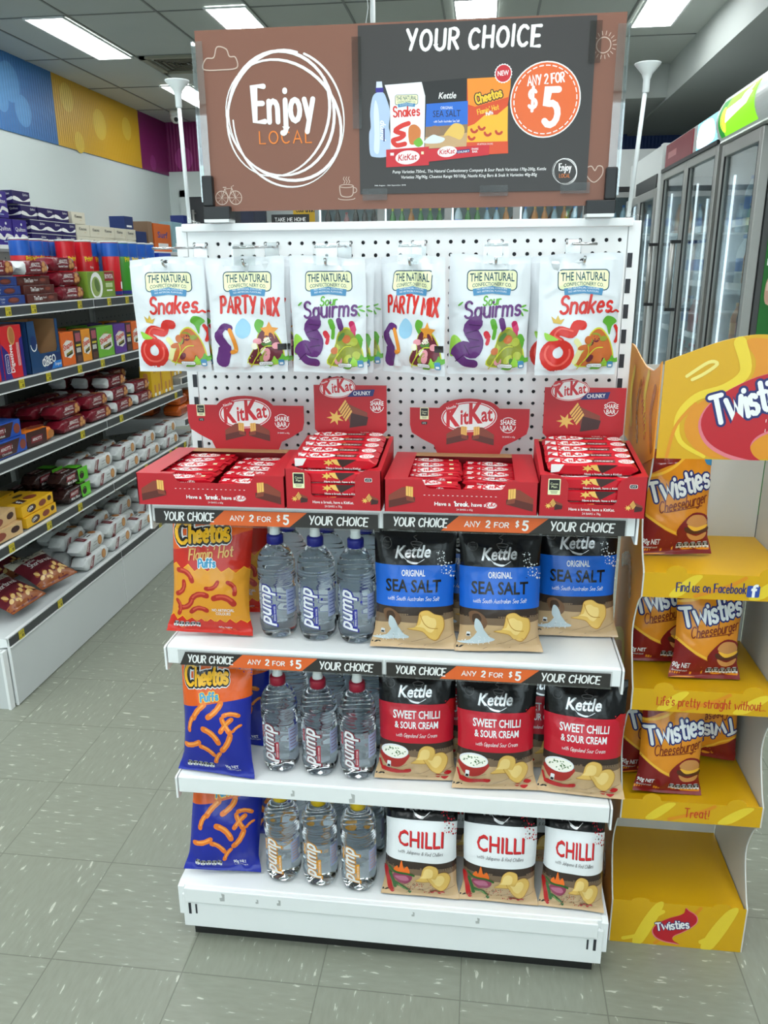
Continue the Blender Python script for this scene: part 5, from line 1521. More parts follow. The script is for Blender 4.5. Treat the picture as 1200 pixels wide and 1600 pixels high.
def fill_flat(x0, w, which, seed):
    rnd = random.Random(seed); n = 0
    for c, cx in enumerate((w * .27, w * .73)):
        for r in range(5):
            up = .0 if (r < 4) else 0
            z = (.040 if c == 0 else .034) - (.004 if r == 0 else 0)
            fbar('red bar on top in the %s box, %s from front, %s column' % (which, ORD[r], ('aisle side', 'fridge side')[c]),
                 (x0 + cx + rnd.uniform(-.003, .003), SY + .032 + r * .0375, 1.0455 + z + .003 * r * .3), radians(rnd.uniform(-2, 2) + (4 if c == 0 else -1)), radians(rnd.uniform(-3, 3)), radians(rnd.uniform(-2, 2)))
    for c, cx in enumerate((w * .27, w * .73)):
        for r in range(2):
            fbar('red bar underneath in the %s box, %s from front, %s column' % (which, ORD[r], ('aisle side', 'fridge side')[c]), (x0 + cx, SY + .024 + r * .036, 1.0455 + .010 - (.003 if c else 0)), 0)
flat_box(.291, 'flat red wafer bar box at the aisle end of the shelf', (-.479, SY, 1.0455), None)
fill_flat(-.479, .291, 'first flat red', 3)
flat_box(.281, 'flat red wafer bar box between the two chunky bar boxes', (.0015, SY, 1.0455), None)
fill_flat(.0015, .281, 'second flat red', 5)

def chunky_box(w, label, loc):
    D, Hh, Hb = .210, .077, .098
    t = thing('chunky_bar_box', label, 'display box', loc)
    m = MB(); th = .0016
    m.box(0, w, 0, D, .0005, .002, B_RED)
    for x in (0, w - th):
        m.prism([(0, .002), (D, .002), (D, Hb), (0, Hh)], 'x', x, x + th, B_RED)
    m.box(th, w - th, D - th, D, .002, Hb, B_RED)
    x0, x1 = w * .27, w * .73
    c = .024
    m.prism([(0, .002), (w, .002), (w, Hh), (x1 + .018, Hh), (x1 + .006, Hh - .006), (x1, Hh - .016), (x1, c + .006), (x1 - .006, c), (x0 + .006, c), (x0, c + .006), (x0, Hh - .016), (x0 - .006, Hh - .006), (x0 - .018, Hh), (0, Hh)], 'y', 0, th, B_RED)
    def topface(pts, mm):
        zz = lambda y: Hh + (Hb - Hh) * y / D
        vs = [(x, y, zz(y)) for x, y in pts] + [(x, y, zz(y) + .001) for x, y in pts]
        n = len(pts)
        m.add(vs, [tuple(reversed(range(n))), tuple(n + i for i in range(n))] + [(i, (i + 1) % n, n + (i + 1) % n, n + i) for i in range(n)], mm)
    topface([(0, 0), (x0 - .018, 0), (.0085, .02), (.0085, D), (0, D)], B_RED); topface([(w, D), (w - .0085, D), (w - .0085, .02), (x1 + .018, 0), (w, 0)], B_RED); topface([(.0085, D - .012), (w - .0085, D - .012), (w - .0085, D), (.0085, D)], B_KRAFT)
    a = Art()
    cocoa_mark(a, .026, .056, .022, 1); a.rrect(w - .031, .056, w - .017, .0635, .002, INK_W, 1); a.rrect(w - .0302, .0567, w - .0178, .0628, .002, INK_K, 2); a.text('UTZ', w - .024, .058, .0034, INK_W, 3, wid=.008)
    chunk(a, .026, .022, .014, 1); chunk(a, w - .022, .022, .014, 1)
    a.text('Have a break, have a KitKat.', w * .5, .0125, .0052, INK_W, 2, bold=.016, wid=w * .43); a.text('24 BARS x 70g', w * .5, .005, .0042, INK_W, 2, wid=.033)
    a.apply(m, front(0, 0, 0), eps=.0001)
    m.build('carton', t)
    m = MB()
    zt = .205; i0, i1 = .016, w - .014
    m.prism([(i0 + .010, Hb), (i1 - .010, Hb), (i1 - .008, Hb + .006), (i1, Hb + .014), (i1, zt), (i0 + .088, zt), (i0 + .080, zt + .010), (i0 + .050, zt + .018), (i0 + .020, zt + .012), (i0 + .012, zt), (i0, zt), (i0, Hb + .014), (i0 + .008, Hb + .006)], 'y', D - .002, D - .0004, B_RED)
    a = Art()
    kk_logo(a, i0 + .050, zt - .006, .070, 1, 4); a.ell(i0 + .024, zt + .006, .010, .0052, I_RED, 6, 16, 25); a.text('Nestle', i0 + .024, zt + .004, .0042, INK_W, 7, bold=.01, rot=22, wid=.014)
    a.poly([(i0 + .070, zt - .024), (i0 + .124, zt - .022), (i0 + .128, zt - .008), (i0 + .084, zt - .010)], NAVY, 7); a.text('CHUNKY', i0 + .101, zt - .020, .0082, INK_W, 8, bold=.015, wid=.036, rot=2)
    chunk(a, i0 + .068, zt - .062, .038, 1); share_bar(a, i0 + .132, zt - .042, .0145, 2); a.text('24 BARS x 70g', i0 + .112, Hb + .006, .0040, INK_W, 1, wid=.030)
    a.apply(m, front(0, D - .002, 0), eps=.0001)
    m.build('header_card', t)
    return t
def fill_chunky(x0, w, which):
    rnd = random.Random(x0)
    cx = x0 + w * .5
    for lv in range(3):
        cbar('red chunky bar in the %s chunky box cut-out, %s layer up' % (which, ORD[lv]), (cx - .002, SY + .022, 1.0455 + .0035 + lv * .0234), radians(rnd.uniform(-1, 1)))
    for r in range(5):
        cbar('red chunky bar on top in the %s chunky box, %s from the front' % (which, ORD[r]), (cx + rnd.uniform(-.002, .002), SY + .032 + r * .0365, 1.0455 + .0755 + .0028 * r), radians(rnd.uniform(-1.5, 1.5)), radians(5))
chunky_box(.182, 'chunky wafer bar box between the two flat red boxes', (-.1865, SY, 1.0455)); fill_chunky(-.1865, .182, 'first')
chunky_box(.189, 'chunky wafer bar box at the yellow stand end of the shelf', (.2845, SY, 1.0455)); fill_chunky(.2845, .189, 'second')

# ================================================================== the biscuit aisle
AX = -1.43
SHF = (('lowest', .262), ('second', .580), ('third', .860), ('fourth', 1.118), ('top', 1.365))
SHZ = dict(SHF)
GB = mat('perforated_grey_back', (112, 112, 106), rough=.6, var=.08)
TICK = ink('ticket_yellow', (206, 188, 40)); TICK2 = ink('ticket_print', (120, 108, 30))
DECKW = mat('dulled_white_deck', (206, 210, 210), rough=.5, var=.05)
def perforated(mb, x, y0, y1, z0, z1):
    y = y0 + .03
    n = 0
    while y < y1 - .01:
        z = z0 + .03
        while z < z1:
            mb.add([(x, y - .004, z - .004), (x, y + .004, z - .004), (x, y + .004, z + .004), (x, y - .004, z + .004)], [(0, 1, 2, 3)], DK)
            z += .0508
        y += .0508
def ticket(parent, x, y, z, w=.032, h=.030, grey=False):
    mb = MB(); mb.box(x, x + .0012, y, y + w, z, z + h, INK_W if grey else TICK)
    if not grey:
        a = Art(); a.rect(.003, h * .62, w * .9, h * .70, TICK2, 0); a.rect(.003, h * .80, w * .8, h * .86, TICK2, 0); a.rect(.003, h * .14, w * .35, h * .24, TICK2, 0); a.rect(w * .5, h * .12, w * .86, h * .48, TICK2, 0)
        a.apply(mb, plane((x + .0012, y, z), (0, 1, 0), (0, 0, 1)))
    mb.build('price_ticket', parent)
def bay(y0, y1, label, shelves, tickets):
    t = thing('shelving_bay', label, 'shelving', (0, 0, 0))
    mb = MB(); mb.box(-1.915, -1.900, y0 + .012, y1 - .012, .02, 1.555, GB); perforated(mb, -1.8992, y0, y1, .28, 1.55); mb.build('rear_panel', t)
    MB().box(-1.92, -1.895, y0 + .005, y1 - .005, 1.555, 1.568, GREY_STEEL).build('top_rail', t)
    for y in (y0 + .012, y1 - .012)[:2 if y1 > 3 else 1]:
        mb = MB(); mb.box(-1.93, -1.885, y - .011, y + .011, 0, 1.566, GREY_STEEL); mb.build('upright_post', t)
    mb = MB(); mb.box(AX - .004, AX + .004, y0 + .004, y1 - .004, .004, .224, DECKW); mb.build('base_front', t)
    mb = MB(); mb.box(AX - .006, AX + .0045, y0 + .001, y0 + .0038, 0.002, .226, WHITE_STEEL); mb.box(AX - .45, AX - .008, y0 + .001, y0 + .0045, 0.01, .222, DECKW); mb.build('end_panel', t)
    for nm, z in shelves:
        d = .46
        mb = MB()
        white = nm in ('lowest', 'low white')
        mb.box(AX - d, AX - .002, y0 + .003, y1 - .003, z - .022, z - .003, DECKW if white else GREY_STEEL)
        mb.box(AX - .012, AX + .001, y0 + .003, y1 - .003, z - .036, z, WHITE_STEEL)
        mb.box(AX + .001, AX + .005, y0 + .006, y1 - .006, z - .032, z - .004, DARK_STRIP); mb.box(AX + .001, AX + .009, y0 + .006, y1 - .006, z - .037, z - .034, WHITE_STEEL)
        s = mb.build('shelf', t)
        mb = MB(); mb.prism([(AX - .004, z - .034), (AX - .004, z - .004), (AX - d, z - .004), (AX - d, z - .10)], 'y', y0 + .0005, y0 + .0025, WHITE_STEEL) if False else mb.prism([(AX - .004, z - .034), (AX - .004, z - .004), (AX - d, z - .004), (AX - d, z - .10)], 'y', y0 + .0005, y0 + .0025, WHITE_STEEL if white else GREY_STEEL)
        mb.build('shelf_bracket', s)
        for y in tickets.get(nm, ()):
            if y0 <= y < y1 - .03:
                ticket(s, AX + .0052, y, z - .033, grey=False)
    return t
TK = {'lowest': (.66, .93, 1.93, 2.02), 'second': (.68, .93, 1.17, 1.83, 2.14, 2.22, 2.35), 'third': (1.26, 1.62, 2.28), 'fourth': (.88, 1.06, 1.30, 1.50, 1.70, 1.95), 'top': (.86, 1.02, 1.36, 1.62, 1.80, 1.98), 'low white': (2.45,)}
FULL = [(n, z) for n, z in SHF]
bay(.60, 1.50, 'grey shelving bay of biscuits at the start of the aisle', FULL, TK)
bay(1.50, 2.40, 'grey shelving bay of biscuits in the middle of the aisle', FULL, TK)
bay(2.40, 3.30, 'grey shelving bay with orange packs at the far end of the aisle', [('lowest', .262), ('second', .46), ('low white', .695), ('third', .92), ('fourth', 1.14), ('top', 1.365)], TK)
# the neighbouring run of shelving begins at the picture's edge
MB()
t = thing('shelf_end_panel', 'white steel base panel of the next shelving run at the start of the aisle', 'shelving', (0, 0, 0))
mb = MB(); mb.box(-2.3, AX - .018, .575, .595, .0, .222, DECKW); mb.build('base_panel', t)
mb = MB(); mb.box(AX - .016, AX - .006, .57, .595, 0, .222, WHITE_STEEL); mb.build('corner_post', t)

PACKS = {}
def flow_pack(L_, D_, H_, filmm, top_fn, front_fn, endm=None):
    """Flow-wrapped pack: x along, front towards -y, crimped fins at both ends."""
    nx = 14; m = MB()
    prof = [(-1, -.55), (-1, .55), (-.8, .95), (0, 1.0), (.8, .95), (1, .55), (1, -.55), (.8, -1), (-.8, -1)]
    n = len(prof)
    vs = []; xs = []
    for i in range(nx + 1):
        x = -L_ / 2 + L_ * i / nx
        k = clamp((L_ / 2 - abs(x) - .012) / .022) ** .5
        wob = 1 + .05 * sin(i * 2.7)
        hw = D_ / 2 * (.72 + .28 * k); hh = max(.0010, H_ / 2 * k * (wob if k > .9 else 1))
        for p in prof:
            vs.append((x, p[0] * hw, min(H_ * 1.02, max(0.0, H_ / 2 + p[1] * hh))))
        xs.append(x)
    for i in range(nx):
        end = abs(xs[i] + xs[i + 1]) / 2 > L_ / 2 - .030
        fs = [(i * n + k, (i + 1) * n + k, (i + 1) * n + (k + 1) % n, i * n + (k + 1) % n) for k in range(n)]
        b = len(m.v)
        m.add([vs[j] for j in range(i * n, (i + 2) * n)], [tuple(q - i * n for q in f) for f in fs], (endm or filmm) if end else filmm, True)
    m.add(vs[:n], [tuple(range(n))], endm or filmm); m.add(vs[-n:], [tuple(reversed(range(n)))], endm or filmm)
    if top_fn:
        a = Art(); top_fn(a); a.apply(m, plane((0, 0, H_ + .0012), (1, 0, 0), (0, 1, 0)), eps=.0002)
    if front_fn:
        a = Art(); front_fn(a); a.apply(m, plane((0, -D_ / 2 - .0003, 0), (1, 0, 0), (0, 0, 1)), eps=.0002)
    return m
def carton_box(w, d, h, m0, front_fn, side_fn=None, top_fn=None):
    """Carton: origin at the middle of the base, front towards -y."""
    m = MB(); m.box(-w / 2, w / 2, -d / 2, d / 2, 0, h, m0, .0012)
    if front_fn:
        a = Art(); front_fn(a); a.apply(m, front(0, -d / 2, 0), eps=.0002, clip=(-w / 2, 0, w / 2, h))
    if side_fn:
        a = Art(); side_fn(a); a.apply(m, plane((-w / 2, 0, 0), (0, -1, 0), (0, 0, 1)), eps=.0002, clip=(-d / 2, 0, d / 2, h))
    if top_fn:
        a = Art(); top_fn(a); a.apply(m, plane((0, 0, h), (1, 0, 0), (0, 1, 0)), eps=.0002, clip=(-w / 2, -d / 2, w / 2, d / 2))
    return m
def maker(name, cat, mbf):
    return Maker(lambda: tag(mbf().build(name), '', cat))
MARO = ink('maroon', (112, 22, 34)); BISC = ink('biscuit', (176, 112, 58)); BISC2 = ink('biscuit_light', (206, 150, 92)); ABR = ink('label_maroon', (120, 28, 40))
def arn(a, x, y, w, L, slant=.3):
    h = w * .34
    a.poly([(x - w / 2 - h * slant * .5, y - h / 2), (x + w / 2 - h * slant * .5, y - h / 2), (x + w / 2 + h * slant * .5, y + h / 2), (x - w / 2 + h * slant * .5, y + h / 2)], ABR, L)
    a.text("ARNOTT'S", x, y - h * .20, h * .46, INK_W, L + 1, bold=.01, shear=.2, wid=w * .82)
WP = film('pack_white', (204, 207, 207), .3)
def wp_front(a):
    a.poly([(-.076, .006), (-.048, .006), (-.024, .052), (-.052, .052)], ABR, 0); a.text("ARNOTT'S", -.046, .029, .014, INK_W, 1, bold=.02, rot=62, wid=.042)
    a.ell(.052, .032, .019, .021, BISC, 0, 20); a.ell(.052, .032, .015, .017, BISC2, 1, 16)
    a.text('original', .012, .034, .006, SMOKE, 1, wid=.030); a.text('plain biscuit', .008, .022, .005, SMOKE, 1, wid=.034)
def wp_top(a):
    a.poly([(-.060, -.026), (-.030, -.026), (-.020, .026), (-.050, .026)], ABR, 0); a.text("ARNOTT'S", -.036, .0, .009, INK_W, 1, rot=75, wid=.036); a.rect(.0, -.010, .03, -.004, SMOKE, 0); a.rect(.0, .006, .026, .010, SMOKE, 0); a.ell(.062, .004, .016, .018, BISC, 0, 16)
wpk = maker('biscuit_packet', 'biscuit packet', lambda: flow_pack(.235, .072, .058, WP, wp_top, wp_front))
def wr_front(a): wp_front(a)
rnd_pack = maker('biscuit_packet', 'biscuit packet', lambda: flow_pack(.225, .068, .066, WP, wp_top, wp_front))
MF = film('pack_maroon', (112, 20, 36), .28)
def mp_front(a):
    arn(a, -.010, .036, .080, 0); a.text('Assorted Creams', -.012, .014, .008, INK_W, 1, bold=.01, wid=.074); a.stroke([(-.055, .026), (-.02, .031), (.03, .029)], .0012, INK_W, 1)
    for (x, y, r) in ((.052, .036, .014), (.066, .022, .013), (.046, .018, .012)):
        a.ell(x, y, r, r * .85, BISC, 1, 12); a.ell(x, y + .001, r * .7, r * .6, BISC2, 2, 10)
def mp_top(a):
    arn(a, -.015, .008, .085, 0); a.text('Assorted Creams', -.015, -.020, .008, INK_W, 1, wid=.08)
    for (x, y, r) in ((.05, .0, .017), (.066, -.016, .014)):
        a.ell(x, y, r, r, BISC, 1, 12)
mpk = maker('biscuit_packet', 'biscuit packet', lambda: flow_pack(.225, .075, .050, MF, mp_top, mp_front, None))
mpw = maker('biscuit_packet', 'biscuit packet', lambda: flow_pack(.225, .075, .050, MF, mp_top, mp_front, WP))
BLF = film('pack_blue', (36, 60, 128), .3); BRF = film('pack_brown', (84, 34, 26), .3); GRF = film('pack_green', (92, 190, 40), .3); DKF = film('pack_dark_choc', (44, 24, 22), .25); YLF = film('pack_yellow', (232, 178, 36), .3); CRF = film('pack_cream', (208, 172, 124), .3); ORF = film('pack_orange', (222, 118, 36), .3); BRI = film('pack_bright_blue', (32, 78, 170), .3)
def tt_front(a):
    a.text('TimTam', -.035, .009, .014, INK_W, 0, bold=.02, wid=.058); a.text('Original', .012, .014, .006, INK_W, 0, wid=.026); a.ell(.058, .014, .026, .010, CHOC, 0, 16); a.ell(.058, .016, .020, .006, CHOC2, 1, 14)
ttk = maker('biscuit_packet', 'biscuit packet', lambda: carton_box(.215, .10, .0300, BRF, tt_front))
def tb_front(a):
    a.text('TimTam', -.075, .008, .011, INK_W, 0, bold=.02, wid=.03); a.text('Double', -.030, .017, .006, INK_W, 0, wid=.026); a.text('Coat', -.030, .007, .006, INK_W, 0, wid=.018); a.ell(.035, .014, .036, .010, CHOC, 0, 16); a.ell(.035, .016, .028, .006, CHOC2, 1, 14)
tbk = maker('biscuit_packet', 'biscuit packet', lambda: carton_box(.215, .10, .030, BLF, tb_front))
def bl_front(a):
    arn(a, -.02, .030, .07, 0); a.poly([(-.10, .004), (.03, .004), (.06, .052), (-.10, .052)], CHOC3, 0); arn(a, -.035, .030, .075, 1); a.text('Chocolate', -.03, .010, .008, INK_W, 2, wid=.06); a.ell(.075, .026, .02, .018, CHOC2, 1, 14)
blk = maker('biscuit_packet', 'biscuit packet', lambda: carton_box(.20, .12, .056, BRI, bl_front))
def og_front(a):
    a.poly([(-.09, .0), (.03, .0), (.035, .056), (-.09, .056)], CHOC3, 0); arn(a, -.030, .024, .07, 1); a.ell(.06, .026, .02, .016, BISC, 1, 14)
ogk = maker('biscuit_packet', 'biscuit packet', lambda: flow_pack(.19, .075, .056, ORF, lambda a: a.ell(.02, 0, .05, .02, CHOC2, 0, 16), og_front))
def gd_front(a):
    a.poly([(.028, .0), (.10, .0), (.10, .056), (.020, .056)], GRF, 0); arn(a, -.035, .036, .07, 1); a.text('Mint Slice', -.03, .012, .011, INK_W, 1, bold=.015, shear=.2, wid=.068); a.ell(.05, .026, .018, .016, DKF, 1, 14); a.stroke(arc(.05, .026, .013, .011, 20, 160, 6), .002, GRF, 2)
gdk = maker('biscuit_packet', 'biscuit packet', lambda: flow_pack(.215, .075, .058, DKF, lambda a: (a.poly([(.028, -.032), (.078, -.032), (.078, .032), (.020, .032)], GRF, 0), arn(a, -.03, .008, .075, 1), a.text('Mint Slice', -.03, -.018, .010, INK_W, 1, bold=.01, wid=.06)), gd_front, None))
def ye_front(a):
    a.ell(-.045, .020, .030, .014, CHOC3, 0, 16); a.text('100s', -.05, .016, .012, INK_W, 1, bold=.02, rot=12, wid=.034); a.ell(.03, .02, .026, .012, CHOC2, 0, 14); a.ell(.08, .024, .014, .010, CHOC3, 0, 12)
def ye_top(a):
    a.poly([(-.07, -.04), (-.02, -.04), (-.01, .0), (-.06, .0)], CHOC3, 0); a.text('100s', -.04, -.026, .016, INK_W, 1, bold=.02, rot=70, wid=.04); a.ell(.03, -.02, .035, .02, CHOC2, 0, 14); a.ell(.03, .03, .03, .012, CHOC3, 0, 14)
yek = maker('biscuit_packet', 'biscuit packet', lambda: carton_box(.215, .135, .040, YLF, ye_front, lambda a: (a.ell(0, .02, .03, .012, CHOC3, 0, 14),), ye_top))
crk = maker('biscuit_packet', 'biscuit packet', lambda: carton_box(.20, .13, .046, CRF, lambda a: (a.ell(-.03, .022, .04, .015, CHOC2, 0, 16), a.ell(.06, .026, .024, .012, CHOC3, 0, 14)), lambda a: (a.poly([(.02, 0), (.065, 0), (.065, .046), (.035, .046)], film('end_green', (34, 84, 44)), 0), a.ell(-.02, .023, .02, .012, CHOC2, 0, 12)), lambda a: (a.ell(-.04, -.02, .04, .03, CHOC2, 0, 16), a.ell(.05, .02, .035, .025, CHOC3, 0, 16))))
Q = radians(90)
R6 = random.Random(77)
def put(mk, label, y, z, x=0.0, d=.072, rz=0.0, ry=0.0, rx=0.0, group=None):
    """On an aisle shelf, front towards the walkway; y is the middle along the shelf."""
    mk(label, (AX - .016 - d / 2 - x, y, z), Q + radians(rz), radians(rx), radians(ry), group)

# --- lowest shelf: white packs and shortbread bags
def sb_art():
    a = Art(); M2 = film('short_maroon', (96, 30, 40)); CREM = film('short_cream', (206, 200, 184)); NUT = film('nut', (214, 176, 112)); CAR = film('caramel', (150, 84, 46))
    a.rect(-.12, 0, .12, .22, M2, 0); a.poly([(-.12, .145), (.12, .155), (.12, .22), (-.12, .22)], CREM, 1); a.poly([(-.12, 0), (.12, 0), (.12, .03), (.0, .045), (-.12, .03)], CAR, 1)
    a.text("ARNOTT'S", -.01, .168, .022, INK_K, 2, bold=.02, wid=.12); a.script('Butter', -.03, .128, .016, INK_W, 2, w=.1, wid=.055); a.script('Shortbread', .0, .103, .022, INK_W, 2, w=.1, wid=.12)
    rr = random.Random(4)
    for (x, y) in ((-.060, .040), (-.035, .055), (-.010, .045), (-.030, .030), (.020, .060), (.045, .075), (.060, .058), (.050, .040), (.075, .050), (.030, .036), (-.066, .066)):
        a.ell(x, y, .017, .010, CAR, 2, 10, rr.uniform(0, 180)); a.ell(x, y + .001, .014, .008, NUT, 3, 10, rr.uniform(0, 180))
    return a
sba = sb_art()
sbag = Maker(lambda: make_bag('shortbread_packet', 'biscuit packet', .20, .19, .055, 205, sba, film('short_maroon', (96, 30, 40)), nu=16, nv=16))
def lay(mk, label, y, z, x, rz, tilt):
    mk(label, (AX - .03 - x, y, z), Q + radians(rz), radians(tilt - 90))
lay(sbag, 'dark red shortbread packet lying at the start of the lowest aisle shelf', .81, .300, .0, -4, 22)
lay(sbag, 'dark red shortbread packet lying beside the first one, against the white packs', 1.03, .302, .0, -12, 24)
lay(sbag, 'dark red shortbread packet deeper on the lowest shelf behind the first one', .86, .300, .19, 5, 14)
lay(sbag, 'shortbread packet deepest on the lowest shelf, behind the second one', 1.10, .300, .20, -5, 16)
def row(mk, what, sh, ys, d, layer_h, layers, x0=0.0, jit=6, base=0.0, tag_=''):
    z = SHZ[sh] + .001 + base
    for i, y in enumerate(ys):
        for l in range(layers[i] if isinstance(layers, (list, tuple)) else layers):
            put(mk, '%s, %s aisle shelf, %s from the start, %s layer%s' % (what, sh, ORD[i], ORD[l], tag_), y + R6.uniform(-.006, .006), z + l * layer_h, x0 + l * .012 + R6.uniform(0, .006), d, R6.uniform(-jit, jit), 0)
row(wpk, 'white biscuit packet', 'lowest', [1.32, 1.57, 1.83, 2.09], .072, .0625, [2, 2, 1, 1], 0, 2)
row(rnd_pack, 'white rounded packet', 'lowest', [1.34, 1.59, 1.84, 2.10, 2.35], .068, .0705, [2, 2, 2, 2, 1], .094, 2, tag_=' behind')
row(rnd_pack, 'white rounded packet', 'lowest', [1.40, 1.66, 1.92, 2.18], .068, .0705, [2, 2, 2, 2], .182, 2, tag_=' at the back')
# --- second shelf
row(crk, 'cream and brown biscuit packet', 'second', [.71], .13, .047, 2)
row(yek, 'yellow chocolate packet', 'second', [.945], .135, .042, 2, 0, 2)
row(yek, 'yellow chocolate packet', 'second', [.945], .135, .042, 2, .152, 2, tag_=' behind')
row(gdk, 'green mint packet', 'second', [1.235], .075, .063, 2, 0, 2)
row(gdk, 'green mint packet', 'second', [1.225], .075, .063, 2, .094, 2, tag_=' behind')
row(gdk, 'dark mint packet', 'second', [1.215], .075, .063, 1, .19, 2, tag_=' at the back')
row(wpk, 'white biscuit packet', 'second', [1.49, 1.74, 1.99, 2.25], .072, .0625, 2, 0, 2)
row(wpk, 'white biscuit packet', 'second', [1.49, 1.74, 1.99, 2.24], .072, .0625, [2, 2, 1, 1], .096, 3, tag_=' behind')
for k, y in enumerate((2.54, 2.79)):
    for l in range(2):
        put(wpk, 'white biscuit packet in the far bay under the white shelf, %s along, %s layer' % (ORD[k], ORD[l]), y, .462 + l * .0625, 0, .072, R6.uniform(-5, 5))
# --- third shelf
row(blk, 'blue and brown chocolate biscuit packet', 'third', [.81], .12, .057, 2, 0, 2)
row(ogk, 'orange and brown biscuit packet', 'third', [1.025], .075, .057, 1, 0, 5)
row(ogk, 'orange and brown biscuit packet', 'third', [.80], .075, .060, [2], .140, 2, tag_=' behind')
row(mpk, 'maroon assorted packet', 'third', [1.265, 1.50], .075, .0545, 2, 0, 2)
row(mpk, 'maroon assorted packet', 'third', [1.25, 1.48], .075, .0545, 2, .096, 2, tag_=' behind')
row(mpk, 'maroon assorted packet', 'third', [1.24, 1.47], .075, .0545, 2, .19, 2, tag_=' at the back')
row(mpw, 'white ended maroon packet', 'third', [1.735, 1.965], .075, .0545, [3, 2], 0, 1.5)
row(mpw, 'white ended maroon packet', 'third', [1.72, 1.95], .075, .0545, [4, 3], .096, 1.5, tag_=' behind')
row(mpw, 'white ended maroon packet', 'third', [1.70], .075, .0545, 4, .19, 1.5, tag_=' at the back')
YB = film('rusk_yellow', (222, 176, 28), .35); FNG = ink('biscuit_finger', (196, 128, 72))
def rusk_front(a):
    for x in (-.03, .02):
        a.rrect(x - .010, .004, x + .010, .060, .009, FNG, 0); a.ell(x, .010, .014, .010, INK_W, 1, 10)
    a.text('Scotch Finger', 0, .118, .010, MARO, 0, wid=.075); a.poly([(.045, .02), (.06, .02), (.06, .14), (.045, .14)], BISC, 0)
rusk = maker('biscuit_carton', 'biscuit carton', lambda: carton_box(.135, .06, .155, YB, rusk_front, lambda a: (a.rrect(-.012, .02, .012, .12, .01, FNG, 0),)))
for i, y in enumerate((2.165, 2.305)):
    put(rusk, 'tall yellow biscuit carton on the third aisle shelf, %s along' % ORD[i], y, .861, .02, .06, 0)
put(rusk, 'tall yellow biscuit carton at the back of the third shelf behind the maroon packs', 2.02, .861, .26, .06, 0)
put(rusk, 'tall yellow biscuit carton on the third shelf of the far bay', 2.52, .921, .05, .06, 0)
oran = maker('bread_packet', 'bread packet', lambda: flow_pack(.17, .10, .056, film('bread_orange', (196, 92, 30), .3), lambda a: a.ell(0, 0, .05, .03, BISC, 0, 16), lambda a: (a.rect(-.05, .014, .05, .04, film('bread_brown', (150, 60, 24)), 0),)))
for k, y in enumerate((2.53, 2.73)):
    for l in range(2):
        put(oran, 'orange wrapped packet on the white shelf of the far bay, %s along, %s layer' % (ORD[k], ORD[l]), y, .697 + l * .0605, .03 + .1 * (k == 0) * 0, .10, 0)
put(oran, 'orange wrapped packet deep on the white shelf of the far bay', 2.53, .697, .19, .10, 0)
# --- fourth shelf: cartons
DG_B = mat('digestive_red', (206, 26, 34), rough=.35); DGB = ink('digestive_blue', (40, 28, 122)); 
def dig_front(a):
    a.poly([(-.065, .0), (-.02, .0), (-.04, .05), (-.03, .09), (-.065, .12)], DGB, 0); a.poly([(.045, 0), (.065, 0), (.065, .14), (.045, .13)], DGB, 0)
    a.text('Digestives', -.004, .068, .022, INK_W, 1, bold=.02, rot=90, wid=.095); a.rrect(-.052, .02, -.026, .085, .006, INK_W, 0); a.rrect(-.050, .022, -.028, .083, .005, DGB, 1); a.text("McVitie's", -.036, .052, .009, INK_W, 2, rot=90, wid=.05); a.ell(.0, .145, .022, .032, BISC2, 0, 18); a.ell(.002, .145, .016, .026, BISC, 1, 16)
    for k in range(3):
        a.rect(.024 + k * .006, .04, .026 + k * .006, .12, INK_W, 1)
digk = maker('biscuit_carton', 'biscuit carton', lambda: carton_box(.13, .07, .180, DG_B, dig_front))
put(digk, 'red and blue upright biscuit carton beside the open navy display carton', .905, 1.119, 0, .07, 0)
put(digk, 'red and blue upright biscuit carton at the start of the fourth aisle shelf', .77, 1.119, .0, .07, 0)
OREO = mat('oreo_navy', (20, 62, 108), rough=.35, var=.1); OCY = ink('oreo_light_blue', (30, 120, 200)); ODK = ink('oreo_navy_print', (16, 40, 96))
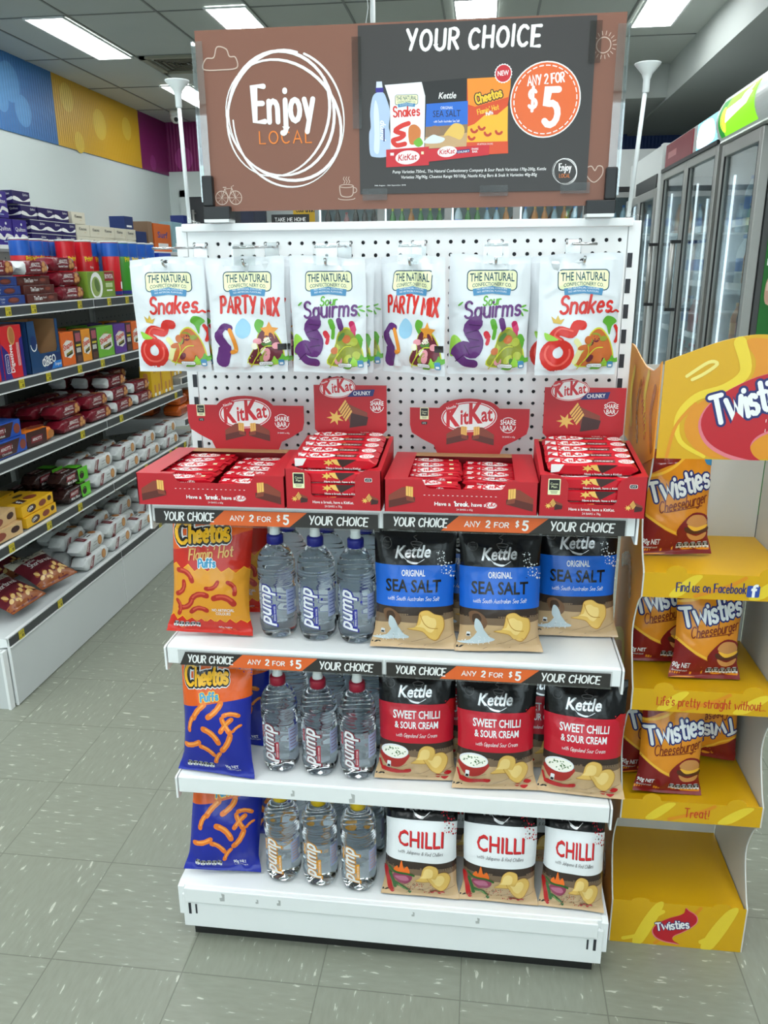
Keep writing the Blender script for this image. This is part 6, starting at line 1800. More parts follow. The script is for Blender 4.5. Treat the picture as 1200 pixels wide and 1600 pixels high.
def open_carton():
    t = thing('open_carton', '', 'display carton')
    w, d, h = .215, .12, .185; m = MB(); th = .002
    m.box(-w / 2, w / 2, -d / 2, d / 2, 0, th, OREO); m.box(-w / 2, -w / 2 + th, -d / 2, d / 2, th, h, OREO); m.box(w / 2 - th, w / 2, -d / 2, d / 2, th, h, OREO); m.box(-w / 2 + th, w / 2 - th, d / 2 - th, d / 2, th, h, OREO); m.box(-w / 2 + th, w / 2 - th, d / 2 - th * 1.6, d / 2 - th, th, h - .001, B_KRAFT); m.box(w / 2 - th * 1.6, w / 2 - th, -d / 2 + th, d / 2 - th * 1.7, th, h - .001, B_KRAFT); m.box(-w / 2 + th, -w / 2 + th * 1.6, -d / 2 + th, d / 2 - th * 1.7, th, h - .001, B_KRAFT)
    m.prism([(-w / 2, th), (w / 2, th), (w / 2, h), (w / 2 - .018, h), (w / 2 - .018, .080), (w / 2 - .028, .066), (-w / 2 + .070, .066), (-w / 2 + .058, .080), (-w / 2 + .050, h), (-w / 2, h)], 'y', -d / 2, -d / 2 + th, OREO)
    a = Art(); a.rect(-.0, .004, w / 2 - .002, .060, ODK, 0); a.poly([(.03, .003), (w / 2 - .001, .003), (w / 2 - .001, .030), (.055, .030)], OCY, 1); a.text('Original', .078, .013, .010, INK_W, 2, bold=.01, wid=.045)
    a.ell(.0, .036, .020, .019, INK_W, 2, 20); a.ell(.0, .036, .017, .016, ODK, 3, 20)
    a.text('OREO', .018, .022, .030, INK_W, 3, bold=.02, rot=8, wid=.098); a.text('OREO', .018, .0225, .028, INK_K, 4, bold=.0, rot=8, wid=.082) if False else None
    a.stroke(arc(-.075, .105, .020, .026, 190, 350, 10), .004, INK_W, 1); a.ell(-.075, .112, .017, .022, ODK, 0, 16)
    a.apply(m, front(0, -d / 2, 0), eps=.0002); m.build('carton', t)
    return t
oc = Maker(open_carton)
oc('open navy display carton with cut-away front beside the orange snack cartons', (AX - .016 - .06, 1.115, 1.1185), Q)
mini = maker('biscuit_packet', 'biscuit packet', lambda: flow_pack(.09, .05, .04, film('mini_blue', (40, 70, 170)), lambda a: a.ell(0, 0, .02, .015, INK_W, 0, 12), lambda a: a.rect(-.03, .01, .02, .03, INK_W, 0)))
mini('small blue and white biscuit packet left inside the open navy carton', (AX - .016 - .065, 1.135, 1.1215), Q + .2)
SHW = ink('snack_white', (226, 224, 216)); SHR = ink('snack_word', (206, 64, 34)); SHK = ink('snack_panel', (52, 34, 34))
def shp(w, c, name):
    bm_ = mat('snack_' + name, c, rough=.35, var=.06)
    def ff(a):
        a.poly([(-w * .40, .080), (-w * .1, .098), (w * .36, .090), (w * .40, .040), (w * .1, .026), (-w * .36, .036)], SHW, 0)
        a.text('Shapes', 0, .066, .022, SHR, 1, bold=.03, rot=14, wid=w * .74); a.poly([(-w * .2, .046), (w * .30, .058), (w * .30, .042), (-w * .2, .032)], INK_K, 1); a.text('BARBECUE', w * .05, .0445, .007, TICK, 2, bold=.01, rot=13, wid=w * .40)
        a.text("ARNOTT'S", -w * .02, .094, .006, SHR, 1, rot=8, wid=w * .34)
    return maker('snack_carton', 'snack carton', lambda: carton_box(w, .055, .128, bm_, ff))
def spanel():
    return maker('snack_carton', 'snack carton', lambda: carton_box(.056, .10, .126, mat('snack_side_brown', (54, 36, 36), rough=.4), lambda a: (a.rect(-.02, .085, .02, .118, ink('side_pink', (170, 84, 96)), 0), a.rect(-.02, .066, .018, .074, TICK, 0), [a.rect(-.018 + .012 * k, .042, -.010 + .012 * k, .060, SHW, 0) for k in range(3)], a.rect(-.02, .006, .02, .030, ink('side_brown_light', (96, 62, 50)), 0))))
so, sy_, sg_, sp_ = shp(.10, (226, 104, 28), 'orange'), shp(.075, (228, 146, 34), 'amber'), shp(.15, (108, 176, 48), 'green'), shp(.115, (92, 52, 140), 'violet')
sb_ = spanel()
put(so, 'orange snack carton with red lettering beside the open navy carton', 1.285, 1.119, 0, .055)
put(sb_, 'dark brown side of a snack carton after the orange one', 1.368, 1.119, 0, .10)
put(sy_, 'amber snack carton with red lettering between two dark brown sides', 1.436, 1.119, 0, .055)
put(sb_, 'dark brown side of a snack carton before the green one', 1.505, 1.119, 0, .10)
put(sg_, 'green snack carton with red lettering and white panel', 1.612, 1.119, 0, .055)
put(sp_, 'violet snack carton with red lettering', 1.755, 1.119, .0, .055)
put(sb_, 'dark brown side of a snack carton after the violet one', 1.845, 1.119, 0, .10)
put(so, 'orange snack carton with red lettering farthest along the fourth shelf', 1.93, 1.119, 0, .055)
for i, y in enumerate((1.30, 1.44, 1.60, 1.76, 1.93)):
    put((sg_, so, sg_, sp_, sy_)[i], 'snack carton in the second row of the fourth shelf, %s along' % ORD[i], y, 1.119, .11, .055)
# --- top shelf
row(tbk, 'dark blue chocolate biscuit packet', 'top', [.925], .10, .031, 3, 0, 1)
row(ttk, 'brown chocolate biscuit packet', 'top', [1.15], .10, .031, 3, 0, 1)
row(mpk, 'maroon creams packet', 'top', [1.385], .075, .0545, 3, 0, 1)
put(mpw, 'maroon packet lying on top of the brown and blue packets', 1.145, 1.4625, .01, .075, 3)
put(mpw, 'maroon packet with white end lying on the blue packets', .905, 1.4625, .01, .075, -4)
mpk('maroon packet propped upright with its end up behind the lying ones', (AX - .215, 1.065, 1.482), Q, radians(-12), radians(-64))
mpk('second maroon packet propped upright beside the first', (AX - .215, 1.165, 1.482), Q, radians(-12), radians(-66))
RYG = mat('crispbread_green', (120, 150, 50), rough=.4, var=.15)
def ry_front(a):
    a.rect(.03, .066, .115, .103, ink('crispbread_red', (150, 30, 40)), 0); a.text('RYVITA', .072, .076, .018, INK_W, 1, bold=.02, wid=.075); a.ell(-.05, .048, .055, .055, INK_W, 0, 24); a.ell(-.055, .045, .04, .04, ink('pea', (150, 170, 90)), 1, 18); a.ell(-.045, .05, .02, .03, ink('pea_dark', (96, 120, 60)), 2, 14, 30); a.rect(.035, .04, .10, .058, ink('pale_green', (190, 206, 150)), 0); a.rect(.04, .024, .095, .030, INK_W, 0)
ryk = maker('crispbread_carton', 'crispbread carton', lambda: carton_box(.245, .05, .106, RYG, ry_front))
put(ryk, 'green crispbread carton on the top aisle shelf in front of the red cans', 1.63, 1.366, 0, .05)
def can_build(rgb, name, word, top_rgb):
    body = mat('can_' + name, rgb, rough=.3, var=.05)
    t = thing('crisp_can', '', 'crisp can')
    R = .0375; H = .232
    m = MB(); m.lathe([(0, .001), (R - .001, .001), (R, .003), (R, H - .006), (R - .002, H - .004)], body, 28)
    a = Art()
    a.rect(-.118, .168, .118, H - .008, mat('can_top_' + name, top_rgb, rough=.3), 0)
    a.rect(-.118, 0.004, .118, .02, ink('can_foot', (40, 44, 130)), 0)
    a.text(word, .0, .150, .020, ink('can_yellow', (236, 206, 40)), 3, bold=.03, rot=8, wid=.062); a.text('Original', .004, .118, .010, INK_W, 3, bold=.01, wid=.034)
    a.poly([(.012, .03), (.022, .03), (.026, .08), (.012, .08)], BISC2, 2); a.rect(-.09, .03, -.06, .06, INK_W, 2)
    fn = lambda u, v, e: Vector(((R + e) * sin(u / R), -(R + e) * cos(u / R), v))
    a.apply(m, fn, [-.114 + .006 * i for i in range(39)], None, eps=.0002); m.build('can_body', t)
    m = MB(); m.lathe([(R - .001, H - .006), (R + .001, H - .006), (R + .001, H), (R - .002, H + .001), (R - .003, H - .002), (0, H - .002)], mat('can_lid', (206, 208, 206), rough=.3), 28); m.build('lid', t)
    return t
can_r = Maker(lambda: can_build((196, 24, 36), 'red', 'Pringles', (196, 24, 36))); can_b = Maker(lambda: can_build((196, 24, 36), 'bluered', 'Pringles', (36, 92, 184))); can_g = Maker(lambda: can_build((64, 150, 44), 'green', 'Pringles', (36, 92, 184))); can_u = Maker(lambda: can_build((40, 104, 188), 'blue', 'Pringles', (36, 92, 184)))
CANS = [(can_b, 1.335, .14, 20, 'red crisp can with blue top nearest the propped maroon packets'), (can_b, 1.435, .14, -30, 'red crisp can with blue top, second along'), (can_r, 1.565, .075, 0, 'plain red crisp can behind the maroon creams packets'), (can_r, 1.685, .060, -5, 'plain red crisp can directly behind the green crispbread carton'),
        (can_b, 1.82, .0, 130, 'red crisp can with blue top showing its barcode at the shelf front'), (can_g, 1.925, .0, 10, 'green crisp can at the shelf front'), (can_u, 2.02, .0, 0, 'blue crisp can at the shelf front, first of the blue ones'), (can_u, 2.12, .0, 10, 'blue crisp can at the shelf front, second of the blue ones'), (can_u, 2.22, .0, -10, 'blue crisp can at the shelf front, third of the blue ones')]
for mk, y, x, rz, l in CANS:
    put(mk, l, y, 1.366, x, .076, rz)
for i, (y, x) in enumerate(((1.52, .16), (1.61, .16), (1.80, .09), (1.91, .09), (2.02, .09), (2.13, .09), (2.24, .09))):
    put(can_u if i > 2 else can_b, 'crisp can in the second row of the top shelf, %s along' % ORD[i], y, 1.366, x, .076, 15 * i)
BLC = mat('blue_carton', (34, 66, 170), rough=.35, var=.06)
bcart = maker('snack_carton', 'snack carton', lambda: carton_box(.16, .09, .19, BLC, lambda a: (a.ell(.02, .10, .04, .045, ink('carton_gold', (200, 160, 70)), 0, 16), a.ell(.02, .12, .03, .02, INK_W, 1, 16)), None))
put(bcart, 'tall blue carton at the end of the crisp cans on the top shelf', 2.36, 1.366, .0, .09)

# ------------------------------------------------------------------ the tissue shelf by the side wall
t = thing('wall_shelving', 'white wall shelving that carries the tissue and washing powder packs', 'shelving', (0, 0, 0))
MB().box(-3.94, -3.92, 3.6, 8.4, .0, 1.66, WHITE_STEEL).build('rear_panel', t)
mb = MB(); mb.box(-3.92, -3.36, 3.6, 8.4, 1.620, 1.655, WHITE_STEEL, .002); mb.build('shelf', t)
MB().box(-3.92, -3.38, 3.6, 8.4, 0, .16, DECKW).build('base_deck', t)
TIS = mat('tissue_violet', (58, 40, 138), rough=.3, var=.08); TISD = mat('tissue_dark_violet', (42, 32, 92), rough=.3, var=.08)
def q_side(a, w, h):
    a.blob([(-w * .48, h * .30), (-w * .44, h * .55), (-w * .2, h * .48), (.02 * w, h * .28), (.2 * w, h * .30), (.48 * w, h * .52), (.48 * w, h * .30), (.2 * w, h * .22), (-.1 * w, h * .20)], INK_W, 0)
    a.text('Quilton', w * .24, h * .66, h * .16, INK_W, 1, bold=.01, wid=w * .30); a.rect(-w / 2, h * .96, w / 2, h, INK_W, 1)
tq = maker('tissue_pack', 'tissue pack', lambda: carton_box(.235, .22, .098, TISD, lambda a: q_side(a, .235, .098), lambda a: q_side(a, .22, .098)))
def q_big(a):
    w, h = .20, .185
    a.text('Quilton', 0, h * .55, h * .16, INK_W, 1, bold=.01, wid=w * .74); a.ell(.02, h * .82, .012, .010, INK_W, 1, 12)
    a.blob([(-w * .5, h * .30), (-w * .35, h * .44), (-w * .1, h * .28), (.1 * w, h * .44), (.5 * w, h * .34), (.5 * w, h * .22), (.1 * w, h * .30), (-.1 * w, h * .18), (-w * .5, h * .24)], INK_W, 0); a.rect(-.03, .02, .03, .026, SKYB, 1)
tqb = maker('tissue_pack', 'tissue pack', lambda: carton_box(.20, .22, .185, TIS, q_big, q_big))
ZT = 1.656
n = 0
for l, ys in enumerate(([4.62, 4.86, 5.10], [4.62, 4.86, 5.10], [4.50, 4.76, 5.0], [4.42])):
    for i, y in enumerate(ys):
        n += 1
        tq('dark violet tissue pack in layer %s of the tissue stack, %s along' % (ORD[l], ORD[i]), (-3.48, y, ZT + .0005 + l * .1), Q + radians(R6.uniform(-2, 2)))
for i, (y, l) in enumerate(((4.14, 0), (4.345, 0), (4.12, 1), )):
    tqb('tall violet tissue pack at the near end of the tissue stack, %s' % ('lower first', 'lower second', 'upper first')[i], (-3.48, y, ZT + .0005 + l * .19), Q + radians(2 * i))
KLX = mat('tissue_box_cream', (222, 216, 196), rough=.45, var=.06); KLT = ink('tissue_box_tan', (206, 178, 130))
def k_side(a):
    a.text('Kleenex', .0, .050, .026, INK_K, 1, bold=.015, wid=.13); a.rect(.02, .03, .05, .034, KLT, 1)
kx = maker('tissue_box', 'tissue box', lambda: carton_box(.235, .115, .098, KLX, k_side, lambda a: (a.rect(-.05, 0, -.025, .1, KLT, 0), a.rect(.01, 0, .03, .1, KLT, 0))))
for l, ys in enumerate(([5.38, 5.63, 5.88, 6.13, 6.38], [5.38, 5.63, 5.88, 6.13, 6.38], [5.32])):
    for i, y in enumerate(ys):
        kx('cream tissue box in layer %s of the tissue boxes, %s along' % (ORD[l], ORD[i]), (-3.44, y, ZT + .0005 + l * .1 + (.02 if False else 0)), Q + radians(R6.uniform(-3, 3)))
def hb(name, rgb, w, h, word, wrgb):
    mm = mat('household_' + name, rgb, rough=.4, var=.08)
    return maker('household_carton', 'carton', lambda: carton_box(w, .16, h, mm, lambda a: (a.text(word, 0, h * .5, h * .22, ink('word_' + name, wrgb), 0, bold=.02, wid=w * .6) if word else None, a.rect(-w * .3, h * .15, w * .3, h * .3, INK_W, 0))))
for l, (mk, y, z, lab) in enumerate(((hb('navy', (24, 46, 104), .26, .19, '', (255, 255, 255)), 6.68, ZT, 'navy carton beside the cream tissue boxes'), (hb('navy', (24, 46, 104), .20, .12, '', (255, 255, 255)), 6.40, ZT + .202, 'small navy carton standing on the cream tissue boxes'),
                               (hb('tan', (140, 110, 84), .12, .30, '', (255, 255, 255)), 6.92, ZT, 'plain brown carton beside the orange one'), (hb('orange', (222, 108, 40), .48, .29, 'Surf', (40, 60, 150)), 7.26, ZT, 'orange washing powder carton'), (hb('teal', (150, 190, 200), .32, .33, '', (255, 255, 255)), 7.72, ZT, 'pale blue carton after the orange one'), (hb('darkblue', (34, 50, 120), .22, .42, '', (255, 255, 255)), 8.05, ZT, 'dark blue carton at the far end of the wall shelving'))):
    mk(lab, (-3.48, y, z + .0005), Q)

# ================================================================== the yellow cardboard snack stand
TY = mat('stand_yellow', (214, 164, 10), rough=.35, var=.06, vscale=5); TYI = ink('stand_light_yellow', (232, 202, 52)); TOR = ink('stand_orange', (220, 142, 28)); TWH = mat('bare_card_white', (206, 206, 202), rough=.6, var=.05); TRD = ink('stand_red', (186, 24, 38)); TRP = ink('stand_pink_edge', (222, 120, 130)); TNV = ink('stand_navy', (34, 40, 104)); THR = ink('stand_red_hand', (196, 60, 30))
TX0, TX1, TF, TB = .503, .790, -.215, .045
tw = thing('snack_stand', 'yellow cardboard snack stand with stepped shelves beside the white stand', 'display stand', (0, 0, 0))
def twist_word(a, x, y, h, w, rot, L, navy=None, jit=.05):
    a.script('Twisties', x, y, h, navy or TNV, L, w=.34, wid=w + h * .16, rot=rot, jit=jit, low=1.15, gap=.17); a.script('Twisties', x, y, h, INK_W, L + 1, w=.17, wid=w, rot=rot, jit=jit, low=1.15, gap=.17)
def twist_blob(a, x, y, s, L, rot=0):
    c, d = cos(radians(rot)), sin(radians(rot))
    P = [(.62, 1.0), (.55, .74), (.30, .58), (-.2, .42), (-.75, .10), (-.98, -.28), (-.86, -.66), (-.50, -.92), (.02, -1.08), (.24, -1.14), (-.0, -.98), (-.08, -.78), (.04, -.60), (.36, -.44), (.78, -.18), (1.08, .12), (1.12, .42), (.98, .66), (.78, .82)]
    q = [(x + (u * c - v * d) * s, y + (u * d + v * c) * s) for u, v in P]
    a.blob([(x + (u - x) * 1.045, y + (v - y) * 1.05 - s * .02) for u, v in q], TRP, L); a.blob(q, TRD, L + 1)
def tray(z, h, words, wcol, kind):
    m = MB()
    m.box(TX0 + .002, TX1 - .002, TF + .002, TB, z - .012 if z > .2 else 0.0005, z - .006, TY)
    m.prism([(TX0, z - h), (TX1, z - h), (TX1, z), (TX1 - .030, z), *arc(TX1 - .052, z, .020, .016, 0, 180, 8), (TX0 + .082, z), *arc(TX0 + .060, z, .020, .016, 0, 180, 8), (TX0 + .03, z), (TX0, z)] if z > .2 else [(TX0, .0005), (TX1, .0005), (TX1, z), (TX1 - .030, z), *arc(TX1 - .052, z, .020, .010, 0, 180, 8), (TX0 + .082, z), *arc(TX0 + .060, z, .020, .010, 0, 180, 8), (TX0, z)], 'y', TF, TF + .0025, TY)
    a = Art()
    for (x, w_) in ((TX0 + .05, .06), (TX0 + .20, .07)):
        a.blob([(x, z - h + .004), (x + w_ * .4, z - h + .006), (x + w_, z - .006), (x + w_ * .7, z - .004), (x + w_ * .25, z - h * .5)], TYI, 0)
    a.stroke(smooth([(TX0 + .10, z - h + .006), (TX0 + .16, z - h * .45), (TX0 + .19, z - .005)], False, 5), .008, TOR, 0)
    if kind == 'word':
        a.script(words, (TX0 + TX1) / 2 + .012, z - h + .014 if len(words) > 8 else z - h + .014, .019 if len(words) > 8 else .021, wcol, 2, w=.11, wid=.052 if len(words) < 8 else .215, jit=.05, low=1.1)
    elif kind == 'fb':
        a.script(words, (TX0 + TX1) / 2 - .0155, z - h + .015, .0185, TNV, 2, w=.12, wid=.132, jit=.04, low=1.1)
        a.rrect(TX1 - .092, z - h + .008, TX1 - .068, z - h + .032, .003, ink('social_blue', (44, 74, 160)), 2); a.text('f', TX1 - .078, z - h + .009, .026, INK_W, 3, bold=.03)
    else:
        a.stroke(smooth([(TX0 + .03, .012), (TX0 + .07, .03), (TX0 + .085, .07), (TX0 + .11, .095)], False, 6), .010, TYI, 0); a.stroke(smooth([(TX0 + .2, .02), (TX0 + .235, .05), (TX0 + .24, .09)], False, 6), .012, TYI, 0)
        twist_blob(a, (TX0 + TX1) / 2 - .008, .060, .046, 1, 8); twist_word(a, (TX0 + TX1) / 2 - .008, .050, .021, .074, 12, 3)
    a.apply(m, front(0, TF, 0), eps=.0002)
    return m
tray(.118, .118, '', None, 'base').build('base_tray', tw)
tray(.385, .050, 'Treat!', THR, 'word').build('shelf_tray', tw)
tray(.652, .050, "Life's pretty straight without...", THR, 'word').build('shelf_tray', tw)
tray(.907, .052, 'Find us on Facebook', TNV, 'fb').build('shelf_tray', tw)
MB().box(TX0 + .002, TX1 - .002, TB, TB + .003, .0005, 1.28, TWH).build('back_panel', tw)
def side(x, sgn):
    m = MB()
    pts = [(TB, .0005), (TF, .0005), (TF, .118)]
    for z0, z1 in ((.118, .335), (.385, .602), (.652, .855)):
        pts += smooth([(TF, z0), (TF + .022, z0 + .03), (TF + .055, (z0 + z1) / 2), (TF + .030, z1 - .03), (TF, z1)], False, 4)[1:] + [(TF, z1 + .05)]
    pts += smooth([(TF, .91), (TF + .03, .94), (TF + .06, 1.02), (TF + .02, 1.10)], False, 4)[1:] + [(TF + .012, 1.135), (TF + .012, 1.29), (TB, 1.29)]
    a0, a1 = (x - .003, x) if sgn < 0 else (x, x + .003)
    m.prism(pts, 'x', a0, a1, TWH)
    a = Art(); a.poly([(q[0] if sgn > 0 else -q[0], q[1]) for q in pts], TOR, 0)
    for k in range(7 if sgn < 0 else 0):
        yy = (TB + TF) / 2 + .03
        s_ = 1 if sgn > 0 else -1
        a.stroke(smooth([(s_ * (yy - .05), .1 + k * .18), (s_ * (yy - .02), .16 + k * .18), (s_ * (yy + .06), .13 + k * .18)], False, 5), .03, TYI if k % 2 else film('stand_brown', (170, 96, 34)), 1)
    fn = plane((a0 if sgn < 0 else a1, 0, 0), (0, -1, 0), (0, 0, 1)) if sgn < 0 else plane((a1, 0, 0), (0, 1, 0), (0, 0, 1))
    a.apply(m, fn, eps=.0002)
    return m
side(TX0, -1).build('side_panel', tw); side(TX1, 1).build('side_panel', tw)
# curved header
HX1 = TX1 + .012
m = MB()
top = smooth([(TX0, 1.316), (TX0 + .05, 1.336), (TX0 + .10, 1.354), (TX0 + .155, 1.364), (TX0 + .21, 1.358), (TX0 + .26, 1.340), (HX1, 1.312)], False, 4)
m.prism([(TX0, 1.137), (HX1, 1.137)] + list(reversed(top)), 'y', TF - .004, TF - .001, TY)
a = Art()
a.blob([(TX0 + .10, 1.140), (TX0 + .055, 1.17), (TX0 + .045, 1.21), (TX0 + .07, 1.245), (TX0 + .115, 1.262), (TX0 + .15, 1.285), (TX0 + .155, 1.32), (TX0 + .135, 1.35), (TX0 + .16, 1.358), (TX0 + .24, 1.340), (TX0 + .285, 1.31), (TX0 + .285, 1.145), (TX0 + .2, 1.140)], TOR, 0)
a.stroke(smooth([(TX0 + .085, 1.142), (TX0 + .040, 1.17), (TX0 + .032, 1.215), (TX0 + .06, 1.252), (TX0 + .11, 1.270), (TX0 + .14, 1.30), (TX0 + .125, 1.350)], False, 6), [.006 + .016 * (i / 36) for i in range(37)], TYI, 1)
a.stroke(smooth([(TX0 + .04, 1.29), (TX0 + .075, 1.315), (TX0 + .09, 1.312), (TX0 + .07, 1.295), (TX0 + .05, 1.284)], False, 5), .006, ink('stand_cream', (236, 218, 120)), 1)
a.stroke(smooth([(TX0 + .018, 1.14), (TX0 + .03, 1.20), (TX0 + .06, 1.24)], False, 6), .006, TOR, 1)
a.stroke(smooth([(TX0 + .275, 1.15), (TX0 + .235, 1.17), (TX0 + .225, 1.20)], False, 6), .018, TYI, 1)
twist_blob(a, TX0 + .170, 1.243, .100, 2, 2)
twist_word(a, TX0 + .165, 1.225, .052, .148, 17, 5)
# dashed fold scratches
for k in range(3):
    for j in range(9):
        a.rect(TX0 + .186 + k * .012 + j * -.0006, 1.19 + j * .018, TX0 + .187 + k * .012 + j * -.0006, 1.196 + j * .018, INK_W, 8)
a.apply(m, front(0, TF - .004, 0), eps=.0002, clip=(TX0, 1.137, HX1, 1.40))
m.build('header_card', tw)
m = MB()
pts = [(TF - .003, 1.137), (TF - .003, 1.316)] + smooth([(TF + .02, 1.304), (TF + .06, 1.292), (TF + .12, 1.290), (TF + .19, 1.300), (TF + .28, 1.318), (TF + .33, 1.318)], False, 4) + [(TF + .33, 1.118), (TF + .2, 1.112), (TF + .08, 1.106)]
m.prism(pts, 'x', TX0 - .006, TX0 - .0035, TOR)
a = Art()
for k, (y0, z0) in enumerate(((.02, 1.15), (.09, 1.17), (.16, 1.14), (.24, 1.16))):
    a.stroke(smooth([(-(TF + y0), z0), (-(TF + y0 + .03), z0 + .06), (-(TF + y0 + .01), z0 + .11)], False, 5), .022, TYI if k % 2 else film('stand_brown', (170, 96, 34)), 0)
a.script('Twisties', -(TF + .13), 1.20, .03, THR, 2, w=.12, wid=.13, rot=-50)
a.apply(m, plane((TX0 - .006, 0, 0), (0, -1, 0), (0, 0, 1)), eps=.0002)
m.build('header_side', tw)

def twist_art():
    a = Art(); A = film('twist_amber', (222, 140, 36)); B = film('twist_burgundy', (126, 28, 28)); Y = film('twist_yellow', (240, 184, 60)); BR = film('twist_brown_word', (120, 44, 22)); NV = film('twist_navy', (40, 48, 108)); BUN = film('bun', (200, 138, 78)); PAT = film('patty', (84, 44, 28))
    a.rect(-.1, 0, .1, .22, A, 0)
    a.blob([(-.09, .0), (.09, .0), (.09, .045), (.03, .032), (-.03, .05), (-.09, .085)], B, 1); a.blob([(-.09, .22), (-.09, .15), (-.04, .165), (.01, .185), (.03, .23)], B, 1)
    a.stroke(smooth([(-.085, .088), (-.03, .054), (.03, .036), (.085, .050)], False, 6), .005, Y, 2); a.stroke(smooth([(-.08, .148), (-.03, .160), (.012, .184)], False, 6), .005, Y, 2)
    a.poly([(.035, .20), (.085, .20), (.085, .165), (.06, .172)], film('twist_cyan', (60, 140, 190)), 2)
    a.script('Twisties', .004, .118, .036, NV, 3, w=.36, wid=.142, rot=13, jit=.05, low=1.15, gap=.17); a.script('Twisties', .004, .118, .036, F_W, 4, w=.18, wid=.136, rot=13, jit=.05, low=1.15, gap=.17)
    a.script('Cheeseburger', .008, .092, .021, BR, 4, w=.11, wid=.108, rot=11, shear=.25); a.stroke([(-.03, .084), (.05, .096)], .0016, BR, 4)
    a.blob([(-.004, .050), (.01, .030), (.05, .026), (.072, .045), (.066, .075), (.03, .082)], B, 3)
    a.blob([(.016, .064), (.03, .078), (.056, .076), (.066, .060), (.04, .054)], BUN, 5); a.blob([(.014, .056), (.04, .050), (.068, .054), (.066, .046), (.04, .042), (.016, .046)], PAT, 6); a.blob([(.018, .060), (.04, .055), (.066, .059), (.06, .052), (.034, .048)], Y, 7); a.blob([(.018, .044), (.04, .038), (.064, .044), (.056, .032), (.03, .030)], BUN, 5)
    a.text('90g NET', -.052, .022, .009, F_W, 4, bold=.015, wid=.034); a.text('flavoured snack', -.052, .014, .004, F_W, 4, wid=.03)
    nutrition(a, .0, .010, 5, .0135, 5)
    return a
twa = twist_art()
T_BUR = film('twist_burgundy', (126, 28, 28))
tb1 = Maker(lambda: make_bag('snack_packet', 'snack packet', .142, .205, .055, 301, twa, T_BUR, flare=.006, low=.14, crease=.003)); tb2 = Maker(lambda: make_bag('snack_packet', 'snack packet', .142, .205, .055, 307, twa, T_BUR, flare=.006, low=.14, crease=.003))
def stand_bag(mk, label, x, y, z, rz=0, lean=8, ry=0, flip=False):
    mk(label, (x, y, z + .003 + (.234 if flip else 0)), radians(rz), -radians(lean), radians(ry + (180 if flip else 0)), None, (.97, 1, 1.09))
stand_bag(tb1, 'amber cheeseburger snack packet alone on the top yellow tray under the header', .584, -.095, .902, 4, 8, -1)
stand_bag(tb2, 'amber snack packet on the second yellow tray, half behind the other one', .580, -.080, .647, 4, 8, -1)
stand_bag(tb1, 'amber snack packet in front on the second yellow tray from the top', .656, -.150, .647, 4, 10, 2)
stand_bag(tb2, 'amber snack packet in front on the third yellow tray, above the word treat', .600, -.178, .380, 4, 10, 3)
stand_bag(tb1, 'amber snack packet cut off by the white stand, behind on the third yellow tray', .580, -.100, .380, 10, 6, 0)
stand_bag(tb2, 'upside down amber snack packet at the back of the third yellow tray', .702, -.040, .380, -4, -3, -2, True)

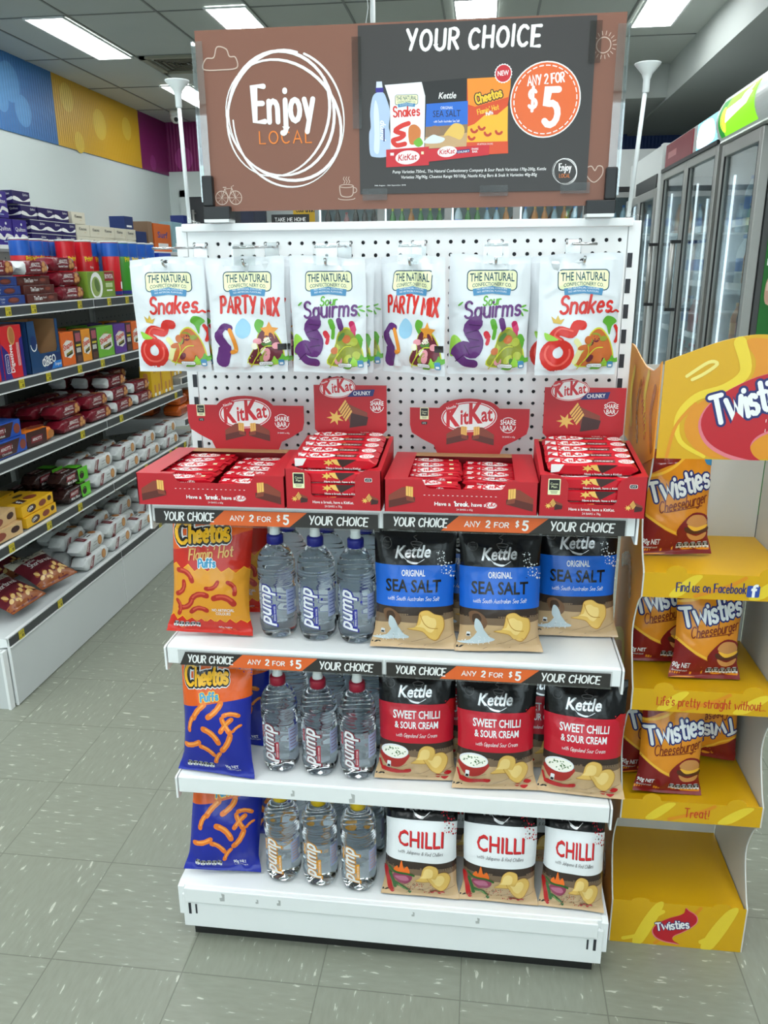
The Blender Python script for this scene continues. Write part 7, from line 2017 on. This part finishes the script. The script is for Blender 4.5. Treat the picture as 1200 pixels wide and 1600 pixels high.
# ================================================================== drink fridges along the far wall
FX = 1.40
CASE = mat('fridge_case_grey', (150, 152, 150), rough=.4, var=.05); CASEW = mat('fridge_case_white', (206, 210, 208), rough=.35, var=.04); INNER = mat('fridge_inside', (206, 214, 220), rough=.5); CASED = mat('fridge_case_dark', (74, 76, 76), rough=.45, var=.06)
TUBE = mat('fridge_tube_light', (235, 246, 255), emit=2.0); GASK = mat('rubber_gasket', (34, 34, 36), rough=.6)
def fridge(label, y0, y1, ztop, doors, case, case_side, handle=None, sign=None, z0=.14, fit=True, tube=True):
    t = thing('drink_fridge', label, 'fridge', (0, 0, 0))
    d = .62
    m = MB()
    m.box(FX + .05, FX + d, y0 + .001, y0 + .03, .0, ztop, case_side); m.box(FX + .05, FX + d, y1 - .03, y1 - .001, .0, ztop, case)
    m.box(FX + .05, FX + d, y0 + .03, y1 - .03, ztop - .04, ztop, case); m.box(FX + .05, FX + d, y0 + .03, y1 - .03, 0, z0, case)
    m.box(FX + d - .03, FX + d, y0 + .03, y1 - .03, z0, ztop - .04, INNER); m.box(FX + .05, FX + d - .03, y0 + .03, y0 + .035, z0, ztop - .04, INNER); m.box(FX + .05, FX + d - .03, y1 - .035, y1 - .03, z0, ztop - .04, INNER)
    m.build('cabinet', t)
    MB().box(FX - .004, FX + .05, y0 + .004, y1 - .004, .0, z0 - .02, case).build('kick_grille', t)
    w = (y1 - y0) / doors
    for k in range(doors):
        a0, a1 = y0 + k * w + .006, y0 + (k + 1) * w - .006
        m = MB(); f = .050
        for (c0, c1, e0, e1) in ((a0, a0 + f, z0, ztop), (a1 - f, a1, z0, ztop), (a0 + f, a1 - f, z0, z0 + f), (a0 + f, a1 - f, ztop - f * 1.2, ztop)):
            m.box(FX, FX + .045, c0, c1, e0, e1, ALU if case is not CASEW else CASE, .004)
        m.box(FX + .0452, FX + .0496, a0 + .005, a1 - .005, z0 + .005, ztop - .005, GASK) if False else None
        for (c0, c1, e0, e1) in ((a0 + f, a0 + f + .008, z0 + f, ztop - f * 1.2), (a1 - f - .008, a1 - f, z0 + f, ztop - f * 1.2)):
            m.box(FX + .001, FX + .010, c0, c1, e0, e1, GASK)
        dr = m.build('door', t)
        MB().box(FX + .018, FX + .022, a0 + f, a1 - f, z0 + f, ztop - f * 1.2, PANE).build('glass_pane', dr)
        if handle:
            m = MB(); hy = a1 - .030 if handle == 'far' else a0 + .030
            m.tube([(FX - .045, hy, 1.20), (FX - .045, hy, 1.62)], .016, ALU, 12); m.box(FX - .060, FX + .002, hy - .018, hy + .018, 1.19, 1.21, BLACKP); m.box(FX - .060, FX + .002, hy - .018, hy + .018, 1.61, 1.63, BLACKP); m.build('handle', dr)
        if tube:
            m = MB(); m.box(FX + .060, FX + .070, a1 - f - .014, a1 - f - .002, z0 + .05, ztop - .15, TUBE); m.build('light_tube', t)
    for k in range(5):
        z = .42 + k * .32
        if z < ztop - .25:
            m = MB(); m.box(FX + .085, FX + d - .04, y0 + .04, y1 - .04, z - .008, z, WHITE_STEEL); m.box(FX + .082, FX + .085, y0 + .04, y1 - .04, z - .030, z + .006, INK_W); m.build('shelf', t)
    return t
f1 = fridge('drink fridge with a glowing green sign and a green side poster', 2.39, 3.07, 2.08, 1, CASE, CASED)
GSN = mat('green_lightbox', (122, 206, 22), emit=1.0); GS2 = mat('lightbox_white', (252, 255, 246), emit=2.2); GS3 = mat('lightbox_lime', (206, 236, 60), emit=1.1); GS4 = mat('lightbox_dark_green', (22, 130, 40), emit=.7)
m = MB()
prof = [(FX + .02, 2.085), (FX - .015, 2.090)] + [(FX - .045 + .034 * ((k - 6) / 6) ** 2, 2.195 + (k - 6) * .0158) for k in range(13)] + [(FX - .005, 2.302), (FX + .02, 2.31), (FX + .4, 2.31), (FX + .4, 2.085)]
m.prism(prof, 'y', 2.20, 3.07, CASEW)
hs = m.build('header_sign', f1)
m = MB(); a = Art()
a.rect(.03, -.085, .62, .085, GSN, 0); a.poly([(.03, -.085), (.10, -.085), (.16, .085), (.03, .085)], GS4, 1); a.ell(.12, -.01, .05, .06, GS3, 2, 20)
a.poly([(.16, -.030), (.50, .005), (.56, .045), (.52, .050), (.55, .075), (.42, .060), (.40, .040), (.17, .030)], GS2, 3)
a.stroke(smooth([(.10, -.05), (.09, .0), (.12, .04)], False, 5), .008, GS4, 4)
def curve(u, v, e):
    t_ = clamp(v / .095, -1, 1)
    return Vector((FX - .0462 + .034 * t_ * t_ - e, 3.05 - u, 2.195 + v))
a.apply(m, curve, None, [-.07 + .01 * i for i in range(15)], eps=.0004); m.build('lightbox_face', hs)
# poster on the side of the first fridge
GP = mat('poster_green', (34, 120, 44), rough=.4, var=.35, vscale=9)
m = MB(); m.box(FX + .075, FX + .56, 2.3865, 2.3888, .25, 1.98, GP)
a = Art(); a.blob([(FX + .10, 1.30), (FX + .09, 1.37), (FX + .105, 1.43), (FX + .15, 1.435), (FX + .16, 1.37), (FX + .15, 1.30)], ink('drink_pink', (206, 160, 140)), 0); a.rect(FX + .095, 1.36, FX + .155, 1.40, ink('drink_label', (226, 196, 180)), 1); a.rect(FX + .10, 1.425, FX + .15, 1.445, ink('drink_cap', (110, 140, 160)), 1)
a.rect(FX + .085, 1.475, FX + .16, 1.505, INK_W, 0); a.rect(FX + .17, 1.40, FX + .35, 1.55, ink('poster_blue', (40, 130, 206)), 0)
for k in range(7):
    a.blob([(FX + .12 + .06 * k, 1.62 + .05 * (k % 3)), (FX + .15 + .06 * k, 1.70 + .05 * (k % 3)), (FX + .19 + .06 * k, 1.66 + .05 * (k % 3)), (FX + .16 + .06 * k, 1.6 + .05 * (k % 3))], ink('poster_leaf', (110, 176, 60)), 0)
a.apply(m, front(0, 2.3865, 0), eps=.0003); m.build('side_poster', f1)
f2 = fridge('two door drink fridge with a lit blue sign beside a faded red one', 3.14, 4.59, 2.11, 2, CASE, CASE, 'far')
BLB = mat('blue_lightbox', (120, 214, 240), emit=1.3); BLW = mat('blue_lightbox_white', (240, 252, 255), emit=2.6); RLB = mat('red_sign_faded', (150, 56, 66), rough=.4, var=.4, vscale=5)
m = MB(); m.box(FX + .01, FX + .4, 3.14, 4.59, 2.112, 2.28, CASEW); m.box(FX - .012, FX + .01, 3.14, 4.59, 2.100, 2.122, BLACKP)
hs = m.build('sign_housing', f2)
m = MB(); m.box(FX + .002, FX + .010, 3.24, 3.66, 2.125, 2.272, BLB); a = Art(); a.blob([(-.18, -.06), (-.19, .03), (-.1, .065), (.1, .06), (.18, .0), (.15, -.06)], BLW, 0); a.apply(m, plane((FX + .002, 3.45, 2.198), (0, -1, 0), (0, 0, 1)), eps=.0005); m.build('blue_lightbox_sign', hs)
m = MB(); m.box(FX + .002, FX + .010, 3.78, 4.54, 2.125, 2.272, RLB); a = Art(); a.text('COLD DRINKS', 0, .0, .05, ink('faded_word', (190, 120, 120)), 0, wid=.45) if False else a.rect(-.3, -.02, -.05, .02, ink('faded_word', (190, 120, 120)), 0); a.apply(m, plane((FX + .002, 4.16, 2.198), (0, -1, 0), (0, 0, 1)), eps=.0005); m.build('red_sign', hs)
m = MB(); m.box(FX - .01, FX + .3, 4.60, 4.68, 0, 2.30, CASEW, .004)
tag(m.build('partition_panel'), 'tall narrow white panel between the fridges', 'panel')
f3 = fridge('silver door fridge with a black top grille beyond the white panel', 4.80, 6.10, 2.02, 2, CASE, CASE, None)
m = MB(); m.box(FX + .02, FX + .5, 4.80, 6.10, 2.02, 2.31, CASEW); m.box(FX + .012, FX + .02, 4.86, 5.72, 2.03, 2.125, BLACKP); m.build('top_housing', f3)

def small_bottle(rgb, cap, h, r, name, milky=True):
    bm_ = mat('bottle_' + name, rgb, rough=.25, spec=.6, var=.06); cm = mat('bcap_' + name, cap, rough=.4)
    m = MB(); m.lathe([(0, 0), (r * .9, 0), (r, .008), (r, h * .62), (r * .8, h * .74), (r * .36, h * .88), (r * .34, h * .93)], bm_, 16); m.lathe([(r * .42, h * .92), (r * .42, h), (0, h)], cm, 14)
    m.lathe([(r * 1.01, h * .25), (r * 1.01, h * .52)], cm, 16)
    return m
KINDS = {'milk': ((216, 226, 232), (40, 110, 200), .25, .042), 'water': ((176, 200, 216), (60, 120, 200), .22, .034), 'cola': ((60, 26, 22), (190, 30, 36), .24, .034), 'orange': ((216, 130, 50), (230, 160, 60), .22, .034), 'green': ((80, 140, 60), (220, 210, 60), .22, .033), 'pink': ((196, 120, 120), (170, 60, 60), .2, .034)}
BM = {k: maker('drink_bottle', 'bottle', lambda k=k: small_bottle(*KINDS[k], k)) for k in KINDS}
COLN = {'milk': 'white', 'water': 'clear blue', 'cola': 'dark', 'orange': 'orange', 'green': 'green', 'pink': 'pink'}
R7 = random.Random(9)
for fi, (ya, yb, fname, zs) in enumerate(((2.46, 3.0, 'green sign fridge', (.42, .74, 1.06, 1.38, 1.70)), (3.2, 4.54, 'two door fridge', (.42, .74, 1.06, 1.38)), )):
    for zi, z in enumerate(zs):
        n_ = int((yb - ya) / .105)
        kk = (['cola', 'pink', 'orange', 'milk', 'water'], ['orange', 'cola', 'pink', 'milk'])[fi][zi]
        for i in range(n_):
            kd = kk if R7.random() > .25 else R7.choice(list(KINDS))
            BM[kd]('%s bottle in the %s, %s shelf up, %s along' % (COLN[kd], fname, ORD[zi], ORD[i] if i < 12 else str(i + 1)), (FX + .14, ya + .05 + i * .105, z + .0008), R7.uniform(0, 6))

# ------------------------------------------------------------------ coolers across the back
BY = 7.0
t = thing('wall_cooler', 'long glass door cooler bank behind the header sign', 'fridge', (0, 0, 0))
MB().box(-1.62, 1.85, BY, BY + .6, 2.22, 2.56, CASEW).build('fascia', t)
MB().box(-1.62, 1.85, BY - .004, BY + .02, 2.175, 2.22, BLACKP).build('black_trim', t)
m = MB(); m.box(-1.62, 1.85, BY + .55, BY + .6, 0, 2.22, INNER); m.box(-1.62, -1.58, BY + .03, BY + .55, 0, 2.22, INNER); m.box(1.81, 1.85, BY + .03, BY + .55, 0, 2.22, INNER); m.box(-1.58, 1.81, BY + .03, BY + .55, 0, .12, CASE); m.build('cabinet', t)
nd = 5; w = 3.47 / nd
for k in range(nd):
    a0 = -1.62 + k * w; a1 = a0 + w
    m = MB()
    for (c0, c1, e0, e1) in ((a0, a0 + .035, .1, 2.17), (a1 - .035, a1, .1, 2.17), (a0 + .035, a1 - .035, .1, .15), (a0 + .035, a1 - .035, 2.12, 2.17)):
        m.box(c0, c1, BY, BY + .028, e0, e1, CASE)
    dr = m.build('door', t)
    MB().box(a0 + .035, a1 - .035, BY + .010, BY + .014, .15, 2.12, PANE).build('glass_pane', dr)
    MB().box(a0 + .04, a0 + .055, BY + .035, BY + .05, .3, 2.1, TUBE).build('light_tube', t)
for z in (.6, 1.0, 1.4, 1.78):
    MB().box(-1.57, 1.80, BY + .06, BY + .54, z - .01, z, WHITE_STEEL).build('shelf', t)
seq = ['cola'] * 2 + ['pink'] + ['cola'] * 3 + ['cola', 'green', 'green', 'orange'] + ['green'] * 3 + ['milk', 'milk', 'green', 'green', 'water']
for i in range(34):
    x = -1.50 + i * .098
    kd = seq[i] if i < len(seq) else ('orange' if i < 26 and i % 3 else 'water')
    o_ = BM[kd]('%s bottle on the upper shelf of the back cooler, %s from the sign' % (COLN[kd], ORD[i] if i < 12 else '%dth' % (i + 1)), (x, BY + .12, 1.7806), 0, scale=(1, 1, 1.25))
def sandw():
    m = MB(); m.prism([(-.075, 0), (.075, 0), (.075, .13)], 'y', -.035, .035, mat('bread_brown_slice', (188, 140, 96), rough=.8, var=.3, vscale=40)); m.prism([(-.072, .0005), (.0745, .0005), (.0745, .126)], 'y', -.037, -.035, mat('filling', (150, 92, 70), rough=.6, var=.4, vscale=50)); return m
swk = maker('sandwich_pack', 'sandwich pack', sandw)
for i in range(7):
    swk('wrapped sandwich wedge in front on the upper back cooler shelf, %s along' % ORD[i], (.28 + i * .165, BY + .1 - .04 + .02, 1.7812), 0, scale=(1, 1, 1.9)) if False else swk('wrapped sandwich wedge hanging above the bottles in the back cooler, %s along' % ORD[i], (.20 + i * .195, BY + .40, 1.7812), .15 * (i % 3 - 1), scale=(1.1, 1, 2.2))
# small signs before the coolers
t = thing('shelf_sign', 'small black sign with white capitals above the stand, under the header sign', 'sign', (-1.86, 6.9, 0))
m = MB(); m.box(-.20, .20, -.006, .006, 1.90, 2.005, INK_K); a = Art(); a.script('TAKE ME HOME', 0, 1.938, .034, INK_W, 0, w=.16, wid=.33); a.apply(m, front(0, -.006, 0)); m.build('sign_panel', t)
m = MB(); m.box(-.01, .01, .008, .02, 0, 2.0, CASED); m.box(-.2, .2, -.1, .1, 0, .02, CASED); m.build('sign_post', t)
t = thing('advertising_sign', 'small yellow sign with dark lettering peeking out under the header sign', 'sign', (-1.78, 7.3, 0))
m = MB(); m.box(-.14, .14, -.006, .006, 1.95, 2.35, mat('sign_yellow', (226, 180, 30), rough=.4)); a = Art(); a.script('Cool drinks', 0, 2.05, .05, INK_K, 0, w=.15, wid=.22); a.apply(m, front(0, -.006, 0)); m.build('sign_panel', t)
m = MB(); m.box(-.01, .01, .008, .02, 0, 2.3, CASED); m.box(-.14, .14, -.1, .1, 0, .02, CASED); m.build('sign_post', t)
m = MB(); m.box(-2.42, -2.28, 7.0, 7.5, 0, 2.3, mat('navy_locker', (28, 34, 62), rough=.4, var=.1))
tag(m.build('tall_cabinet'), 'tall narrow navy cabinet seen below the bracket of the header sign', 'cabinet')
m = MB(); m.box(-2.27, -1.66, 7.5, 7.56, 0, 2.4, mat('pale_partition', (186, 194, 194), rough=.6, var=.05))
struct(m.build('partition'), 'pale partition beside the back coolers')
t = thing('exit_sign', 'small green exit sign high on the back wall by the door', 'sign', (-3.42, 8.93, 2.62))
m = MB(); m.box(-.06, .2, -.02, .02, -.1, .1, mat('exit_green', (40, 160, 120), emit=.5)); m.build('sign_panel', t)
m = MB(); m.box(-.06, .2, .02, .06, -.11, .11, PW); m.build('sign_housing', t)

# ------------------------------------------------------------------ what belongs together
GROUPS = {'chip_packet': 'chip packets on the white stand', 'corn_puff_packet': 'corn puff packets on the white stand', 'water_bottle': 'water bottles on the white stand', 'lolly_bag': 'lolly bags hanging on peg hooks', 'peg_hook': 'metal peg hooks on the pegboard',
          'wafer_bar': 'wafer bars in the display boxes', 'wafer_bar_box': 'flat wafer bar boxes', 'chunky_bar_box': 'chunky bar boxes', 'biscuit_carton': 'upright biscuit cartons in the aisle', 'bread_packet': 'orange packets on the white shelf', 'snack_carton': 'snack cartons on the fourth aisle shelf',
          'snack_packet': 'snack packets on the yellow stand', 'crisp_can': 'crisp cans on the top aisle shelf', 'tissue_pack': 'violet tissue packs', 'tissue_box': 'cream tissue boxes', 'household_carton': 'household cartons on the wall shelving', 'drink_bottle': 'bottles in the coolers',
          'sandwich_pack': 'sandwich packs in the back cooler', 'ceiling_light': 'lit ceiling panels', 'drink_fridge': 'drink fridges along the wall', 'shelving_bay': 'shelving bays of the aisle', 'balloon_stick': 'balloon sticks on the stand', 'shortbread_packet': 'shortbread packets on the lowest shelf'}
for o in list(COL.objects):
    if o.parent is None and o.get('category') and not o.get('group') and o.get('kind') != 'structure':
        st = o.name.split('.')[0]
        if st == 'biscuit_packet':
            o['group'] = o['label'].split(',')[0][:40] + 's in the aisle' if ',' in o['label'] else 'biscuit packets in the aisle'
        elif st in GROUPS:
            o['group'] = GROUPS[st]
